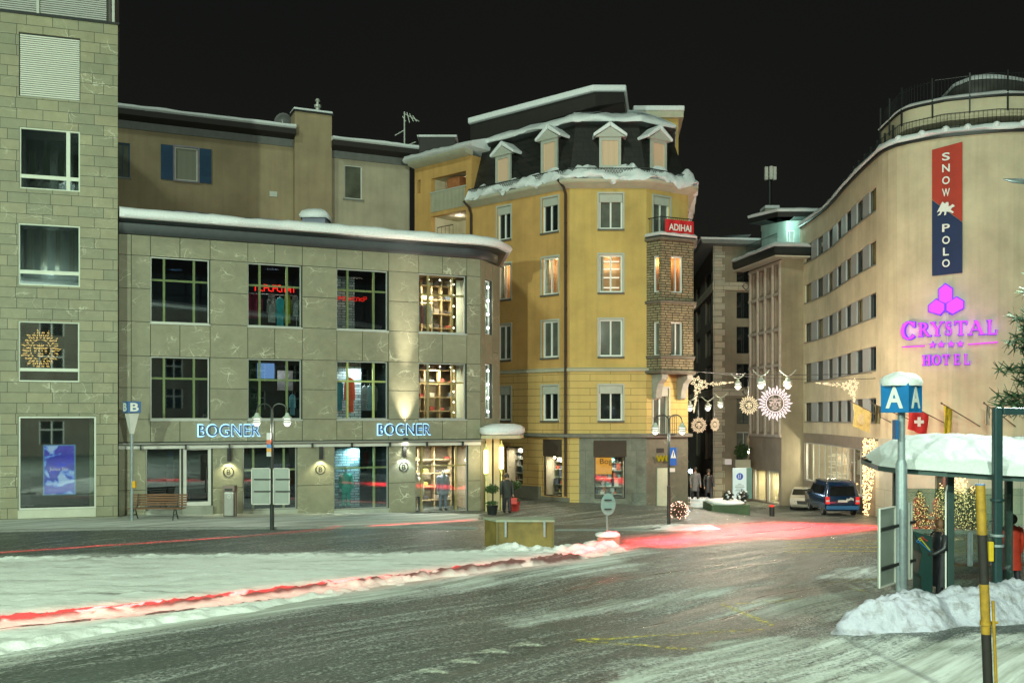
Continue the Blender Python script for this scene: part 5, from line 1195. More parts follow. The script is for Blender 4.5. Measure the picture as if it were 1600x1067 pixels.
for i, h in enumerate(sh_):
    w = window(FM, h, gb, ALU, GL, v=(), fw=.07, depth=.2, name='shop_window'); box_room(FM, h, 1.6, gb, mat('yellow_lit_room', (.62, .55, .36), .8, .1, 1), o=-.3)
    lamp('AREA', FM((h[0]+h[1])/2, -.9, h[3]-.2), 420, (1, .86, .58), .8, parent=gb)
    b = MB(); random.seed(i)
    for k in range(7): u = h[0]+.3+random.random()*(h[1]-h[0]-.6); b.lathe([(.10, 0), (.16, .2), (.10, .5), (.15, .62)], FM(u, -.8-random.random()*.5, h[2]+.02+.4*(k % 2)), 8)
    b.build('display_goods', cloth('pottery', (.16, .10, .06), .7), w)
    b = MB()
    for k in range(3): b.box(h[0]+.2, h[1]-.2, -1.5, -1.3, h[2]+.5+k*.55, h[2]+.56+k*.55, FM)
    b.build('display_shelf', cloth('dark_shelf', (.12, .08, .05)), w)
pl = [Vector(m0)+Vector((-.6, 1.2)), Vector(m0)+Vector((-.2, -.2)), Vector(m1), Vector((X(1275, 74), 74))]
sweep('roof_overhang', pl, [(-3, zg+.0), (.85, zg+.02), (1.0, zg+.2), (1.0, zg+.62), (-3, zg+.65)], DARK, gb, smoothdeg=30)
sweep('overhang_soffit', pl, [(-.02, zg-.12), (.9, zg-.10), (.9, zg-.005), (-.02, zg-.005)], mat('pale_soffit', (.55, .48, .38)), gb)
bumpy_snow('roof_snow', [(-3, zg+.62), (.95, zg+.63), (1.1, zg+.75), (.9, zg+.95), (-3, zg+1.1)], .08, par=gb, pl=pl)
pz0, pz1 = zg+.7, Zh(345, 77); PH = Fac([(X(1190, 79), 79), (X(1224, 77), 77), (X(1270, 77), 77)])
wp = [(PH.u(1229), PH.u(1241), Zh(396, 77), Zh(360, 77))]
wall_mesh(PH, 0, PH.len, pz0, pz1, wp, .15).build('penthouse', plaster('teal_lit_plaster', (.42, .55, .50)), gb)
w = window(PH, wp[0], gb, WHITE, emit('cool_lit_pane', (.6, 1, .85), .75), v=(.4,), fw=.06, depth=.12, name='penthouse_window')
sweep('penthouse_roof', [PH.p[0], PH.p[1], PH.p[2]], [(-4, pz1), (1.4, pz1+.02), (1.5, pz1+.4), (-4, pz1+.45)], DARK, gb)
sweep('penthouse_snow', [PH.p[0], PH.p[1], PH.p[2]], [(-4, pz1+.45), (1.45, pz1+.41), (1.55, pz1+.6), (1.2, pz1+.75), (-4, pz1+.9)], SNOW, gb, .1)
lamp('POINT', PH(PH.u(1236), 1.0, pz1-.5), 120, (.6, 1, .85), .2, parent=gb)
railing(Fac([pl[1], pl[2], pl[3]]), 0.5, 6, zg+.9, .9, gb, .3)
MB().box(X(1196, 80), X(1217, 80), 80, 81.5, pz1, Zh(326, 80)).build('roof_chimney', CORN_, gb); MB().box(X(1195, 80), X(1218, 80), 79.9, 81.6, Zh(326, 80)+.003, Zh(321, 80)).build('chimney_snow', SNOW, gb, bevel=.05)
ms = thing('phone_mast', 'dark mobile phone mast with panel aerials on the roof of the grid fronted building', 'antenna mast', tuple(P(1203, 350, 82)))
b = MB(); b.tube([P(1203, 365, 82), P(1203, 262, 82)], .16, 8); b.build('mast', DARK, ms)
for x_ in (1197, 1203.5, 1210): p = P(x_, 282, 82); MB().box(p.x-.14, p.x+.14, 81.8-.2*(x_ == 1203.5), 82.1, p.z, p.z+1.1).build('aerial_panel', LGREY, ms, bevel=.04)
b = MB(); b.lathe([(.02, -.1), (.5, -.05), (.5, .1), (.02, .15)], (0, 0, 0), 12); b.v = [(P(1197, 338, 82).x+v[0]*.9, 81.5+v[2], P(1197, 338, 82).z+v[1]*1.1) for v in b.v]; b.build('dish', DARK, ms)
# warm light thrown into the alley by its own lanterns; one cold lamp at the end
cold = P(1079, 736, 70); b = MB(); b.ball((0, 0, 0), .14, 8); b.v = [tuple(Vector(v)+cold) for v in b.v]
cl = thing('cold_lamp', 'small cold white lamp glowing deep in the dark alley', 'lamp', tuple(cold-Vector((0, 0, 3)))); b.build('bulb', emit('cold_glow', (.55, .8, 1), 60), cl)
b = MB(); b.tube([cold-Vector((0, 0, 3)), cold+Vector((0, 0, .05))], .05, 6); b.build('post', DARK, cl)
lamp('POINT', cold+Vector((0, -.4, 0)), 420, (.5, .75, 1), .1, parent=cl)

# ================================================================ curved hotel
HP = [(1250, 75), (1290, 68.5), (1324, 61.5), (1358, 56.2), (1392, 52.8), (1456, 51), (1503, 50.3), (1600, 49.6), (1700, 50.5), (1850, 55)]
_pts = [Vector((X(a_, b_), b_)) for a_, b_ in HP]
def smooth_curve(P_, n=5):
    out = []
    for i in range(len(P_)-1):
        p0 = P_[max(0, i-1)]; p1 = P_[i]; p2 = P_[i+1]; p3 = P_[min(len(P_)-1, i+2)]
        for k in range(n):
            t = k/n; out.append(.5*((2*p1)+(p2-p0)*t+(2*p0-5*p1+4*p2-p3)*t*t+(3*p1-p0-3*p2+p3)*t**3))
    return out+[P_[-1]]
FHt = Fac(smooth_curve(_pts))
hot = thing('curved_hotel', 'pale hotel with a curved front, ribbon windows and roof terraces', 'hotel', (24, 54, -2))
CREAM = plaster('pale_hotel_plaster', (.60, .53, .37), .24); zR = 18.16; zBs = 2.75
u0h, u1h = FHt.u(1257.5), FHt.u(1369); Yr = FHt.at(u1h)[0].y
bands = [(Zh(b_, Yr), Zh(a_, Yr)) for a_, b_ in ((291, 328.5), (374, 412.5), (456, 495), (540, 578), (621.5, 660))]
hb_ = [(u0h, u1h, a_, b_) for a_, b_ in bands]
print('hotel', u0h, u1h, FHt.len, Yr)
wall_mesh(FHt, 0, FHt.len, zBs, zR, hb_, .22, .7).build('wall', CREAM, hot)
PAN = mat('grey_blue_panel', (.33, .35, .36), .5, .06, 2); GRV = [DP, DPC, DPB, mat('ochre_curtained_pane', (.22, .19, .08), .1, .3, 2, spec=.5)]
pitch = (u1h-u0h)/6.55
for bi, h in enumerate(hb_):
    nn = 7; wd = pitch*.52; pd = (u1h-u0h-nn*wd)/(nn-1); u = u0h
    MB().box(u0h, u1h, -.02, .06, h[2]-.07, h[2]-.003, FHt, 24).build('sill', mat('grey_sill', (.2, .2, .17)), hot)
    for k in range(nn):
        pm = GRV[(bi*3+k*k+(k == 6)) % 4] if k < 6 else (GRV[3] if bi in (0, 1) else GRV[2])
        window(FHt, (u, u+wd, h[2], h[3]), hot, DARK, pm, v=(.3,), fw=.07, depth=.20, n=2)
        if k < nn-1: MB().box(u+wd, u+wd+pd, -.18, -.03, h[2]+.002, h[3]-.002, FHt, 3).build('window_panel', PAN, hot)
        u += wd+pd
# base: shop glazing, light curtain, pale stone
ubs = FHt.u(1368); gg = [(FHt.u(1257), FHt.u(1352), -.75, 2.05)]
HBASE = stone('brown_grey_base_stone', (.20, .165, .13), (.32, .27, .22), veinamt=.2); HB2 = stone('pale_base_stone', (.46, .47, .40), (.58, .59, .52), brick=(2.4, .95), veinamt=.1, joint=(.25, .25, .22))
wall_mesh(FHt, 0, ubs, -5, zBs-.002, gg, .3, .7).build('base_wall', HBASE, hot)
hd = [(FHt.u(1461), FHt.u(1482), -4, .9)]
wall_mesh(FHt, ubs, FHt.len, -5, zBs-.002, hd, .3, .7).build('pale_base_wall', HB2, hot)
MB().box(hd[0][0], hd[0][1], -.35, -.3, -4, .9, FHt, 2).build('door', DPC, hot)
g = gg[0]; w = window(FHt, g, hot, LGREY, GL, v=(.10, .18, .27, .37, .47, .58, .69, .8, .9), fw=.08, bar=.06, depth=.2, name='glazed_front', n=20)
rm = wall_mesh(Fac([FHt(g[0], -2.4, 0)[:2], FHt((g[0]+g[1])/2, -2.4, 0)[:2], FHt(g[1], -2.4, 0)[:2]]), 0, g[1]-g[0], g[2]-.3, g[3]+.3, [], .1).build('back_wall', mat('brown_room_wall', (.30, .20, .13), .8, .3, .8), hot)
for zz, nm in ((g[2]-.3, 'room_floor'), (g[3]+.3, 'room_ceiling')): MB().box(g[0], g[1], -2.6, -.22, zz-.05, zz, FHt, 10).build(nm, MATS['brown_room_wall'], hot)
for k, (a_, pw, c_) in enumerate(((.06, 500, (1, .85, .65)), (.16, 300, (1, .9, .6)), (.45, 70, (1, .85, .7)), (.72, 150, (1, .66, .45)), (.9, 150, (1, .6, .35)))): lamp('POINT', FHt(g[0]+(g[1]-g[0])*a_, -1.3, .9), pw, c_, .15, parent=hot)
b = MB(); random.seed(5)
for k in range(26): b.box(*(lambda u, z: (u, u+.5, -2.1, -1.7, z, z+.07))(g[0]+(g[1]-g[0])*(.01+.17*random.random()), g[2]+random.random()*2.0), FHt)
b.build('bakery_shelf', emit('bright_shelf', (1, .86, .6), 1.3), w)
b = MB()
for k in range(5): b.ball(FHt(g[0]+(g[1]-g[0])*(.62+.08*k), -.7, -.25), .06, 6)
b.build('window_candles', emit('candle_glow', (1, .55, .25), 9), w)
for a_ in (.74, .80, .86, .92):
    b = MB(); u = g[0]+(g[1]-g[0])*a_; b.lathe([(.5, 0), (.45, 1.4), (.3, 1.9), (.05, 2.4)], FHt(u, -1.4, g[2]), 10); b.build('curtain', cloth('rose_drape', (.45, .30, .24)), w)
# curtain of little lights at the corner of the hotel
def lights_part(pts, r, m, parent, name='fairy_lights'):
    b = MB()
    for p in pts:
        x_, y_, z_2 = p; b.add([(x_+r, y_, z_2), (x_-r, y_, z_2), (x_, y_+r, z_2), (x_, y_-r, z_2), (x_, y_, z_2+r), (x_, y_, z_2-r)], [(0, 2, 4), (2, 1, 4), (1, 3, 4), (3, 0, 4), (2, 0, 5), (1, 2, 5), (3, 1, 5), (0, 3, 5)])
    return b.build(name, m, parent)
FAIRY = emit('warm_fairy_light', (1.0, .66, .28), 3.4)
lc = thing('light_curtain', 'curtain of warm fairy lights hanging at the hotel corner beside the van', 'fairy lights', FHt(FHt.u(1362), .15, -1.8), 'fairy light curtains on the hotel')
pts = []
for k in range(620):
    u = FHt.u(1354)+random.random()**1.6*2.3; zt_ = zBs-.05; L_ = 4.4 if u < FHt.u(1362) else 4.4-2.3*min(1.7, (u-FHt.u(1362))); z = zt_-random.random()*max(.6, L_); pts.append(FHt(u, .12+.1*random.random(), z))
lights_part(pts, .035, FAIRY, lc); b = MB(); b.box(FHt.u(1353), FHt.u(1372), .03, .10, zBs-.12, zBs-.04, FHt); b.build('rail', DARK, lc)
lamp('POINT', FHt(FHt.u(1362), .8, 1.0), 60, (1, .75, .45), .4, parent=lc)
lc2 = thing('light_curtain', 'straight column of fairy lights on the hotel behind the christmas trees', 'fairy lights', FHt(FHt.u(1500), .15, -1.4), 'fairy light curtains on the hotel')
pts = [FHt(FHt.u(1490)+random.random()*.62, .12+.1*random.random(), -.9+random.random()*3.4) for _ in range(300)]
lights_part(pts, .035, FAIRY, lc2); b = MB(); b.box(FHt.u(1489), FHt.u(1511), .03, .10, 2.55, 2.65, FHt); b.build('rail', DARK, lc2)
# roof edge, terraces
sweep('roof_edge', FHt.p, [(-.3, zR), (.14, zR+.0), (.16, zR+.14), (-.3, zR+.16)], DARK, hot)
bumpy_snow('roof_snow', [(-1.2, zR+.16), (.12, zR+.16), (.22, zR+.26), (.1, zR+.46), (-.5, zR+.5), (-1.2, zR+.4)], .10, par=hot, pl=FHt.p, step=.5)
b = MB()
for px in (1405, 1441, 1478, 1512, 1557, 1598): b.ball(FHt(FHt.u(px), .05, zR+.38), .2, 8)
b.build('snow_lumps', SNOW, hot)
railing(FHt, FHt.u(1300), FHt.u(1650), zR+.2, 1.15, hot, -.55, 'terrace_railing', .22, .012)
def offc(F, d): return [Vector(F(s_, -d, 0)[:2]) for s_ in F.s]
inner = [p for p, s_ in zip(offc(FHt, 2.2), FHt.s) if s_ > FHt.u(1358)]
FT = Fac(inner); z1t, z2t = zR+.1, 19.4
whs = [(FT.u(1500), FT.u(1551), z1t+.1, z1t+1.0)]
wall_mesh(FT, 0, FT.len, z1t, z2t, whs, .2, .8).build('penthouse_wall', mat('grey_penthouse', (.16, .165, .14), .8, .2, 1), hot)
window(FT, whs[0], hot, LGREY, DPC, v=(.5,), fw=.1, depth=.15, name='penthouse_window')
mid_ = [p for p, s_ in zip(offc(FHt, .9), FHt.s) if s_ > FHt.u(1345)]
sweep('upper_balcony', mid_, [(-1.2, z2t-.1), (.0, z2t-.15), (.06, z2t), (.06, z2t+.82), (-.1, z2t+.84), (-.12, z2t+.1), (-1.2, z2t+.1)], CREAM, hot)
sweep('balcony_edge', mid_, [(.0, z2t+.845), (.14, z2t+.85), (.14, z2t+.94), (-.15, z2t+.94)], DARK, hot)
bumpy_snow('balcony_snow', [(-.3, z2t+.94), (.1, z2t+.94), (.18, z2t+1.0), (.0, z2t+1.12), (-.3, z2t+1.1)], .06, par=hot, pl=mid_)
FMd = Fac(mid_); railing(FMd, .2, FMd.len, z2t+.95, 1.15, hot, -.1, 'upper_railing', .18, .012)
b = MB(); u = .3
while u < FMd.len-1: b.box(u, u+.07, .08, .16, z2t+.1, z2t+2.15, FMd); u += 1.75
b.build('railing_posts', DARK, hot)
b = MB(); FH2 = Fac([p for p, s_ in zip(offc(FHt, .6), FHt.s)][:28]); u = FH2.u(1330)
while u < FH2.u(1410): b.box(u, u+.08, -.2, -.1, zR+.2, zR+1.7, FH2); u += 1.5
b.build('terrace_posts', DARK, hot)
top = [p for p, s_ in zip(offc(FHt, 3.0), FHt.s) if s_ > FHt.u(1500)]
top = [top[0]+Vector((.2, 3.5)), top[0]+Vector((-.1, 1.2))]+top[1:]
FTp = Fac(top); b = MB(); zt3 = z2t+.3
sweep('attic', top, [(-1.2, zt3), (0, zt3), (-.25, zt3+1.7), (-.5, zt3+2.3), (-1.2, zt3+2.6)], mat('dark_zinc_attic', (.07, .068, .06), .5, .3, 2, .2), hot)
sweep('attic_snow', top, [(-1.2, zt3+2.6), (-.48, zt3+2.31), (-.38, zt3+2.4), (-.6, zt3+2.55), (-1.2, zt3+2.8)], SNOW, hot, .1)
# the long vertical banner
def hbox(mb, x0, x1, y0, y1, m, name, par, o0=.1, o1=.14, n=6):
    ua, ub = FHt.u(x0), FHt.u(x1); Y = FHt.at((ua+ub)/2)[0].y; mb.box(ua, ub, o0, o1, Zh(y1, Y), Zh(y0, Y), FHt, n); return mb.build(name, m, par)
fl = thing('event_banner', 'long vertical red and blue banner reading snow polo on the hotel front', 'banner', FHt(FHt.u(1480), .15, 9))
ua, ub = FHt.u(1458), FHt.u(1503.5); Yb = FHt.at((ua+ub)/2)[0].y; zz = lambda y: Zh(y, Yb)
RED = mat('banner_red', (.40, .03, .012), .7, .12, 2); BLU = mat('banner_blue', (.003, .018, .085), .7, .15, 2)
def bpoly(pl, m, nm, o=.16):
    n = len(pl); return MB().add([FHt(a_, o, b_) for a_, b_ in pl]+[FHt(a_, o-.03, b_) for a_, b_ in pl], [tuple(range(n)), tuple(range(n, 2*n))[::-1]]+[(i, (i+1) % n, n+(i+1) % n, n+i) for i in range(n)]).build(nm, m, fl)
bpoly([(ua, zz(232)), (ub, zz(225)), (ub, zz(349)), (ua, zz(310))], RED, 'red_cloth'); bpoly([(ua, zz(311)), (ub, zz(350)), (ub, zz(428)), (ua, zz(430))], BLU, 'blue_cloth')
um = (ua+ub)/2-.05
for ch, yy in (('S', 246), ('N', 264), ('O', 283), ('W', 302), ('P', 357), ('O', 376), ('L', 394), ('O', 412)): put_text(ch, 'lettering', FHt, um, zz(yy), .19, .40, WHITE, fl, .01, .36 if ch != 'L' else .28, offset=.02)
# little horse and rider mark
mk = [(-.30, .02), (-.24, .14), (-.12, .16), (-.02, .14), (.04, .24), (-.02, .32), (-.14, .46), (-.17, .44), (-.06, .30), (.00, .42), (.10, .42), (.12, .30), (.10, .20), (.20, .22), (.28, .30), (.38, .22), (.36, .16), (.26, .12), (.20, .02), (.34, -.10), (.30, -.18), (.14, -.08), (.02, -.06), (.0, -.22), (-.08, -.24), (-.06, -.06), (-.16, -.04), (-.24, -.20), (-.38, -.22), (-.26, -.08), (-.28, .04), (-.40, -.06)]
m_ = MB(); n = len(mk); m_.add([FHt(um+a_, .19, zz(330)+b_) for a_, b_ in mk], [tuple(range(n))]); m_.build('horse_and_rider', WHITE, fl)
# hotel sign: three hexagon crystals, serif letters, stars
PINK = emit('magenta_sign_light', (.95, .12, .95), 1.05); VIO = emit('violet_sign_edge', (.22, .08, 1.0), 1.1); PSIDE = mat('violet_sign_side', (.12, .03, .4), .4)
sg = thing('hotel_sign', 'glowing magenta hotel name sign with three crystals and four stars on the curved wall', 'sign', FHt(FHt.u(1485), .3, 6))
Ys = FHt.at(FHt.u(1485))[0].y; us0 = FHt.u(1410); us1 = FHt.u(1560)
def sp(px, py): return (FHt.u(px), Zh(py, Ys))
def plate(pl, m, nm, o0=.12, o1=.3, par=None):
    n = len(pl); return MB().add([FHt(a_, o1, b_) for a_, b_ in pl]+[FHt(a_, o0, b_) for a_, b_ in pl], [tuple(range(n)), tuple(range(n, 2*n))[::-1]]+[(i, (i+1) % n, n+(i+1) % n, n+i) for i in range(n)]).build(nm, m, par or sg)
def scl(pl, k):
    cx = sum(p[0] for p in pl)/len(pl); cy = sum(p[1] for p in pl)/len(pl); return [(cx+(a_-cx)*k, cy+(b_-cy)*k) for a_, b_ in pl]
for pl in ([(1469, 452), (1478, 444), (1488, 452), (1488, 470), (1478, 475), (1469, 470)], [(1454, 476), (1465, 467), (1477, 475), (1477, 485), (1471, 492), (1454, 486)], [(1479, 475), (1494, 465), (1505, 472), (1505, 483), (1488, 492), (1479, 486)]):
    w_ = [sp(*q) for q in pl]; c = plate(scl(w_, 1.10), VIO, 'crystal', .12, .26); plate(scl(w_, .95), PINK, 'lit_face', .262, .30, c)
class Glyph:
    "serif capitals drawn from strokes in a unit square"
    S = .17; T = .075
    def __init__(s): s.q = []
    def r(s, x0, x1, y0, y1): s.q.append([(x0, y0), (x1, y0), (x1, y1), (x0, y1)])
    def ln(s, x0, y0, x1, y1, w): s.q.append([(x0-w/2, y0), (x0+w/2, y0), (x1+w/2, y1), (x1-w/2, y1)])
    def arc(s, cx, cy, rx, ry, a0, a1, wa, wb, n=14):
        for i in range(n):
            t0 = R(a0+(a1-a0)*i/n); t1 = R(a0+(a1-a0)*(i+1)/n)
            def w(t): k = abs(math.cos(t)); return wb+(wa-wb)*k
            s.q.append([(cx+rx*math.cos(t0), cy+ry*math.sin(t0)), (cx+(rx-w(t0))*math.cos(t0), cy+(ry-w(t0))*math.sin(t0)), (cx+(rx-w(t1))*math.cos(t1), cy+(ry-w(t1))*math.sin(t1)), (cx+rx*math.cos(t1), cy+ry*math.sin(t1))])
def glyph(ch):
    g = Glyph(); S, T = .17, .07
    def stem(x): g.r(x-S/2, x+S/2, 0, 1); g.r(x-S, x+S, 0, T*.8); g.r(x-S, x+S, 1-T*.8, 1)
    if ch == 'C': g.arc(.45, .5, .45, .5, 40, 320, .19, .08, 22); g.r(.74, .80, .66, .95)
    if ch == 'R': stem(.2); g.arc(.34, .74, .34, .26, -90, 90, .17, .07); g.r(.2, .36, .93, 1); g.r(.2, .36, .48, .55); g.ln(.78, 0, .42, .5, .18); g.r(.68, .95, 0, T)
    if ch == 'Y': g.ln(.5, .42, .16, 1, .17); g.ln(.5, .42, .82, 1, .08); g.r(.42, .58, 0, .46); g.r(.0, .34, .94, 1); g.r(.68, .96, .94, 1); g.r(.32, .68, 0, T)
    if ch == 'S': g.arc(.38, .73, .30, .27, 50, 250, .15, .08, 12); g.arc(.36, .28, .32, .28, -130, 80, .16, .08, 14); g.ln(.42, .36, .34, .64, .24); g.r(.58, .63, .68, .95); g.r(.05, .10, .05, .32)
    if ch == 'T': g.r(.42-S/2, .42+S/2, 0, 1); g.r(0, .84, .92, 1); g.r(0, .06, .74, .94); g.r(.78, .84, .74, .94); g.r(.25, .59, 0, T)
    if ch == 'A': g.ln(.12, 0, .42, 1, .08); g.ln(.78, 0, .46, 1, .18); g.r(.22, .68, .32, .39); g.r(.0, .26, 0, T*.8); g.r(.62, .95, 0, T*.8)
    if ch == 'L': stem(.2); g.r(.2, .74, 0, .075); g.ln(.72, .0, .72, .3, .06)
    if ch == 'H': stem(.2); stem(.72); g.r(.2, .72, .47, .54)
    if ch == 'O': g.arc(.46, .5, .46, .5, 0, 360, .17, .07, 26)
    if ch == 'E': stem(.2); g.r(.2, .68, .92, 1); g.r(.2, .7, 0, .08); g.r(.2, .54, .47, .54); g.r(.62, .68, .78, 1); g.r(.66, .72, 0, .24); g.r(.5, .55, .4, .62)
    return g.q
def letter(ch, x0, x1, y0, y1, W_=.9):
    (ua_, za), (ub_, zb_) = sp(x0, y1), sp(x1, y0); q = glyph(ch)
    for o0, o1, m, gr, nm in ((.10, .22, VIO, .03, 'letter'), (.222, .27, PINK, 0, 'lit_face')):
        b = MB()
        for j, pl in enumerate(q):
            cx = sum(p[0] for p in pl)/4; cy = sum(p[1] for p in pl)/4; k = 1
            P4 = [(a_+(gr if a_ > cx else -gr), c_+(gr if c_ > cy else -gr)) for a_, c_ in pl]
            PP = [(ua_+(ub_-ua_)*a_/W_, za+(zb_-za)*c_) for a_, c_ in P4]; e = j*.0006; n = 4
            b.add([FHt(a_, o1+e, c_) for a_, c_ in PP]+[FHt(a_, o0, c_) for a_, c_ in PP], [(0, 1, 2, 3), (0, 3, 7, 4), (1, 0, 4, 5), (2, 1, 5, 6), (3, 2, 6, 7)])
        if nm == 'letter': par = b.build(nm, m, sg)
        else: b.build(nm, m, par)
x_ = 1436.5
letter('C', 1412, 1435, 499, 528)
for ch, a_, c in (('R', 1437, 1456), ('Y', 1456, 1475), ('S', 1477, 1490), ('T', 1491, 1512), ('A', 1512, 1537), ('L', 1541, 1559)): letter(ch, a_, c, 502.5, 524.5)
for ch, a_, c in (('H', 1443, 1457), ('O', 1459, 1471), ('T', 1474, 1485), ('E', 1490, 1502), ('L', 1506, 1517)): letter(ch, a_, c, 554, 570)
for cx_ in (1459, 1472, 1486, 1500):
    r_ = .17; u, z = sp(cx_, 538); pl = [(u+(r_ if i % 2 == 0 else r_*.45)*math.sin(math.pi*i/5), z+(r_ if i % 2 == 0 else r_*.45)*math.cos(math.pi*i/5)) for i in range(10)]
    s_ = plate(scl(pl, 1.2), VIO, 'star', .12, .2); plate(pl, PINK, 'lit_face', .202, .24, s_)
for a_, c in ((1413, 1447), (1512, 1558)): pl = [sp(a_, 540), sp(c, 540 if a_ < 1450 else 537.5), sp(c, 538 if a_ < 1450 else 535.5), sp(a_, 538)]; plate(pl, PINK, 'bar', .12, .22)
for k in range(5): lamp('POINT', FHt(FHt.u(1425+k*30), .5, Zh(513, Ys)), 13, (.6, .15, 1), .2, parent=sg)
lamp('POINT', FHt(FHt.u(1479), .6, Zh(470, Ys)), 22, (.8, .2, 1), .2, parent=sg)
b = MB(); b.tube([FHt(FHt.u(1481), .08, Zh(445, Ys)), FHt(FHt.u(1481), .08, Zh(556, Ys))], .035, 5); b.build('support_rail', LGREY, sg)
# flags on slanting poles
GOLD = mat('gold_flag', (.50, .40, .14), .7, .3, 4)
def flag(px, py, label, m, wd, ht, Y=None, extra=None):
    u = FHt.u(px); z = Zh(py, FHt.at(u)[0].y); t = thing('flag', label, 'flag', FHt(u, .2, z), 'flags on slanting poles on the hotel')
    A_ = Vector(FHt(u, .05, z)); B_ = Vector(FHt(u-1.6, 1.5, z+1.15)); b = MB(); b.tube([A_, B_], .025, 6); b.ball(tuple(B_), .06, 6); b.build('pole', mat('dark_pole', (.10, .08, .06)), t)
    b = MB(); V = []; Fc = []; n = 8
    for i in range(n+1):
        k = i/n; p = B_.lerp(A_, .06+wd*k)
        for j in range(5): V.append(p+Vector((.05*math.sin(i*1.7+j), .06*math.cos(i*1.4+j*.5), -ht*(1-.10*k)*j/4)))
    for i in range(n):
        for j in range(4): a_ = i*5+j; Fc.append((a_, a_+1, a_+6, a_+5))
    b.add(V, Fc); f = b.build('cloth', m, t, 60)
    if extra: extra(B_.lerp(A_, .06+wd*.5)+Vector((0, -.12, -ht*.5)), f)
    return t
def cross(c, f):
    b = MB(); b.box(c.x-.24, c.x+.24, c.y-.02, c.y, c.z-.08, c.z+.08); b.box(c.x-.08, c.x+.08, c.y-.024, c.y-.004, c.z-.24, c.z+.24); b.build('white_cross', WHITE, f)
def cross2(c, f):
    b = MB(); b.lathe([(.30, -.01), (.30, .01)], (0, 0, 0), 20); b.v = [(c.x+v[0], c.y+v[2], c.z+v[1]) for v in b.v]; b.build('round_emblem', mat('pale_gold', (.62, .52, .28)), f)
flag(1484, 665, 'red flag with a white cross on a slanting pole below the hotel name', mat('flag_red', (.45, .02, .02), .7, .15), .45, 1.25, extra=cross)
flag(1531, 666, 'yellow flag with dark markings on a slanting pole right of the red flag', mat('flag_yellow', (.50, .42, .03), .7, .6, 3), .2, 1.5)
flag(1393, 660, 'gold flag with a round emblem on the far left slanting pole of the hotel', GOLD, .45, 1.3, extra=cross2)
flag(1441, 664, 'dark green bare pole flag between the gold flag and the red flag', mat('flag_olive', (.10, .11, .05), .7, .5, 4), .12, 1.0)
flag(1586, 666, 'thin pale flag rolled on the rightmost slanting pole of the hotel', mat('flag_pale', (.4, .36, .28), .7, .3, 4), .10, 1.0)
# ================================================================ street furniture
IRON = mat('dark_green_iron', (.035, .045, .04), .4, .2, 4, .4); GALV = mat('galvanised_steel', (.27, .33, .35), .45, .2, 8, .3); WOODB = mat('brown_slat_wood', (.16, .075, .03), .5, .35, 5)
LGLOW = emit('lamp_bowl_glow', (1.0, .97, .86), 1.7); LSHD = mat('pale_lamp_shade', (.42, .50, .42), .4, .1, 5)
def lantern_parts(par, c, s=1.0):
    x_, y_, z0 = c; b = MB()
    b.lathe([(.02, .34), (.06, .32), (.10, .22), (.19, .15), (.19, .12), (.05, .12)], c, 14); b.v = [(x_+(v[0]-x_)*s, y_+(v[1]-y_)*s, z0+(v[2]-z0)*s) for v in b.v]; b.build('lamp_shade', LSHD, par, 40)
    b = MB(); b.lathe([(.14, .08), (.21, .06), (.21, .04), (.13, .02)], c, 14); b.lathe([(.13, .00), (.20, -.03), (.19, -.05), (.11, -.06)], c, 14); b.v = [(x_+(v[0]-x_)*s, y_+(v[1]-y_)*s, z0+(v[2]-z0)*s) for v in b.v]; b.build('lamp_rings', LSHD, par, 40)
    b = MB(); b.lathe([(.02, -.20), (.09, -.17), (.14, -.08), (.12, .11), (.02, .115)], c, 12); b.v = [(x_+(v[0]-x_)*s, y_+(v[1]-y_)*s, z0+(v[2]-z0)*s) for v in b.v]; b.build('lamp_bowl', LGLOW, par, 60)
def twin_lamp(loc, label):
    t = thing('street_lamp', label, 'street lamp', loc, 'twin armed street lamps'); x_, y_, z_2 = loc; V = lambda a, c: (x_+a, y_, z_2+c)
    b = MB(); b.tube([V(0, -.1), V(0, 1.6), V(0, 1.62), V(0, 4.3)], [.075, .075, .055, .05], 10); b.build('pole', IRON, t, 40)
    for s in (-1, 1):
        b = MB(); b.tube([V(0, 4.1)]+[V(s*(.27-.27*math.cos(a)), 4.2+.27*math.sin(a)) for a in np.linspace(.2, math.pi, 10)]+[V(s*.54, 4.08)], .024, 6); b.build('arm', IRON, t, 60); lantern_parts(t, V(s*.54, 3.84), .92)
    return t
l1 = twin_lamp((X(425, 35.3), 35.3, G(X(425, 35.3), 35.3)), 'twin armed street lamp on the pavement before the stone shop')
l2 = dup(l1, (X(1045, 40), 40, G(X(1045, 40), 40)), 'twin armed street lamp at the corner of the yellow house')
for l_ in (l1, l2):
    for s in (-1, 1): lamp('POINT', Vector(l_.location)+Vector((s*.54, -.0, 3.54)), 70, (1, .96, .82), .12)
# boards fixed to the first lamp
p = l1.location; t = thing('board_signs', 'two grey sign boards seen from behind beside the lamp pole before the shop', 'sign board', (p.x, p.y, p.z+.6))
for x0, x1 in ((393, 423), (427, 453)):
    a, c = X(x0, 35.2), X(x1, 35.2); z0_b, z1_b = Zh(788, 35.2), Zh(731, 35.2)
    o = MB().box(a, c, 35.18, 35.22, z0_b, z1_b).build('board', mat('aluminium_sign_back', (.27, .31, .28), .45, .12, 2, .2), t, bevel=.02)
    b = MB()
    for e in ((a, a+.03, z0_b, z1_b), (c-.03, c, z0_b, z1_b), (a, c, z0_b, z0_b+.03), (a, c, z1_b-.03, z1_b)): b.box(e[0], e[1], 35.15, 35.18, e[2], e[3])
    b.build('rim', LGREY, o)
    for k in (.35, .68): MB().box(a+.1, c+.05, 35.12, 35.15, z0_b+(z1_b-z0_b)*k, z0_b+(z1_b-z0_b)*k+.04).build('rib', DARK, o)
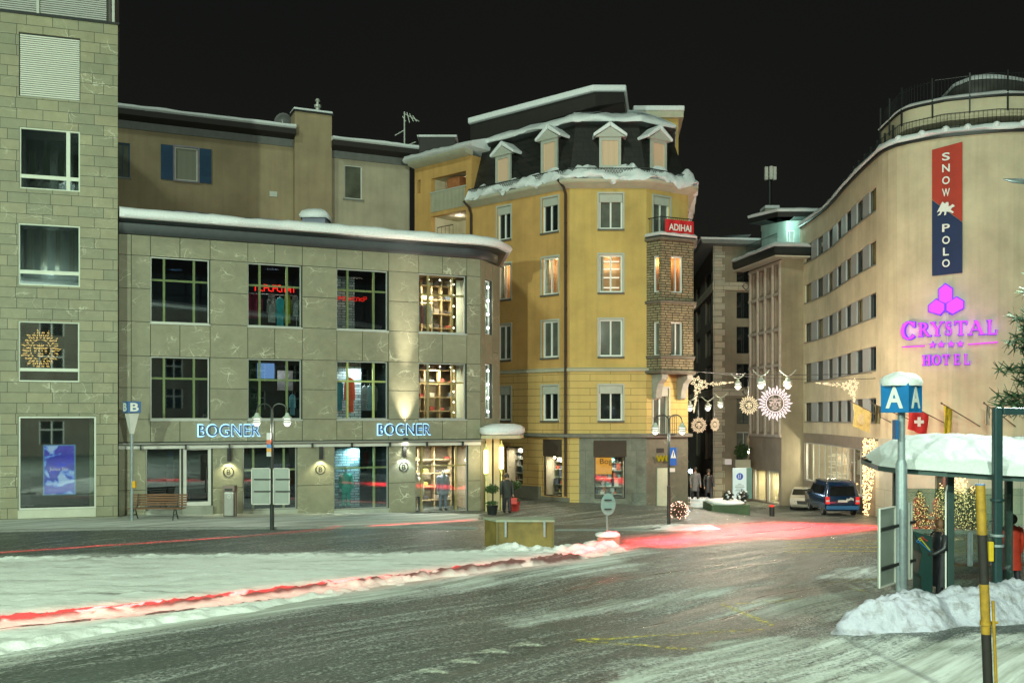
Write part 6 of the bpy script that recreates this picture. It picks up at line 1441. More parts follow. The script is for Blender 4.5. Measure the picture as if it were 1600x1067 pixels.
t = thing('route_sign', 'narrow upright sign with red, blue and orange bands on the lamp before the shop', 'sign', (X(419, 35.2), 35.2, Zh(713, 35.2)))
for y0, y1, c, nm in ((676, 687, (.6, .6, .6), 'white_band'), (687, 694, (.6, .12, .06), 'red_band'), (694, 700, (.05, .2, .5), 'blue_band'), (700, 706, (.6, .3, .04), 'orange_band'), (706, 713, (.5, .52, .5), 'grey_band')):
    MB().box(X(417, 35.2), X(423.5, 35.2), 35.16, 35.22, Zh(y1, 35.2)+.003, Zh(y0, 35.2)).build(nm, mat('sign_'+nm, c, .4, .05, 3), t)
# bench
bx, by = X(245, 38.6), 38.6; bz = G(bx, by); t = thing('bench', 'brown slatted bench on iron legs in front of the shop window', 'bench', (bx, by, bz)); w2_ = 1.08
for k in range(4): MB().box(bx-w2_, bx+w2_, by-.28+.13*k, by-.18+.13*k, bz+.43, bz+.465).build('seat_slat', WOODB, t, bevel=.008)
for k in range(5): MB().box(bx-w2_, bx+w2_, by+.25+.022*k, by+.28+.022*k, bz+.52+.095*k, bz+.59+.095*k).build('back_slat', WOODB, t, bevel=.008)
for x_ in (-.85, .72):
    b = MB(); T = lambda a, c: (bx+x_, by+a, bz+c); b.tube([T(-.28, 0), T(-.2, .25), T(-.1, .42), T(.2, .42), T(.28, .6), T(.36, .98)], .025, 6); b.tube([T(.32, 0), T(.15, .22), T(.05, .42)], .025, 6); b.tube([T(-.22, .2), T(.2, .2)], .02, 6); b.build('leg', IRON, t)
# litter bin
bx, by = X(359.5, 40.6), 40.6; bz = G(bx, by); t = thing('litter_bin', 'slim stainless steel litter bin against the shop pier under the round emblem', 'litter bin', (bx, by, bz))
STEEL = mat('stainless_steel', (.42, .43, .40), .3, .15, 2, .6)
MB().box(bx-.20, bx+.20, by-.20, by+.2, bz+.02, bz+1.0).build('body', STEEL, t, bevel=.03); MB().box(bx-.24, bx+.24, by-.22, by+.22, bz+1.02, bz+1.26).build('hood', mat('brown_steel', (.20, .15, .13), .4, .1, 3, .3), t, bevel=.02)
MB().box(bx-.16, bx+.16, by-.235, by-.221, bz+1.06, bz+1.15).build('slot', DARK, t); b = MB(); b.tube([(bx+.02+.06*math.cos(a), by-.21, bz+.82+.06*math.sin(a)) for a in np.linspace(0, 6.283, 15)], .01, 4, False); b.build('ring_mark', WHITE, t)
for s in (-1, 1): MB().box(bx+s*.235-.018, bx+s*.235+.018, by-.1, by+.1, bz, bz+1.02).build('side_rail', MATS['brown_steel'], t)
# stop sign B
SIGNB = mat('stop_sign_blue', (.01, .10, .28), .35, .1, 3); SIGNW = mat('stop_sign_white', (.70, .74, .68), .4, .05, 3)
def stop_sign(px, Y, zb, zt, w_, ch, label, rot, fl_, pole_r, zfoot, col=SIGNB):
    x_ = X(px, Y); t = thing('stop_sign', label, 'stop sign', (x_, Y, zfoot)); Rm = Matrix.Rotation(rot, 4, 'Z'); h = w_/2; b = MB()
    pts = [Rm @ Vector((a*h, c*h, 0)) for a, c in ((-1, -1), (1, -1), (1, 1), (-1, 1))]; V = [(x_+p.x, Y+p.y, z) for z in (zb, zt) for p in pts]
    bo = b.add(V, [(3, 2, 1, 0), (4, 5, 6, 7), (0, 1, 5, 4), (1, 2, 6, 5), (2, 3, 7, 6), (3, 0, 4, 7)]).build('sign_box', col, t, bevel=.01)
    for k in range(4):
        nrm = Rm @ Vector((math.sin(k*math.pi/2), -math.cos(k*math.pi/2), 0)); dx = Vector((-nrm.y, nrm.x, 0)); c = Vector((x_, Y, (zb+zt)/2))+nrm*(h+.006)
        M = Matrix(((dx.x, 0, nrm.x, c.x), (dx.y, 0, nrm.y, c.y), (0, 1, 0, c.z), (0, 0, 0, 1))); put_text(ch, 'letter', None, 0, 0, 0, (zt-zb)*.72, SIGNW, bo, .01, w_*.62, M=M, offset=.025)
    b = MB(); b.tube([(x_, Y, zfoot-.2), (x_, Y, zb)], pole_r, 12); b.build('pole', GALV, t, 40); return t, x_
zf = G(X(205, 38.3), 38.3)
t, x_ = stop_sign(206, 38.3, Zh(645, 38.3), Zh(627, 38.3), .52, 'B', 'blue stop sign box lettered B on a flared pole beside the bench', R(42), 1, .055, zf)
b = MB(); zt_ = Zh(646, 38.3); b.lathe([(.09, -.78), (.10, -.72), (.27, -.03), (.27, 0)], (x_, 38.3, zt_), 4); b.build('flared_bracket', LGREY, t)
MB().box(x_+.05, x_+.19, 38.15, 38.3, Zh(762, 38.3), Zh(751, 38.3)).build('yellow_button', mat('yellow_plastic', (.7, .38, .01), .4, .05), t, bevel=.03)
# wooden grit bin
gy = 29.6; gx0, gx1, gxl = X(777, gy), X(864, gy), X(757, gy+.5); gz0 = -.02; gz1 = Zh(812, gy)
OLW = mat('olive_stained_plywood', (.17, .13, .03), .6, .5, 1.6); t = thing('grit_bin', 'olive wooden grit bin with metal straps standing in the roadside snow', 'grit bin', ((gx0+gx1)/2, gy+.4, 0))
pl_ = [(gx0, gy), (gx1, gy), (gx1-.02, gy+.95), (gxl, gy+.75)]
slab('box', pl_, gz0, gz1-.06, OLW, t)
slab('lid', [(gx0-.04, gy-.06), (gx1+.05, gy-.06), (gx1+.03, gy+1.0), (gxl-.06, gy+.8)], gz1-.058, gz1, mat('frosted_lid', (.28, .33, .24), .6, .3, 3), t)
for px in (790, 850.5): a = X(px, gy); MB().box(a-.03, a+.03, gy-.09, gy-.062, gz1-.5, gz1-.01).build('strap', GALV, t)
for (a, c) in ((gx0, gy), (gx1, gy)): MB().box(a-.035, a+.035, c-.03, c+.04, gz0, gz1-.062).build('corner_post', mat('dark_olive_wood', (.13, .11, .04), .7), t)
# round sign seen from behind, in a concrete foot
sy = 30.4; sx = X(950, sy); t = thing('round_sign', 'round traffic sign seen from behind on a post in a snowy concrete foot', 'traffic sign', (sx, sy, 0))
b = MB(); b.tube([(sx-.03, sy, .1), (sx-.03, sy, Zh(776, sy))], .035, 8); b.build('post', mat('teal_grey_post', (.16, .26, .24), .5, .1, 3, .2), t)
b = MB(); b.lathe([(.30, 0), (.305, .01), (.30, .02)], (0, 0, 0), 28); cz = Zh(787.5, sy); b.v = [(sx+v[0]*.78, sy-.05+v[2]+v[0]*.3, cz+v[1]*1.12) for v in b.v]; dsk = b.build('disc', mat('teal_grey_sign_back', (.22, .34, .32), .5, .15, 3, .2), t)
for dz in (-.14, .14): MB().box(sx-.12, sx+.1, sy-.12, sy-.07, cz+dz-.02, cz+dz+.02).build('clamp', DARK, dsk)
MB().box(sx-.36, sx+.34, sy-.25, sy+.3, -.05, .26).build('concrete_foot', mat('stained_concrete', (.20, .18, .13), .8, .3, 3), t, bevel=.03)
def snow_heap(par, c, rx, ry, h, name='snow_cap', seed=1, n=18):
    rings = []
    for s, dz in ((1.0, 0), (1.06, .3), (.95, .65), (.7, .9), (.35, 1.0), (.03, 1.02)):
        r = []
        for k in range(n):
            a = 2*math.pi*k/n; j = 1+.14*mnoise.noise(Vector((math.cos(a)*2, math.sin(a)*2, seed+dz))); r.append((c[0]+rx*s*j*math.cos(a), c[1]+ry*s*j*math.sin(a), c[2]+h*dz*(1+.2*mnoise.noise(Vector((math.cos(a)*s*2, math.sin(a)*s*2, seed+3))))))
        rings.append(r)
    return loft(MB(), rings, True).build(name, SNOW, par, 180)
snow_heap(t, (sx, sy, .262), .37, .3, .14)
# crossing sign on the second lamp
ly = 39.9; t = thing('crossing_sign', 'blue pedestrian crossing sign on the lamp by the yellow house', 'traffic sign', (X(1051, ly), ly, Zh(727, ly)))
x0, x1, z0, z1 = X(1046.5, ly), X(1057, ly), Zh(727, ly), Zh(699, ly); MB().box(x0, x1, ly-.05, ly-.02, z0, z1).build('plate', mat('sign_blue', (.01, .10, .45), .35, .05), t, bevel=.01)
cx_ = (x0+x1)/2; b = MB(); b.add([(cx_-.11, ly-.054, z1-.42), (cx_+.11, ly-.054, z1-.42), (cx_, ly-.054, z1-.08)], [(0, 1, 2)]); b.build('white_triangle', WHITE, t)
b = MB(); b.box(cx_-.015, cx_+.015, ly-.06, ly-.056, z1-.36, z1-.22); b.ball((cx_, ly-.058, z1-.2), .02, 6); b.build('figure', DARK, t)
MB().box(x0, X(1054.5, ly), ly-.05, ly-.02, Zh(737, ly), Zh(731, ly)).build('small_plate', LGREY, t)
# ---------------------------------------------------------------- lights and suns strung over the alley
CREAMG = emit('cream_neon', (1.0, .80, .46), 1.5); PINKW = emit('pinkish_white_neon', (1.0, .82, .80), 1.45); WARMG = emit('warm_neon', (1.0, .72, .42), 1.5)
S1 = P(1211, 630, 46); sun_orn(tuple(S1), .82, 'hanging_sun', 'largest pinkish white sun with a sleeping face hung over the alley mouth', PINKW, emit('face_pink', (1, .75, .62), .9), 'glowing suns over the alley', 26)
S2 = P(1170, 633, 56); sun_orn(tuple(S2), .56, 'hanging_sun', 'cream sun hung just left of the largest pinkish sun', CREAMG, CREAMG, 'glowing suns over the alley', 22)
S3 = P(1092, 664, 60); sun_orn(tuple(S3), .50, 'hanging_sun', 'lower left cream sun hung nearest to the yellow house', WARMG, WARMG, 'glowing suns over the alley', 22)
S4 = P(1117, 663, 66); sun_orn(tuple(S4), .46, 'hanging_sun', 'narrow turned cream sun hung between its two round neighbours', WARMG, WARMG, 'glowing suns over the alley', 20, squash=.72)
def wire(name, pts, label, r=.012):
    b = MB(); b.tube(pts, r, 4); return tag(b.build(name, DARK, None), label, 'wire', 'wires over the alley')
def sag(a, c, s, n=12): a, c = Vector(a), Vector(c); return [a.lerp(c, i/n)-Vector((0, 0, s*4*(i/n)*(1-i/n))) for i in range(n+1)]
wire('wire', sag(P(1088, 581, 51), P(1362, 583, 55.6), .12), 'upper of the two black wires across the alley mouth', .022)
wire('wire', sag(P(1062, 577, 51), P(1372, 591, 55), .25), 'lower of the two black wires across the alley mouth', .018)
wire('wire', sag(P(1064, 618, 62), P(1180, 622, 72), .1), 'thin wire deeper in the alley over the small suns')
for S, r_, top in ((S1, .82, 590), (S2, .56, 592), (S3, .5, 622), (S4, .46, 624)):
    p = Vector(S); wire('wire', [p+Vector((0, 0, r_)), Vector((p.x-.05, p.y, Zh(top, p.y)))], {590: 'cord of the largest pinkish sun', 592: 'cord holding the cream sun beside the largest', 622: 'cord of the sun nearest the yellow house', 624: 'cord of the narrow turned sun'}[top], .025)
for i, (px, py, Y, lb) in enumerate(((1153, 603, 58, 'left'), (1189, 601, 50, 'middle'), (1231, 601, 50, 'right'), (1078, 637, 62, 'lower left'), (1106, 637, 66, 'lower middle'), (1126, 632, 66, 'lower right'))):
    p = P(px, py, Y); t = thing('hanging_lantern', '%s lantern of the %s row hung on the alley wires' % (lb.replace('lower ', ''), 'far lower' if 'lower' in lb else 'near upper'), 'lantern', tuple(p), 'lanterns hung over the alley')
    lantern_parts(t, tuple(p), 1.15); b = MB(); b.tube([p+Vector((-.42, 0, .75)), p+Vector((-.2, 0, .52)), p+Vector((0, 0, .42)), p+Vector((.2, 0, .52)), p+Vector((.42, 0, .75))], .03, 5); b.build('wing_bracket', LSHD, t)
    lamp('POINT', p+Vector((0, 0, -.4)), 900 if Y < 59 else 420, (1, .84, .62), .15, parent=t)
def star(b, c, r, n=6):
    for k in range(n):
        a = 2*math.pi*k/n+.26; d = Vector((math.cos(a), 0, math.sin(a))); e = Vector((-math.sin(a), 0, math.cos(a))); c = Vector(c)
        b.tube([c+d*r*.3, c+d*r*.62+e*r*.2, c+d*r, c+d*r*.62-e*r*.2, c+d*r*.3], r*.09, 4, False)
def garland(name, label, stars, rowp, dropp, Y):
    t = thing(name, label, 'light garland', tuple(P(*stars[0], Y)), 'starry garlands over the alley')
    for s, r_ in zip(stars, (.33, .25, .22)): b = MB(); star(b, P(s[0], s[1], Y), r_); b.build('star', CREAMG, t)
    random.seed(3); pts = []
    for (x0, y0, x1, y1, wd) in (rowp, dropp):
        for k in range(70):
            s = random.random()**.8; jj = wd*(1-s)*(random.random()-.3); hor = abs(x1-x0) > abs(y1-y0)
            pts.append(P(x0+(x1-x0)*s+(0 if hor else jj), y0+(y1-y0)*s+(jj if hor else 0), Y))
    lights_part(pts, .034, CREAMG, t); b = MB(); b.tube([P(rowp[0], rowp[1], Y+.02), P(rowp[2], rowp[3], Y+.02)], .012, 4); b.tube([P(dropp[0], dropp[1], Y+.02), P(dropp[2], dropp[3], Y+.02)], .012, 4); b.build('cord', DARK, t)
garland('star_garland', 'glowing star garland beside the yellow house, trailing to the right', [(1089, 597), (1100, 601), (1090, 609)], (1094, 600, 1146, 597, 10), (1088, 606, 1084, 645, 8), 52.5)
garland('star_garland', 'glowing star garland before the hotel windows, trailing to the left', [(1333, 600), (1321, 603), (1331, 613)], (1328, 601, 1275, 598, 10), (1333, 608, 1334, 640, 8), 54.5)
# ---------------------------------------------------------------- van and car
def rrect(hx, y0, y1, r, n=4):
    pts = []
    for cx, cy, a0 in ((hx-r, y1-r, 0), (-hx+r, y1-r, 90), (-hx+r, y0+r, 180), (hx-r, y0+r, 270)):
        for k in range(n+1): a = R(a0+90*k/n); pts.append((cx+r*math.cos(a), cy+r*math.sin(a)))
    return pts
def shell(slices, M, r=.14):
    rings = []
    for z, y0, y1, hx in slices: rings.append([M @ Vector((a, b_, z)) for a, b_ in rrect(hx, y0, y1, min(r, hx*.6))])
    mb = loft(MB(), rings, True); n = len(rings[0]); mb.f.append(tuple(range(n))[::-1]); mb.f.append(tuple((len(rings)-1)*n+i for i in range(n))); return mb
def panel(M, pts, th, m, name, par):
    "a thin plate through 3D points, thickened away from the car's centre"
    c = sum((Vector(p) for p in pts), Vector())/len(pts); nn = (Vector(pts[1])-Vector(pts[0])).cross(Vector(pts[2])-Vector(pts[1])).normalized()
    if nn.dot(c-Vector((0, 2.4, .9))) < 0: nn = -nn
    n = len(pts); return MB().add([M @ Vector(p) for p in pts]+[M @ (Vector(p)+nn*th) for p in pts], [tuple(range(n))[::-1], tuple(range(n, 2*n))]+[(i, (i+1) % n, n+(i+1) % n, n+i) for i in range(n)]).build(name, m, par, bevel=.006)
def wheel(M, x, y, r, par):
    for s in (-1, 1):
        b = MB(); b.lathe([(r-.08, -.1), (r, -.09), (r, .09), (r-.08, .1)], (0, 0, 0), 20); b.v = [tuple(M @ Vector((s*x+v[2], y+v[0], r+v[1]))) for v in b.v]; w = b.build('wheel', mat('tyre_rubber', (.02, .02, .02), .8), par, 40)
        b = MB(); b.lathe([(.05, -.09), (r-.09, -.105), (r-.09, .105), (.05, .09)], (0, 0, 0), 12); b.v = [tuple(M @ Vector((s*x+v[2], y+v[0], r+v[1]))) for v in b.v]; b.build('rim', STEEL, w, 40)
vx, vy = X(1316.5, 55.2), 55.2; vz = G(vx, vy+1)+.02; M = Matrix.Translation((vx, vy, vz)) @ Matrix.Rotation(R(-3), 4, 'Z')
van = thing('parked_van', 'dark blue parked van with lit rear lights seen from behind beside the hotel', 'van', (vx, vy, vz))
VB = mat('dark_blue_car_paint', (.005, .026, .068), .22, .08, 2, .2, 0, coat=1.0); CGL = dark_pane('car_glass', (.012, .014, .014), .6)
shell([(.28, .08, 4.75, .86), (.42, .0, 4.85, .93), (.75, -.02, 4.86, .95), (1.05, .0, 4.75, .95), (1.12, .03, 4.0, .94), (1.72, .16, 3.1, .82), (1.90, .28, 2.9, .76), (1.97, .5, 2.6, .62)], M).build('body', VB, van, 35)
panel(M, [(-.72, .02, 1.14), (.72, .02, 1.14), (.64, .13, 1.68), (-.64, .13, 1.68)], .025, CGL, 'rear_window', van)
for s in (-1, 1):
    for y0, y1, nm in ((.4, 1.5, 'side_window'), (1.6, 2.6, 'side_window'), (2.7, 3.45, 'front_side_window')): panel(M, [(s*.945, y0, 1.15), (s*.945, y1, 1.15), (s*.84, y1 if y1 < 3 else 3.1, 1.66), (s*.84, y0+.05, 1.66)], .012, CGL, nm, van)
    panel(M, [(s*.70, -.015, .68), (s*.93, .02, .68), (s*.93, .03, 1.08), (s*.72, .0, 1.08)], .03, emit('tail_light_red', (1, .05, .04), .9), 'tail_light', van); panel(M, [(s*.72, -.05, .80), (s*.91, -.03, .80), (s*.91, -.03, .90), (s*.72, -.05, .90)], .012, mat('clear_lens', (.6, .5, .5), .2), 'lens', van)
    b = MB(); b.box(s*1.02-.09, s*1.02+.09, 3.3, 3.42, 1.08, 1.3); b.v = [tuple(M @ Vector(v)) for v in b.v]; b.build('door_mirror', DARK, van, bevel=.03)
b = MB(); b.box(-.90, .90, -.12, .05, .36, .58); b.v = [tuple(M @ Vector(v)) for v in b.v]; b.build('bumper', mat('bumper_blue', (.02, .12, .28), .4, .1, 2), van, bevel=.05)
panel(M, [(-.26, -.02, .78), (.26, -.02, .78), (.26, -.02, .90), (-.26, -.02, .90)], .02, mat('number_plate_white', (.6, .6, .55), .5), 'number_plate', van)
b = MB(); random.seed(2)
for k in range(5): b.lathe([(.02, 0), (.05, .02), (.02, .04)], (0, 0, 0), 6)
panel(M, [(.18, -.02, .88), (.30, -.02, .84), (.46, -.02, .92), (.62, -.02, .86), (.60, -.02, 1.0), (.44, -.02, 1.06), (.34, -.02, .98), (.22, -.02, 1.0)], .012, mat('white_sticker', (.5, .5, .48), .5, .5, 30), 'sticker', van)
for y in (.85, 3.95): wheel(M, .82, y, .33, van)
cx_, cy_ = X(1253, 62), 62.0; cz = G(cx_, cy_); M2 = Matrix.Translation((cx_+.2, cy_, cz)) @ Matrix.Rotation(R(200), 4, 'Z')
M2 = Matrix.Translation((X(1254, 68.3), 68.3, G(X(1254, 68.3), 68.3)+.02)) @ Matrix.Rotation(R(-16), 4, 'Z')
car = thing('parked_car', 'white parked car nose out, half hidden behind the blue van', 'car', tuple(M2.translation)); WC = mat('white_car_paint', (.55, .52, .44), .25, .05, 2, 0, 0, coat=1.0)
shell([(.22, .12, 4.2, .78), (.4, .0, 4.3, .84), (.72, .02, 4.3, .86), (.86, .15, 4.2, .84), (.98, .95, 4.1, .80), (1.35, 1.7, 3.7, .66), (1.44, 2.0, 3.4, .55)], M2).build('body', WC, car, 35)
panel(M2, [(-.70, .95, 1.0), (.70, .95, 1.0), (.60, 1.65, 1.34), (-.60, 1.65, 1.34)], .012, CGL, 'windscreen', car)
for s in (-1, 1): panel(M2, [(s*.50, .02, .60), (s*.82, .10, .60), (s*.82, .2, .76), (s*.55, .06, .74)], .025, CGL, 'headlight', car)
panel(M2, [(-.34, .0, .42), (.34, .0, .42), (.40, .0, .66), (-.40, .0, .66)], .02, DARK, 'grille', car)
for y in (.75, 3.4): wheel(M2, .74, y, .31, car)
# ---------------------------------------------------------------- plants
def leaf_ball(b, c, rx, ry, rz, n, s, fn=None):
    for k in range(n):
        while True:
            v = Vector((random.uniform(-1, 1), random.uniform(-1, 1), random.uniform(-1, 1)))
            if .35 < v.length < 1: break
        v = v*(.75+.35*mnoise.noise(v*2.3)); p = Vector((c[0]+v.x*rx, c[1]+v.y*ry, c[2]+v.z*rz)); a = Vector((random.gauss(0, 1), random.gauss(0, 1), random.gauss(0, 1))).normalized(); d = a.orthogonal().normalized()
        b.add([p-a*s, p+d*s*.45, p+a*s, p-d*s*.45], [(0, 1, 2, 3)])
GREENL = mat('dark_green_leaves', (.05, .10, .03), .6, .5, 6); PINEM = mat('pine_needles', (.045, .085, .04), .6, .45, 5); XMAS = mat('christmas_fir_needles', (.07, .10, .03), .6, .4, 5)
BARK = mat('bark', (.08, .06, .04), .9, .3, 6)
def pot_plant(px, Y, label, r=.33, h=1.05, pot=DARK, tuft=True):
    x_ = X(px, Y); z = G(x_, Y); t = thing('potted_shrub', label, 'potted plant', (x_, Y, z), 'potted shrubs at the shop entrance'); b = MB(); b.lathe([(.20, 0), (.27, .40), (.29, .42), (.25, .42)], (x_, Y, z), 14); b.build('pot', pot, t, 40)
    b = MB(); b.tube([(x_, Y, z+.4), (x_+.02, Y, z+h)], .02, 5); b.build('stem', BARK, t); b = MB(); random.seed(int(px)); leaf_ball(b, (x_, Y, z+h), r, r, r*.62, 700, .05); leaf_ball(b, (x_, Y, z+.52), r*.85, r*.85, .12, 250, .05); b.build('crown', GREENL, t)
pot_plant(769, 44.6, 'round clipped shrub in a dark pot left of the shop entrance', .42, 1.15); pot_plant(804, 46.4, 'leafy shrub in a red pot right of the shop entrance', .40, 1.2, mat('red_pot', (.5, .05, .04), .4))
def needle_tree(name, label, cat, loc, h, r, m, nb, tuft, z0=.1, lights=0, group=None, seed=1, top=1.0, lsize=.02, leaf=.06, nper=16):
    random.seed(seed); t = thing(name, label, cat, loc, group); x_, y_, zb = loc; b = MB(); b.tube([(x_, y_, zb-.1), (x_+.02, y_, zb+h*.6), (x_, y_, zb+h)], [h*.022, h*.014, .012], 7); b.build('trunk', BARK, t)
    b = MB(); pts = []; limbs = MB()
    for k in range(nb):
        f = (k+.5)/nb; z = zb+h*(z0+(1-z0)*f); rr = r*(1-f)**top*(.72+.5*random.random())+.03; a = k*2.399+random.random()*.5
        d = Vector((math.cos(a), math.sin(a), -.18-.1*random.random())); base = Vector((x_, y_, z)); limbs.tube([base, base+d*rr*.9], [.012, .006], 3, False)
        for j in range(tuft):
            q = base+d*rr*(.15+.85*(j+random.random())/tuft); q.z += .12*rr*((j/tuft)**2)
            for _ in range(nper):
                e = Vector((random.gauss(0, 1), random.gauss(0, 1), random.gauss(0, .8))).normalized(); w_ = e.orthogonal().normalized()*leaf*.16; L_ = leaf*(1.1+.8*random.random()); b.add([q-w_, q+w_, q+e*L_+w_*.4, q+e*L_-w_*.4], [(0, 1, 2, 3)])
            if lights and random.random() < lights: pts.append(q+Vector((random.gauss(0, .04), random.gauss(0, .04)-.03, random.gauss(0, .04))))
    b.build('crown', m, t); limbs.build('branches', BARK, t)
    if pts: lights_part(pts, lsize, FAIRY, t)
    return t
for i, (px, Y, h_, lb) in enumerate(((1437, 47.0, 1.75, 'leftmost small christmas tree with warm lights, just right of the ticket machine'), (1470, 46.0, 2.0, 'second christmas tree with warm lights, behind the person at the machine'), (1499, 47.4, 1.7, 'third christmas tree with warm lights before the column of fairy lights'), (1519, 46.2, 2.0, 'fourth christmas tree with warm lights, left of the yellow striped post'))):
    needle_tree('christmas_tree', lb, 'christmas tree', (X(px, Y), Y, G(X(px, Y), Y)), h_, .62, XMAS, 46, 6, .06, .95, 'lit christmas trees before the hotel', 20+i, .8, .030, .09, 10)
lamp('POINT', (X(1480, 45), 44.6, G(X(1480, 45), 45)+.9), 45, (1, .72, .4), .5)
needle_tree('pine_tree', 'dark pine whose branches reach in at the right edge of the photo', 'tree', (X(1682, 24), 24, 0), 8.2, 1.75, PINEM, 120, 9, .50, 0, None, 9, .42, .02, .17, 13)
random.seed(4); x_, Y = X(1061, 43.5), 43.5; z = G(x_, Y); t = thing('lit_bush', 'low round bush wound with pinkish fairy lights at the foot of the yellow house', 'bush', (x_, Y, z)); b = MB(); leaf_ball(b, (x_, Y, z+.36), .42, .4, .42, 900, .05); b.build('foliage', mat('reddish_leaves', (.12, .07, .04), .7, .4, 5), t)
pts = []
for k in range(110): a = random.random()*6.28; c = random.uniform(-.8, 1); s = math.sqrt(1-min(1, c*c)); pts.append((x_+.42*s*math.cos(a), Y+.42*s*math.sin(a), z+.36+.42*c))
lights_part(pts, .018, emit('pink_fairy_light', (1, .55, .40), 5), t)
# planter trough with snow, steps and plants
Y = 50.5; x0, x1 = X(1112, Y), X(1172, Y); z = G((x0+x1)/2, Y); t = thing('planter_trough', 'long low green planter trough topped with snow at the alley mouth', 'planter', ((x0+x1)/2, Y, z))
MB().box(x0, x1, Y, Y+2.4, z-.3, z+.42).build('trough', mat('dark_green_board', (.06, .11, .05), .6, .3, 2), t, bevel=.02); snow_heap(t, ((x0+x1)/2, Y+1.15, z+.42), (x1-x0)/2*.98, 1.25, .22, 'snow')
for px, lb in ((1138, 'snowy dwarf conifer at the left end of the planter trough'), (1161, 'snowy dwarf conifer at the right end of the planter trough')):
    xx = X(px, Y+.5); o = thing('dwarf_conifer', lb, 'shrub', (xx, Y+.6, z+.45)); b = MB(); random.seed(px); leaf_ball(b, (xx, Y+.6, z+.80), .36, .3, .40, 420, .07); b.build('foliage', mat('dark_conifer', (.03, .035, .025), .8, .4, 5), o)
    b = MB()
    for k in range(7): b.ball((xx+random.uniform(-.25, .25), Y+.4+random.uniform(-.1, .1), z+.8+random.uniform(-.2, .3)), .07, 6, .6)
    b.build('snow_clumps', SNOW, o)
for k in range(3):
    Ys_ = 53+k*.8; xa_, xb_ = X(1078, Ys_), X(1113, Ys_); tag(MB().box(xa_, xb_, Ys_, Ys_+3.0-k*.8, z-.5, z+.10+.14*k).build('snowy_step', snow_mat('step_snow', c=(.6, .66, .72), amt=.7, scale=1.0), None, bevel=.02), kind='structure')
# information board
Y = 58; x0, x1, z0, z1 = X(1145, Y), X(1166.5, Y), Zh(779, Y), Zh(731, Y); t = thing('info_board', 'tall pale information board with a round blue pedestrian sign at its top', 'sign board', ((x0+x1)/2, Y, G(X(1155, Y), Y)))
INF = mat('pale_blue_board', (.50, .62, .66), .5, .05, 2); INF.node_tree.nodes['Principled BSDF'].inputs['Emission Color'].default_value = (.5, .75, .85, 1); INF.node_tree.nodes['Principled BSDF'].inputs['Emission Strength'].default_value = .16
MB().box(x0, x1, Y, Y+.12, z0, z1).build('panel', INF, t, bevel=.02); MB().box(x1+.01, x1+.35, Y+.1, Y+.5, z0, z1).build('side_panel', mat('teal_panel', (.10, .22, .20), .4), t)
cx_ = (x0+x1)/2; cz = Zh(744, Y); b = MB(); b.lathe([(.20, 0), (.20, .02)], (0, 0, 0), 24); b.v = [(cx_+v[0], Y-.03+v[2], cz+v[1]) for v in b.v]; rs = b.build('round_sign', mat('sign_blue', (.01, .1, .45)), t)
b = MB()
for s in (-1, 1): b.ball((cx_+s*.05-.02, Y-.04, cz+.09), .025, 6); b.tube([(cx_+s*.05-.02, Y-.04, cz+.06), (cx_+s*.05-.02, Y-.04, cz-.02), (cx_+s*.05-.05, Y-.04, cz-.12)], .018, 4)
b.build('figures', WHITE, rs)
b = MB()
for k, w_ in enumerate((.2, .5, .56, .44, .5)): b.box(cx_-w_/2, cx_+w_/2, Y-.006, Y-.002, z1-.95-.09*k, z1-.92-.09*k)
b.box(cx_-.3, cx_+.3, Y-.006, Y-.002, z1-1.38, z1-1.365); b.build('printed_lines', mat('grey_print', (.15, .2, .2)), t)
b = MB()
for s in (-1, 1): b.tube([(cx_+s*.3, Y+.06, z0-1.5), (cx_+s*.3, Y+.06, z0)], .04, 6)
b.build('legs', IRON, t)
Y = 52; x_ = X(1206, Y); z = G(x_, Y); t = thing('bollard', 'dark bollard with a red lit cap on the road before the grid fronted building', 'bollard', (x_, Y, z)); b = MB(); b.lathe([(.13, -.1), (.13, .46), (.12, .5)], (x_, Y, z), 14); b.build('post', DARK, t, 40); b = MB(); b.lathe([(.125, .502), (.13, .53), (.10, .58), (.02, .6)], (x_, Y, z), 14); b.build('red_cap', emit('red_cap_glow', (1, .06, .04), 1.6), t, 40)
Y = 78; p = P(1161, 730, Y); t = thing('window_box_plant', 'dark spiky plant in a pale box at the foot of the quoined building', 'plant', (p.x, Y, p.z)); MB().box(p.x-.6, p.x+.6, Y, Y+.6, p.z-.5, p.z+.6).build('box', CORN_, t); b = MB(); random.seed(8); leaf_ball(b, (p.x, Y+.2, p.z+1.3), .8, .4, .8, 260, .16); b.build('foliage', MATS['dark_green_leaves'], t)
Y = 79.6; p = P(1138.5, 722, Y); t = tag(MB().box(p.x-.25, p.x+.25, Y, Y+.3, p.z-.2, p.z+.25).build('wall_lamp_box', emit('dim_wall_lamp', (1, .9, .75), .5), None, bevel=.04), 'small pale wall lamp on the quoined building above the information board', 'wall lamp')
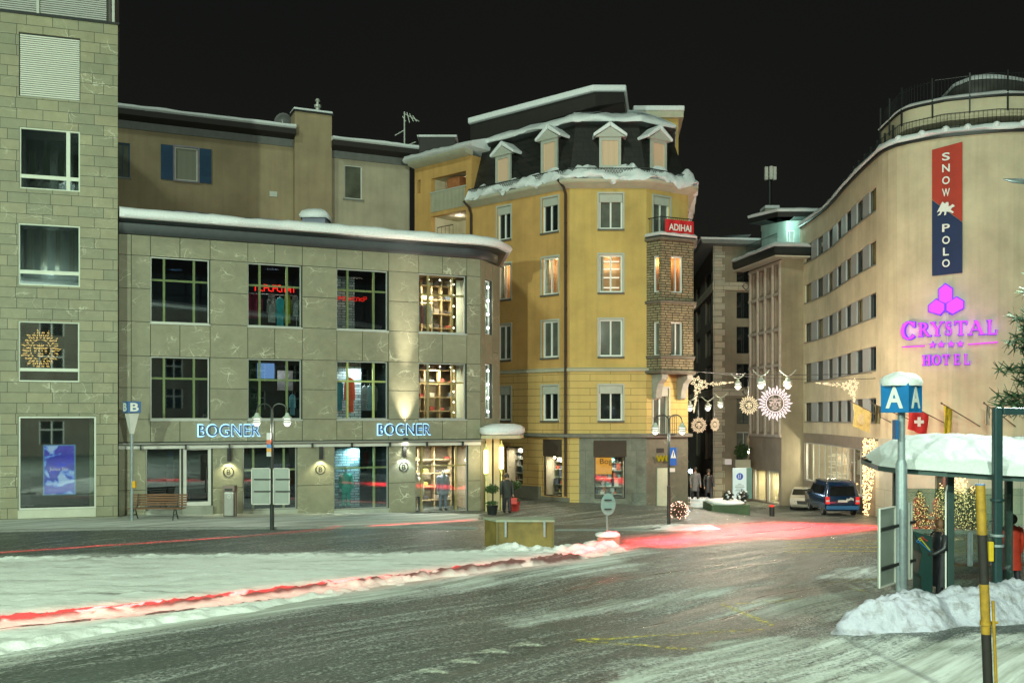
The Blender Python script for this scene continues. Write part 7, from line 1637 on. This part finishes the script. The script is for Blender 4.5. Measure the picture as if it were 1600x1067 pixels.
# ---------------------------------------------------------------- right foreground: sign A, machine, shelter
zf = G(9.1, 20.5); t, x_ = stop_sign(1408.5, 20.5, Zh(644.5, 20.5), Zh(598, 20.5), .60, 'A', 'blue stop sign box lettered A with a thick snow cap on a galvanised pole', R(42), 1, .075, zf, mat('stop_sign_bright_blue', (.005, .16, .42), .35, .2, 2))
b = MB(); b.tube([(x_, 20.5, zf-.2), (x_, 20.5, Zh(725, 20.5)), (x_, 20.5, Zh(718, 20.5))], [.115, .115, .085], 14); b.build('pole_sleeve', GALV, t, 40)
snow_heap(t, (x_, 20.5, Zh(603, 20.5)), .405, .405, .27, 'snow_cap', 5, 24)
MB().box(x_-.19, x_-.13, 20.3, 20.5, Zh(686, 20.5), Zh(656, 20.5)).build('small_plate', SIGNB, t)
t = thing('sign_board_backs', 'two tall grey sign boards seen from behind, clamped to the sign A pole', 'sign board', (x_-.25, 20.3, .4))
for a0, Y0, a1, Y1, y0, y1 in ((1373, 19.6, 1398, 20.25, 797, 919), (1419, 20.8, 1424, 20.9, 780, 905)):
    p0, p1 = P(a0, y1, Y0), P(a1, y1, Y1); hgt = (y1-y0)*20/1550; d = (p1-p0).normalized(); n = Vector((d.y, -d.x, 0)); Fq = Fac([(p0.x, p0.y), (p1.x, p1.y)])
    o = MB().box(0, Fq.len, -.03, 0, p0.z, p0.z+hgt, Fq).build('board', mat('aluminium_sign_back', (.4, .45, .4)), t, bevel=.012)
    b = MB()
    for e in ((0, .025, 0, hgt), (Fq.len-.025, Fq.len, 0, hgt), (0.025, Fq.len-.025, 0, .025), (0.025, Fq.len-.025, hgt-.025, hgt)): b.box(e[0], e[1], .001, .03, p0.z+e[2], p0.z+e[3], Fq)
    b.build('rim', LGREY, o)
    for k in (.22, .72): MB().box(.02, Fq.len+.12, .002, .05, p0.z+hgt*k, p0.z+hgt*k+.06, Fq).build('clamp_bar', DARK, o)
# ticket machine
Y = 21.1; x0, x1, xm = X(1427, Y), X(1457, Y), X(1450, Y); z0, z1 = 0, Zh(831, Y); t = thing('ticket_machine', 'dark green ticket machine with coloured line emblem beside the shelter', 'ticket machine', ((x0+x1)/2, Y, 0))
MG = mat('dark_green_machine', (.012, .05, .045), .4, .1, 3, .1); pf = [(xm-.02, 0), (xm-.02-.12, .62), (x0+.13, .72), (x0+.10, .95), (x0, z1), (x1, z1-.12), (x1, 0)]
pf = [(x0+.16, 0), (x0+.16, .50), (x0+.10, .58), (x0+.17, 1.02), (x0, z1+.02), (x1, z1-.10), (x1, 0)]
b = MB(); b.prism(pf, Y-.02, Y+.42, lambda a, c, w_: (a, w_, c)); b.build('cabinet', MG, t, bevel=.012)
for (a, c, a2, c2, m_, nm) in ((1436.5, 846, 1453, 861, mat('emblem_blue', (.02, .18, .5)), 'blue_line'), (1439.5, 843, 1453, 859, mat('emblem_yellow', (.6, .55, .03)), 'yellow_line'), (1443, 841, 1449, 845, mat('emblem_red', (.5, .04, .02)), 'red_line')):
    A_, B_ = P(a, c, Y-.03), P(a2, c2, Y-.03); b = MB(); b.tube([A_, B_], .012, 6); b.tube([A_+Vector((.028*math.cos(q)-.028, 0, .028*math.sin(q)+.01)) for q in np.linspace(0, 6.283, 13)], .009, 4, False); b.build(nm, m_, t)
b = MB(); p = P(1453.5, 865, Y-.04); b.lathe([(.04, 0), (.04, .04)], (0, 0, 0), 14); b.v = [(p.x+v[0], p.y+v[2], p.z+v[1]) for v in b.v]; b.build('card_reader', DARK, t)
# shelter
SHG = mat('dark_teal_shelter_steel', (.05, .09, .085), .4, .15, 3, .4); SL = Vector((X(1363, 22.2), 22.2)); t = sh = thing('bus_shelter', 'glass bus shelter with a deep dome of snow on its curved roof', 'bus shelter', (10.5, 21.5, 0))
front = [(X(1361, 22.4), 22.5, 2.76), (X(1372, 21.6), 21.6, 2.74), (X(1400, 21.0), 21.0, 2.72), (X(1480, 20.4), 20.4, 2.68), (X(1560, 20.0), 20.0, 2.63), (X(1640, 19.7), 19.7, 2.6), (X(1760, 19.4), 19.4, 2.56)]
back = [(X(1361, 22.4)+.05, 23.2, 2.82), (X(1385, 24), 24, 2.84), (X(1420, 24.3), 24.3, 2.84), (X(1490, 24.2), 24.2, 2.8), (X(1560, 24), 24, 2.76), (X(1640, 23.8), 23.8, 2.74), (X(1760, 23.6), 23.6, 2.7)]
n = len(front); V = [p for p in front]+[p for p in back]; V += [(p[0], p[1], p[2]+.11) for p in front+back]; m2 = 2*n
F_ = [(i, i+1, n+i+1, n+i) for i in range(n-1)]+[(m2+i, m2+n+i, m2+n+i+1, m2+i+1) for i in range(n-1)]+[(i, m2+i, m2+i+1, i+1) for i in range(n-1)]+[(n+i, n+i+1, m2+n+i+1, m2+n+i) for i in range(n-1)]+[(0, n, m2+n, m2), (n-1, m2+n-1, m2+2*n-1, 2*n-1)]
MB().add(V, F_).build('roof', SHG, sh)
def lerp3(a, c, k): return tuple(a[i]+(c[i]-a[i])*k for i in range(3))
res = 110; rings = []
def along(P_, k): k = k*(len(P_)-1); i = min(len(P_)-2, int(k)); return lerp3(P_[i], P_[i+1], k-i)
for i in range(res+1):
    k = (i/res)**1.2; f, g_ = along(front, k), along(back, k); r = []
    for j in range(41):
        v = (j/40)**1.35; p = lerp3(f, g_, v*1.03-.015); e = max(0, 1-abs(2*v-1)**2.6); ex = min(1, (1-math.exp(-(k*2.8)))/(1-math.exp(-1.4))); nn = mnoise.noise(Vector((p[0]*3, p[1]*3, 1)))*.05+mnoise.noise(Vector((p[0]*9, p[1]*9, 4)))*.03
        ov = -.10*(1-abs(2*v-1))**0 if False else 0
        r.append((p[0]+.0, p[1]+(-.15*math.exp(-((v-.06)/.06)**2)-.10*(1-abs(2*mnoise.noise(Vector((p[0]*6, v*14, 2)))))*math.exp(-((v-.1)/.09)**2)), p[2]+.112+(e**.8)*(.06+.66*ex)*(1-.12*k)+nn*min(1, e*4+.1)*(1 if j else 0)))
    rings.append(r)
mb = loft(MB(), rings); mb.build('roof_snow', snow_mat('shelter_snow', c=(.60, .66, .65), amt=.1, bs=.6), sh, 180)
for px, Y in ((1484.5, 21.2), (1576, 21.6), (1484.5, 23.8), (1400, 23.6)):
    a = X(px, Y); o = MB().box(a-.07, a+.07, Y-.06, Y+.06, -.1, 2.70).build('post', SHG, sh, bevel=.012)
    if Y < 21.5: b = MB(); b.tube([(a-.10, Y-.02, 0), (a-.10, Y-.02, 2.3), (a-.04, Y-.02, 2.52), (a, Y-.02, 2.6)], .018, 6); b.build('cable_tube', WHITE, o)
SG = glass_clear('shelter_glass', (.80, .88, .85), .06); a, c = X(1491, 21.3), X(1572, 21.6)
MB().box(a, c, 21.4, 21.412, .15, 2.25).build('glass_panel', SG, sh); MB().box(X(1404, 23.7), X(1484, 23.8), 23.74, 23.752, .15, 2.2).build('glass_panel', SG, sh); MB().box(a, c+1.5, 23.8, 23.812, .15, 2.2).build('glass_panel', SG, sh)
MB().box(a, c, 21.38, 21.43, .10, .15).build('rail', SHG, sh); MB().box(a+.1, c+1.4, 23.2, 23.6, .42, .46).build('bench_board', WOODB, sh)
MB().box(X(1512, 21.35), X(1519, 21.35), 21.3, 21.39, Zh(885, 21.3), Zh(832, 21.3)).build('ticket_box', GALV, sh, bevel=.02)
lamp('POINT', (X(1440, 22), 19.4, 3.6), 12, (.6, .6, 1), .5) if False else None
# green steel frame in front of the shelter
Y = 19.8; t = thing('green_steel_frame', 'tall dark green steel post frame with a horizontal top bar in front of the shelter', 'steel frame', (X(1559, Y), Y, 0)); a = X(1558, Y)
GRN = mat('dark_green_paint', (.022, .055, .058), .35, .15, 4, .2); MB().box(a-.085, a+.085, Y-.085, Y+.085, -.1, Zh(636, Y)).build('post', GRN, t, bevel=.035); MB().box(a+.087, a+4.2, Y-.08, Y+.08, Zh(648, Y), Zh(637, Y)).build('top_bar', GRN, t, bevel=.03); MB().box(a+4.2, a+4.36, Y-.08, Y+.08, -.1, Zh(636, Y)).build('post', GRN, t, bevel=.03)
for yy in (783, 838, 854): b = MB(); b.lathe([(.125, 0), (.13, .01), (.13, .04), (.125, .05)], (a, Y, Zh(yy, Y)), 16); b.build('clamp', GALV if yy > 800 else GRN, t)
b = MB(); b.tube([P(1541, 830, Y), P(1541, 826, Y), P(1545, 815, Y), P(1552, 813, Y)], .012, 5); b.build('cable', DARK, t)
tag(MB().box(X(1541.5, Y), X(1549, Y), Y-.12, Y-.02, Zh(876, Y), Zh(845, Y)).build('yellow_box', mat('yellow_enamel', (.6, .42, .02), .4), None, bevel=.02), 'small yellow and teal ticket validator fixed beside the green post', 'validator')
# yellow and black snow pole, thin yellow rod
Y = 13.3; b0, b1 = P(1545.5, 1110, Y), P(1531.5, 758, Y); t = thing('striped_pole', 'leaning yellow and black banded snow marker pole in the right foreground', 'marker pole', tuple(b0))
YP = mat('yellow_pole_paint', (.30, .18, .015), .55, .5, 7); BP = mat('black_pole_paint', (.012, .010, .008), .7, .5, 9); n_ = 0
yb_ = [758, 835, 912, 990, 1067, 1112]
for i in range(5):
    k0, k1 = (1110-yb_[i])/(1110-758), (1110-yb_[i+1])/(1110-758); b = MB(); b.tube([b0.lerp(b1, k1), b0.lerp(b1, k0)], .062 if i < 4 else .063, 14); b.build('yellow_band' if i % 2 == 0 else 'black_band', YP if i % 2 == 0 else BP, t, 40)
b = MB(); b.tube([b1, b1+Vector((0, 0, .02))], .064, 14); b.build('cap', mat('blue_cap', (.10, .18, .35), .5), t)
c = b0.lerp(b1, .39); b = MB(); b.tube([c-Vector((0, 0, .03)), c+Vector((0, 0, .03))], .075, 14); b.tube([c, c+Vector((.17, .02, 0))], .02, 6); b.build('clamp', YP, t)
b = MB(); b.tube([P(1558, 1110, 13.2), P(1551.5, 938, 13.2)], .022, 8); tag(b.build('thin_yellow_rod', YP, None), 'thin rusty yellow rod clamped beside the striped marker pole', 'rod')
# lamp arm at the right edge
p = PLAZA[2][0]; t = thing('tall_street_lamp', 'tall street lamp whose arm and head reach in at the right edge', 'street lamp', (p[0]+2.2, p[1], 0)); b = MB(); b.tube([(p[0]+2.2, p[1], 0), (p[0]+2.2, p[1], 9.2), (p[0]+1.7, p[1], 9.9), (p[0]+.2, p[1], 10.25)], [.1, .07, .05, .04], 10); b.build('pole', GALV, t, 60)
hd = P(1567, 280, 24.5); b = MB(); b.tube([hd, hd+Vector((.25, 0, -.04)), hd+Vector((.7, 0, -.06)), hd+Vector((1.6, 0, .1)), (p[0]+.2, p[1], 10.2)], [.01, .06, .09, .05, .04], 10); b.build('arm', IRON, t, 60)
lamp('POINT', (X(1585, 24), 24.0, 9.3), 120, (.8, 1, .9), .1)
# ---------------------------------------------------------------- people
SKIN = mat('skin', (.45, .26, .18), .6, .08, 8)
def limb(mb, pts, rs, n=10): mb.tube(pts, rs, n)
def person(loc, rot, h, label, coat, legs, hat, coat_len=.48, arms='down', hood=None, group=None, bag=None, lean=0, stride=.1, name='person', cat='person', skin=SKIN):
    "one continuous body grown with a skin modifier, with coat, trousers, hair and boots over it"
    t = thing(name, label, cat, loc, group); S = h/1.72; Rz = Matrix.Rotation(rot, 3, 'Z'); L0_ = Vector(loc)
    def T(x, y, z): v = Rz @ Vector((x*S, y*S+lean*z, z*S)); return L0_+v
    sh_, hp, kn, an_ = 1.42, .92, .50, .09
    if arms == 'reach': A = {-1: [(.20, 0, 1.40), (.24, -.12, 1.16), (.14, -.36, 1.14), (.10, -.46, 1.16)], 1: [(.20, 0, 1.40), (.25, -.06, 1.14), (.20, -.28, 1.02), (.17, -.38, 1.02)]}
    else: A = {s: [(.20, 0, 1.40), (.26, .02, 1.14), (.27, -.06, .90), (.27, -.09, .80)] for s in (-1, 1)}
    V = [(0, 0, .95), (0, 0, 1.15), (0, 0, 1.38), (0, 0, 1.50), (0, -.01, 1.60), (0, -.01, 1.70)]; Rr = [.14, .13, .14, .055, .085, .07]; E = [(0, 1), (1, 2), (2, 3), (3, 4), (4, 5)]
    for s in (-1, 1):
        i = len(V); a = A[s]; V += [(s*a[k][0], a[k][1], a[k][2]) for k in range(4)]; Rr += [.06, .045, .032, .028]; E += [(2, i), (i, i+1), (i+1, i+2), (i+2, i+3)]
        hnd = Vector(V[i+3]); d = (Vector(V[i+3])-Vector(V[i+2])).normalized()
        for f in range(4):
            j = len(V); o = Vector((.012*(f-1.5)*1.6, 0, 0)); V += [tuple(hnd+d*.05+o), tuple(hnd+d*(.085+.008*(f in (1, 2)))+o+Vector((0, -.01, 0)))]; Rr += [.010, .008]; E += [(i+3, j), (j, j+1)]
        j = len(V); V += [tuple(hnd+Vector((-s*.04, -.02, 0))+d*.03)]; Rr += [.010]; E += [(i+3, j)]
        i = len(V); st = s*stride; V += [(s*.09, 0, .90), (s*.10, -.02-st*.5, kn), (s*.10, -st, an_), (s*.10, -st-.14, .04)]; Rr += [.09, .06, .045, .035]; E += [(0, i), (i, i+1), (i+1, i+2), (i+2, i+3)]
    me = bpy.data.meshes.new('body'); off = L0_; me.from_pydata([tuple(T(*v)-off) for v in V], E, []); me.materials.append(skin)
    o = bpy.data.objects.new('body', me); COL.objects.link(o); o.parent = t; sm = o.modifiers.new('s', 'SKIN'); sm.use_smooth_shade = True
    for k, r_ in enumerate(Rr): me.skin_vertices[0].data[k].radius = (r_*S, r_*S)
    me.skin_vertices[0].data[0].use_root = True; ss = o.modifiers.new('d', 'SUBSURF'); ss.levels = 1; ss.render_levels = 1
    # coat: elliptical rings, sleeves
    zb = 1.46-coat_len*1.9; rings = []
    for z, rx, ry in ((zb, .23, .17), (zb+.15, .225, .17), (1.02, .20, .15), (1.15, .19, .145), (1.30, .225, .15), (1.40, .215, .135), (1.46, .13, .10), (1.50, .075, .075)):
        if z < zb: continue
        rings.append([T(rx*math.cos(a)*(1+.05*math.sin(5*a+z*20)), ry*math.sin(a), z) for a in np.linspace(0, 2*math.pi, 19)[:-1]])
    loft(MB(), rings, True).build('coat', coat, t, 60)
    for s in (-1, 1):
        b = MB(); a = A[s]; b.tube([T(s*.17, 0, 1.41)]+[T(s*q[0], q[1], q[2]) for q in a[:3]]+[T(s*a[3][0]*.99, a[3][1]*.9+a[2][1]*.1, a[3][2]*.8+a[2][2]*.2)], [.075*S, .082*S, .068*S, .055*S, .05*S], 10); b.build('sleeve', coat, t, 60)
        st = s*stride; b = MB(); b.tube([T(s*.09, 0, .98), T(s*.10, -.02-st*.5, kn), T(s*.10, -st, .10)], [.105*S, .08*S, .065*S], 10); b.build('trouser_leg', legs, t, 60)
        b = MB(); b.tube([T(s*.10, -st+.07, .05), T(s*.10, -st-.05, .055), T(s*.10, -st-.17, .04)], [.05*S, .055*S, .035*S], 8); b.build('boot', DARK, t, 60)
    # face features and hair
    if hat is not None:
        b = MB(); b.ball((0, 0, 0), .118, 14, 1.12); c = T(0, .02, 1.655); b.v = [tuple(c+Vector(v)*S) for v in b.v if True]; b.build('hair', hat, t, 80)
    b = MB(); c = T(0, -.095, 1.60); b.tube([T(0, -.088, 1.635), T(0, -.118, 1.60), T(0, -.09, 1.59)], [.008*S, .014*S, .01*S], 6); b.build('nose', skin, t)
    if hood is not None:
        b = MB()
        for k in range(420):
            a = random.random()*6.283; q = T(.135*math.cos(a)*random.uniform(.8, 1.15), .02+.12*math.sin(a)*random.uniform(.8, 1.1), 1.50+.07*random.random()); e = Vector((random.gauss(0, 1), random.gauss(0, 1), random.gauss(0, 1))).normalized()*.035; w_ = e.orthogonal().normalized()*.006; b.add([q-w_, q+w_, q+e+w_*.3], [(0, 1, 2)])
        b.build('fur_collar', hood, t)
    if bag is not None:
        hb2 = T(.30, -.08, .55); MB().box(hb2.x-.16, hb2.x+.16, hb2.y-.05, hb2.y+.05, hb2.z-.18, hb2.z+.12).build('shoulder_bag', bag, t, bevel=.02)
    return t
BLKC = mat('black_quilted_coat', (.02, .022, .026), .35, .4, 7, 0, .5); GRYC = mat('grey_quilted_jacket', (.16, .18, .20), .5, .3, 6)
person((X(1468, 21.4), 21.4, 0), R(-78), 1.66, 'person in a long black quilted coat with fur collar at the ticket machine', BLKC, BLKC, mat('brown_hair', (.14, .07, .035), .7, .3, 12), .62, 'reach', mat('tan_fur', (.30, .20, .11), .8, .3, 20))
person((X(1581, 22.9), 22.9, 0), R(185), 1.62, 'person in a bright red coat behind the shelter glass', mat('red_coat', (.55, .05, .025), .5, .25, 5), mat('dark_trousers', (.03, .03, .04)), mat('dark_hair', (.04, .03, .025), .7), .55)
person((X(792, 45.6), 45.6, G(X(792, 45.6), 45.6)), R(15), 1.75, 'person in dark clothes with a red bag beside the shop entrance', mat('dark_jacket', (.03, .035, .03), .7), MATS['dark_trousers'], MATS['dark_hair'], .42, bag=mat('red_bag', (.6, .06, .05), .5))
for px, Y, lb, c_ in ((1086, 55, 'pedestrian in a grey jacket on the snowy steps at the alley mouth', GRYC), (1107, 56, 'pedestrian in a long black coat at the right of the snowy steps', BLKC)):
    person((X(px, Y), Y, G(X(px, Y), Y)+.3), R(10), 1.78, lb, c_, MATS['dark_trousers'], MATS['dark_hair'], .5, stride=.2, group='pedestrians on the snowy steps')
# mannequins in the shop windows
def mann(h, f, o, lab, coat, legs, hgt=1.8, sk=None): return person(FB(h[0]+(h[1]-h[0])*f, o, h[2]+.02), R(24), hgt, lab, coat, legs, None, .42, 'down', None, 'mannequins in the shop windows', name='mannequin', cat='mannequin', stride=.04, skin=sk or mat('mannequin_white', (.6, .6, .58), .4))
TEALG = mat('mint_ski_suit', (.05, .55, .42), .6, .15, 6)
mann(G0[3], .28, -.6, 'mannequin in a mint green ski suit before the stacked block wall', TEALG, TEALG)
mann(G0[4], .62, -.7, 'mannequin in a grey blue jacket in the bright street level bay', mat('lilac_grey_jacket', (.22, .24, .34), .6, .3, 6), mat('lilac_grey_trousers', (.18, .2, .3), .6, .3, 6), 1.9)
mann(G0[4], .12, -.7, 'mannequin in a white jacket at the left of the bright street level bay', mat('white_jacket', (.6, .58, .5), .6, .2, 6), mat('dark_mann_trousers', (.06, .06, .07)), 1.8)
# ---------------------------------------------------------------- red glow of the passing cars' tail lights, as lamps a hand above the road
def redlamp(a, c, w_, power, z=.75, spread=110):
    a, c = Vector(a), Vector(c); m_ = (a+c)/2; d = c-a; l = lamp('AREA', (m_.x, m_.y, G(m_.x, m_.y)+z), power, (1, .015, .03), 1.0); l.data.shape = 'RECTANGLE'; l.data.size = d.length; l.data.size_y = w_; l.data.spread = R(spread); l.rotation_euler = (0, 0, math.atan2(d.y, d.x)); return l
TL = [gp(900, 868)[:2], gp(1010, 848)[:2], gp(1150, 834)[:2], gp(1400, 824)[:2]]
redlamp(TL[0], TL[1], .5, 80, .5, spread=120); redlamp(TL[1], TL[2], 1.6, 1700, .6, spread=150); redlamp(TL[2], TL[3], 4.0, 7500, .8, spread=150)
I0 = [gp(-40, 978)[:2], gp(250, 949)[:2], gp(560, 912)[:2], gp(900, 870)[:2]]
for a, c in zip(I0, I0[1:]): redlamp(a, c, .16, 26, .34, 60); redlamp(a, c, 1.2, 22, .7, 110)
K0 = [gp(-40, 866)[:2], gp(380, 838)[:2], gp(740, 812)[:2]]
for a, c in zip(K0, K0[1:]): redlamp(a, c, .2, 42, .28, 75)
# ================================================================ the other side of the square, seen only in the window glass
FO = Fac([(62, -34), (-34, -26)]); ow = []
for k in range(15):
    for z in (1.2, 5.0, 8.6, 12.2): ow.append((2.2+k*6.3, 4.6+k*6.3, z, z+2.3))
op = thing('palace_across_square', 'pale many windowed palace across the square, mirrored in the shop windows', 'building', (14, -30, 0))
wall_mesh(FO, 0, FO.len, -1, 17, ow, .2).build('wall', plaster('palace_plaster', (.17, .155, .125)), op)
b = MB(); g_ = MB()
for i, h in enumerate(ow):
    b.box(h[0], h[1], -.15, -.1, h[2], h[3], FO); um = (h[0]+h[1])/2; g_.box(um-.06, um+.06, -.1, -.05, h[2], h[3], FO); g_.box(h[0], h[1], -.1, -.05, h[2]+1.4, h[2]+1.5, FO); g_.box(h[0], h[0]+.1, -.1, -.05, h[2], h[3], FO); g_.box(h[1]-.1, h[1], -.1, -.05, h[2], h[3], FO)
b.build('pane', DP, op); g_.build('window_frame', WHITE, op); sweep('roof_snow', FO.p, [(-3, 17), (.6, 17.05), (.7, 17.4), (-3, 18.2)], SNOW, op)
for x_, y_, l_ in ((-24, -10, 'left'), (26, -14, 'middle'), (44, -8, 'right')):
    needle_tree('fir_tree', 'tall snowy fir, %s of three behind the photographer, mirrored in the shop glass' % l_, 'tree', (x_, y_, 0), 12, 2.6, PINEM, 50, 6, .12, 0, 'firs across the square', int(x_)+60, .8, .02, .35, 6)
for (x_, y_, z_0) in ((-19, -3, 13), (8, -6, 13)):
    t = thing('tall_street_lamp', 'unseen tall square lamp behind the photographer, '+('further left' if x_ < 0 else 'further right'), 'street lamp', (x_, y_, 0)); b = MB(); b.tube([(x_, y_-.6, 0), (x_, y_-.6, z_0-.3), (x_, y_-.6, z_0+.5), (x_, y_, z_0+.55)], [.14, .08, .06, .06], 8); b.build('pole', GALV, t)
for loc, p_, c_ in PLAZA: lamp('POINT', loc, p_, c_, .35)
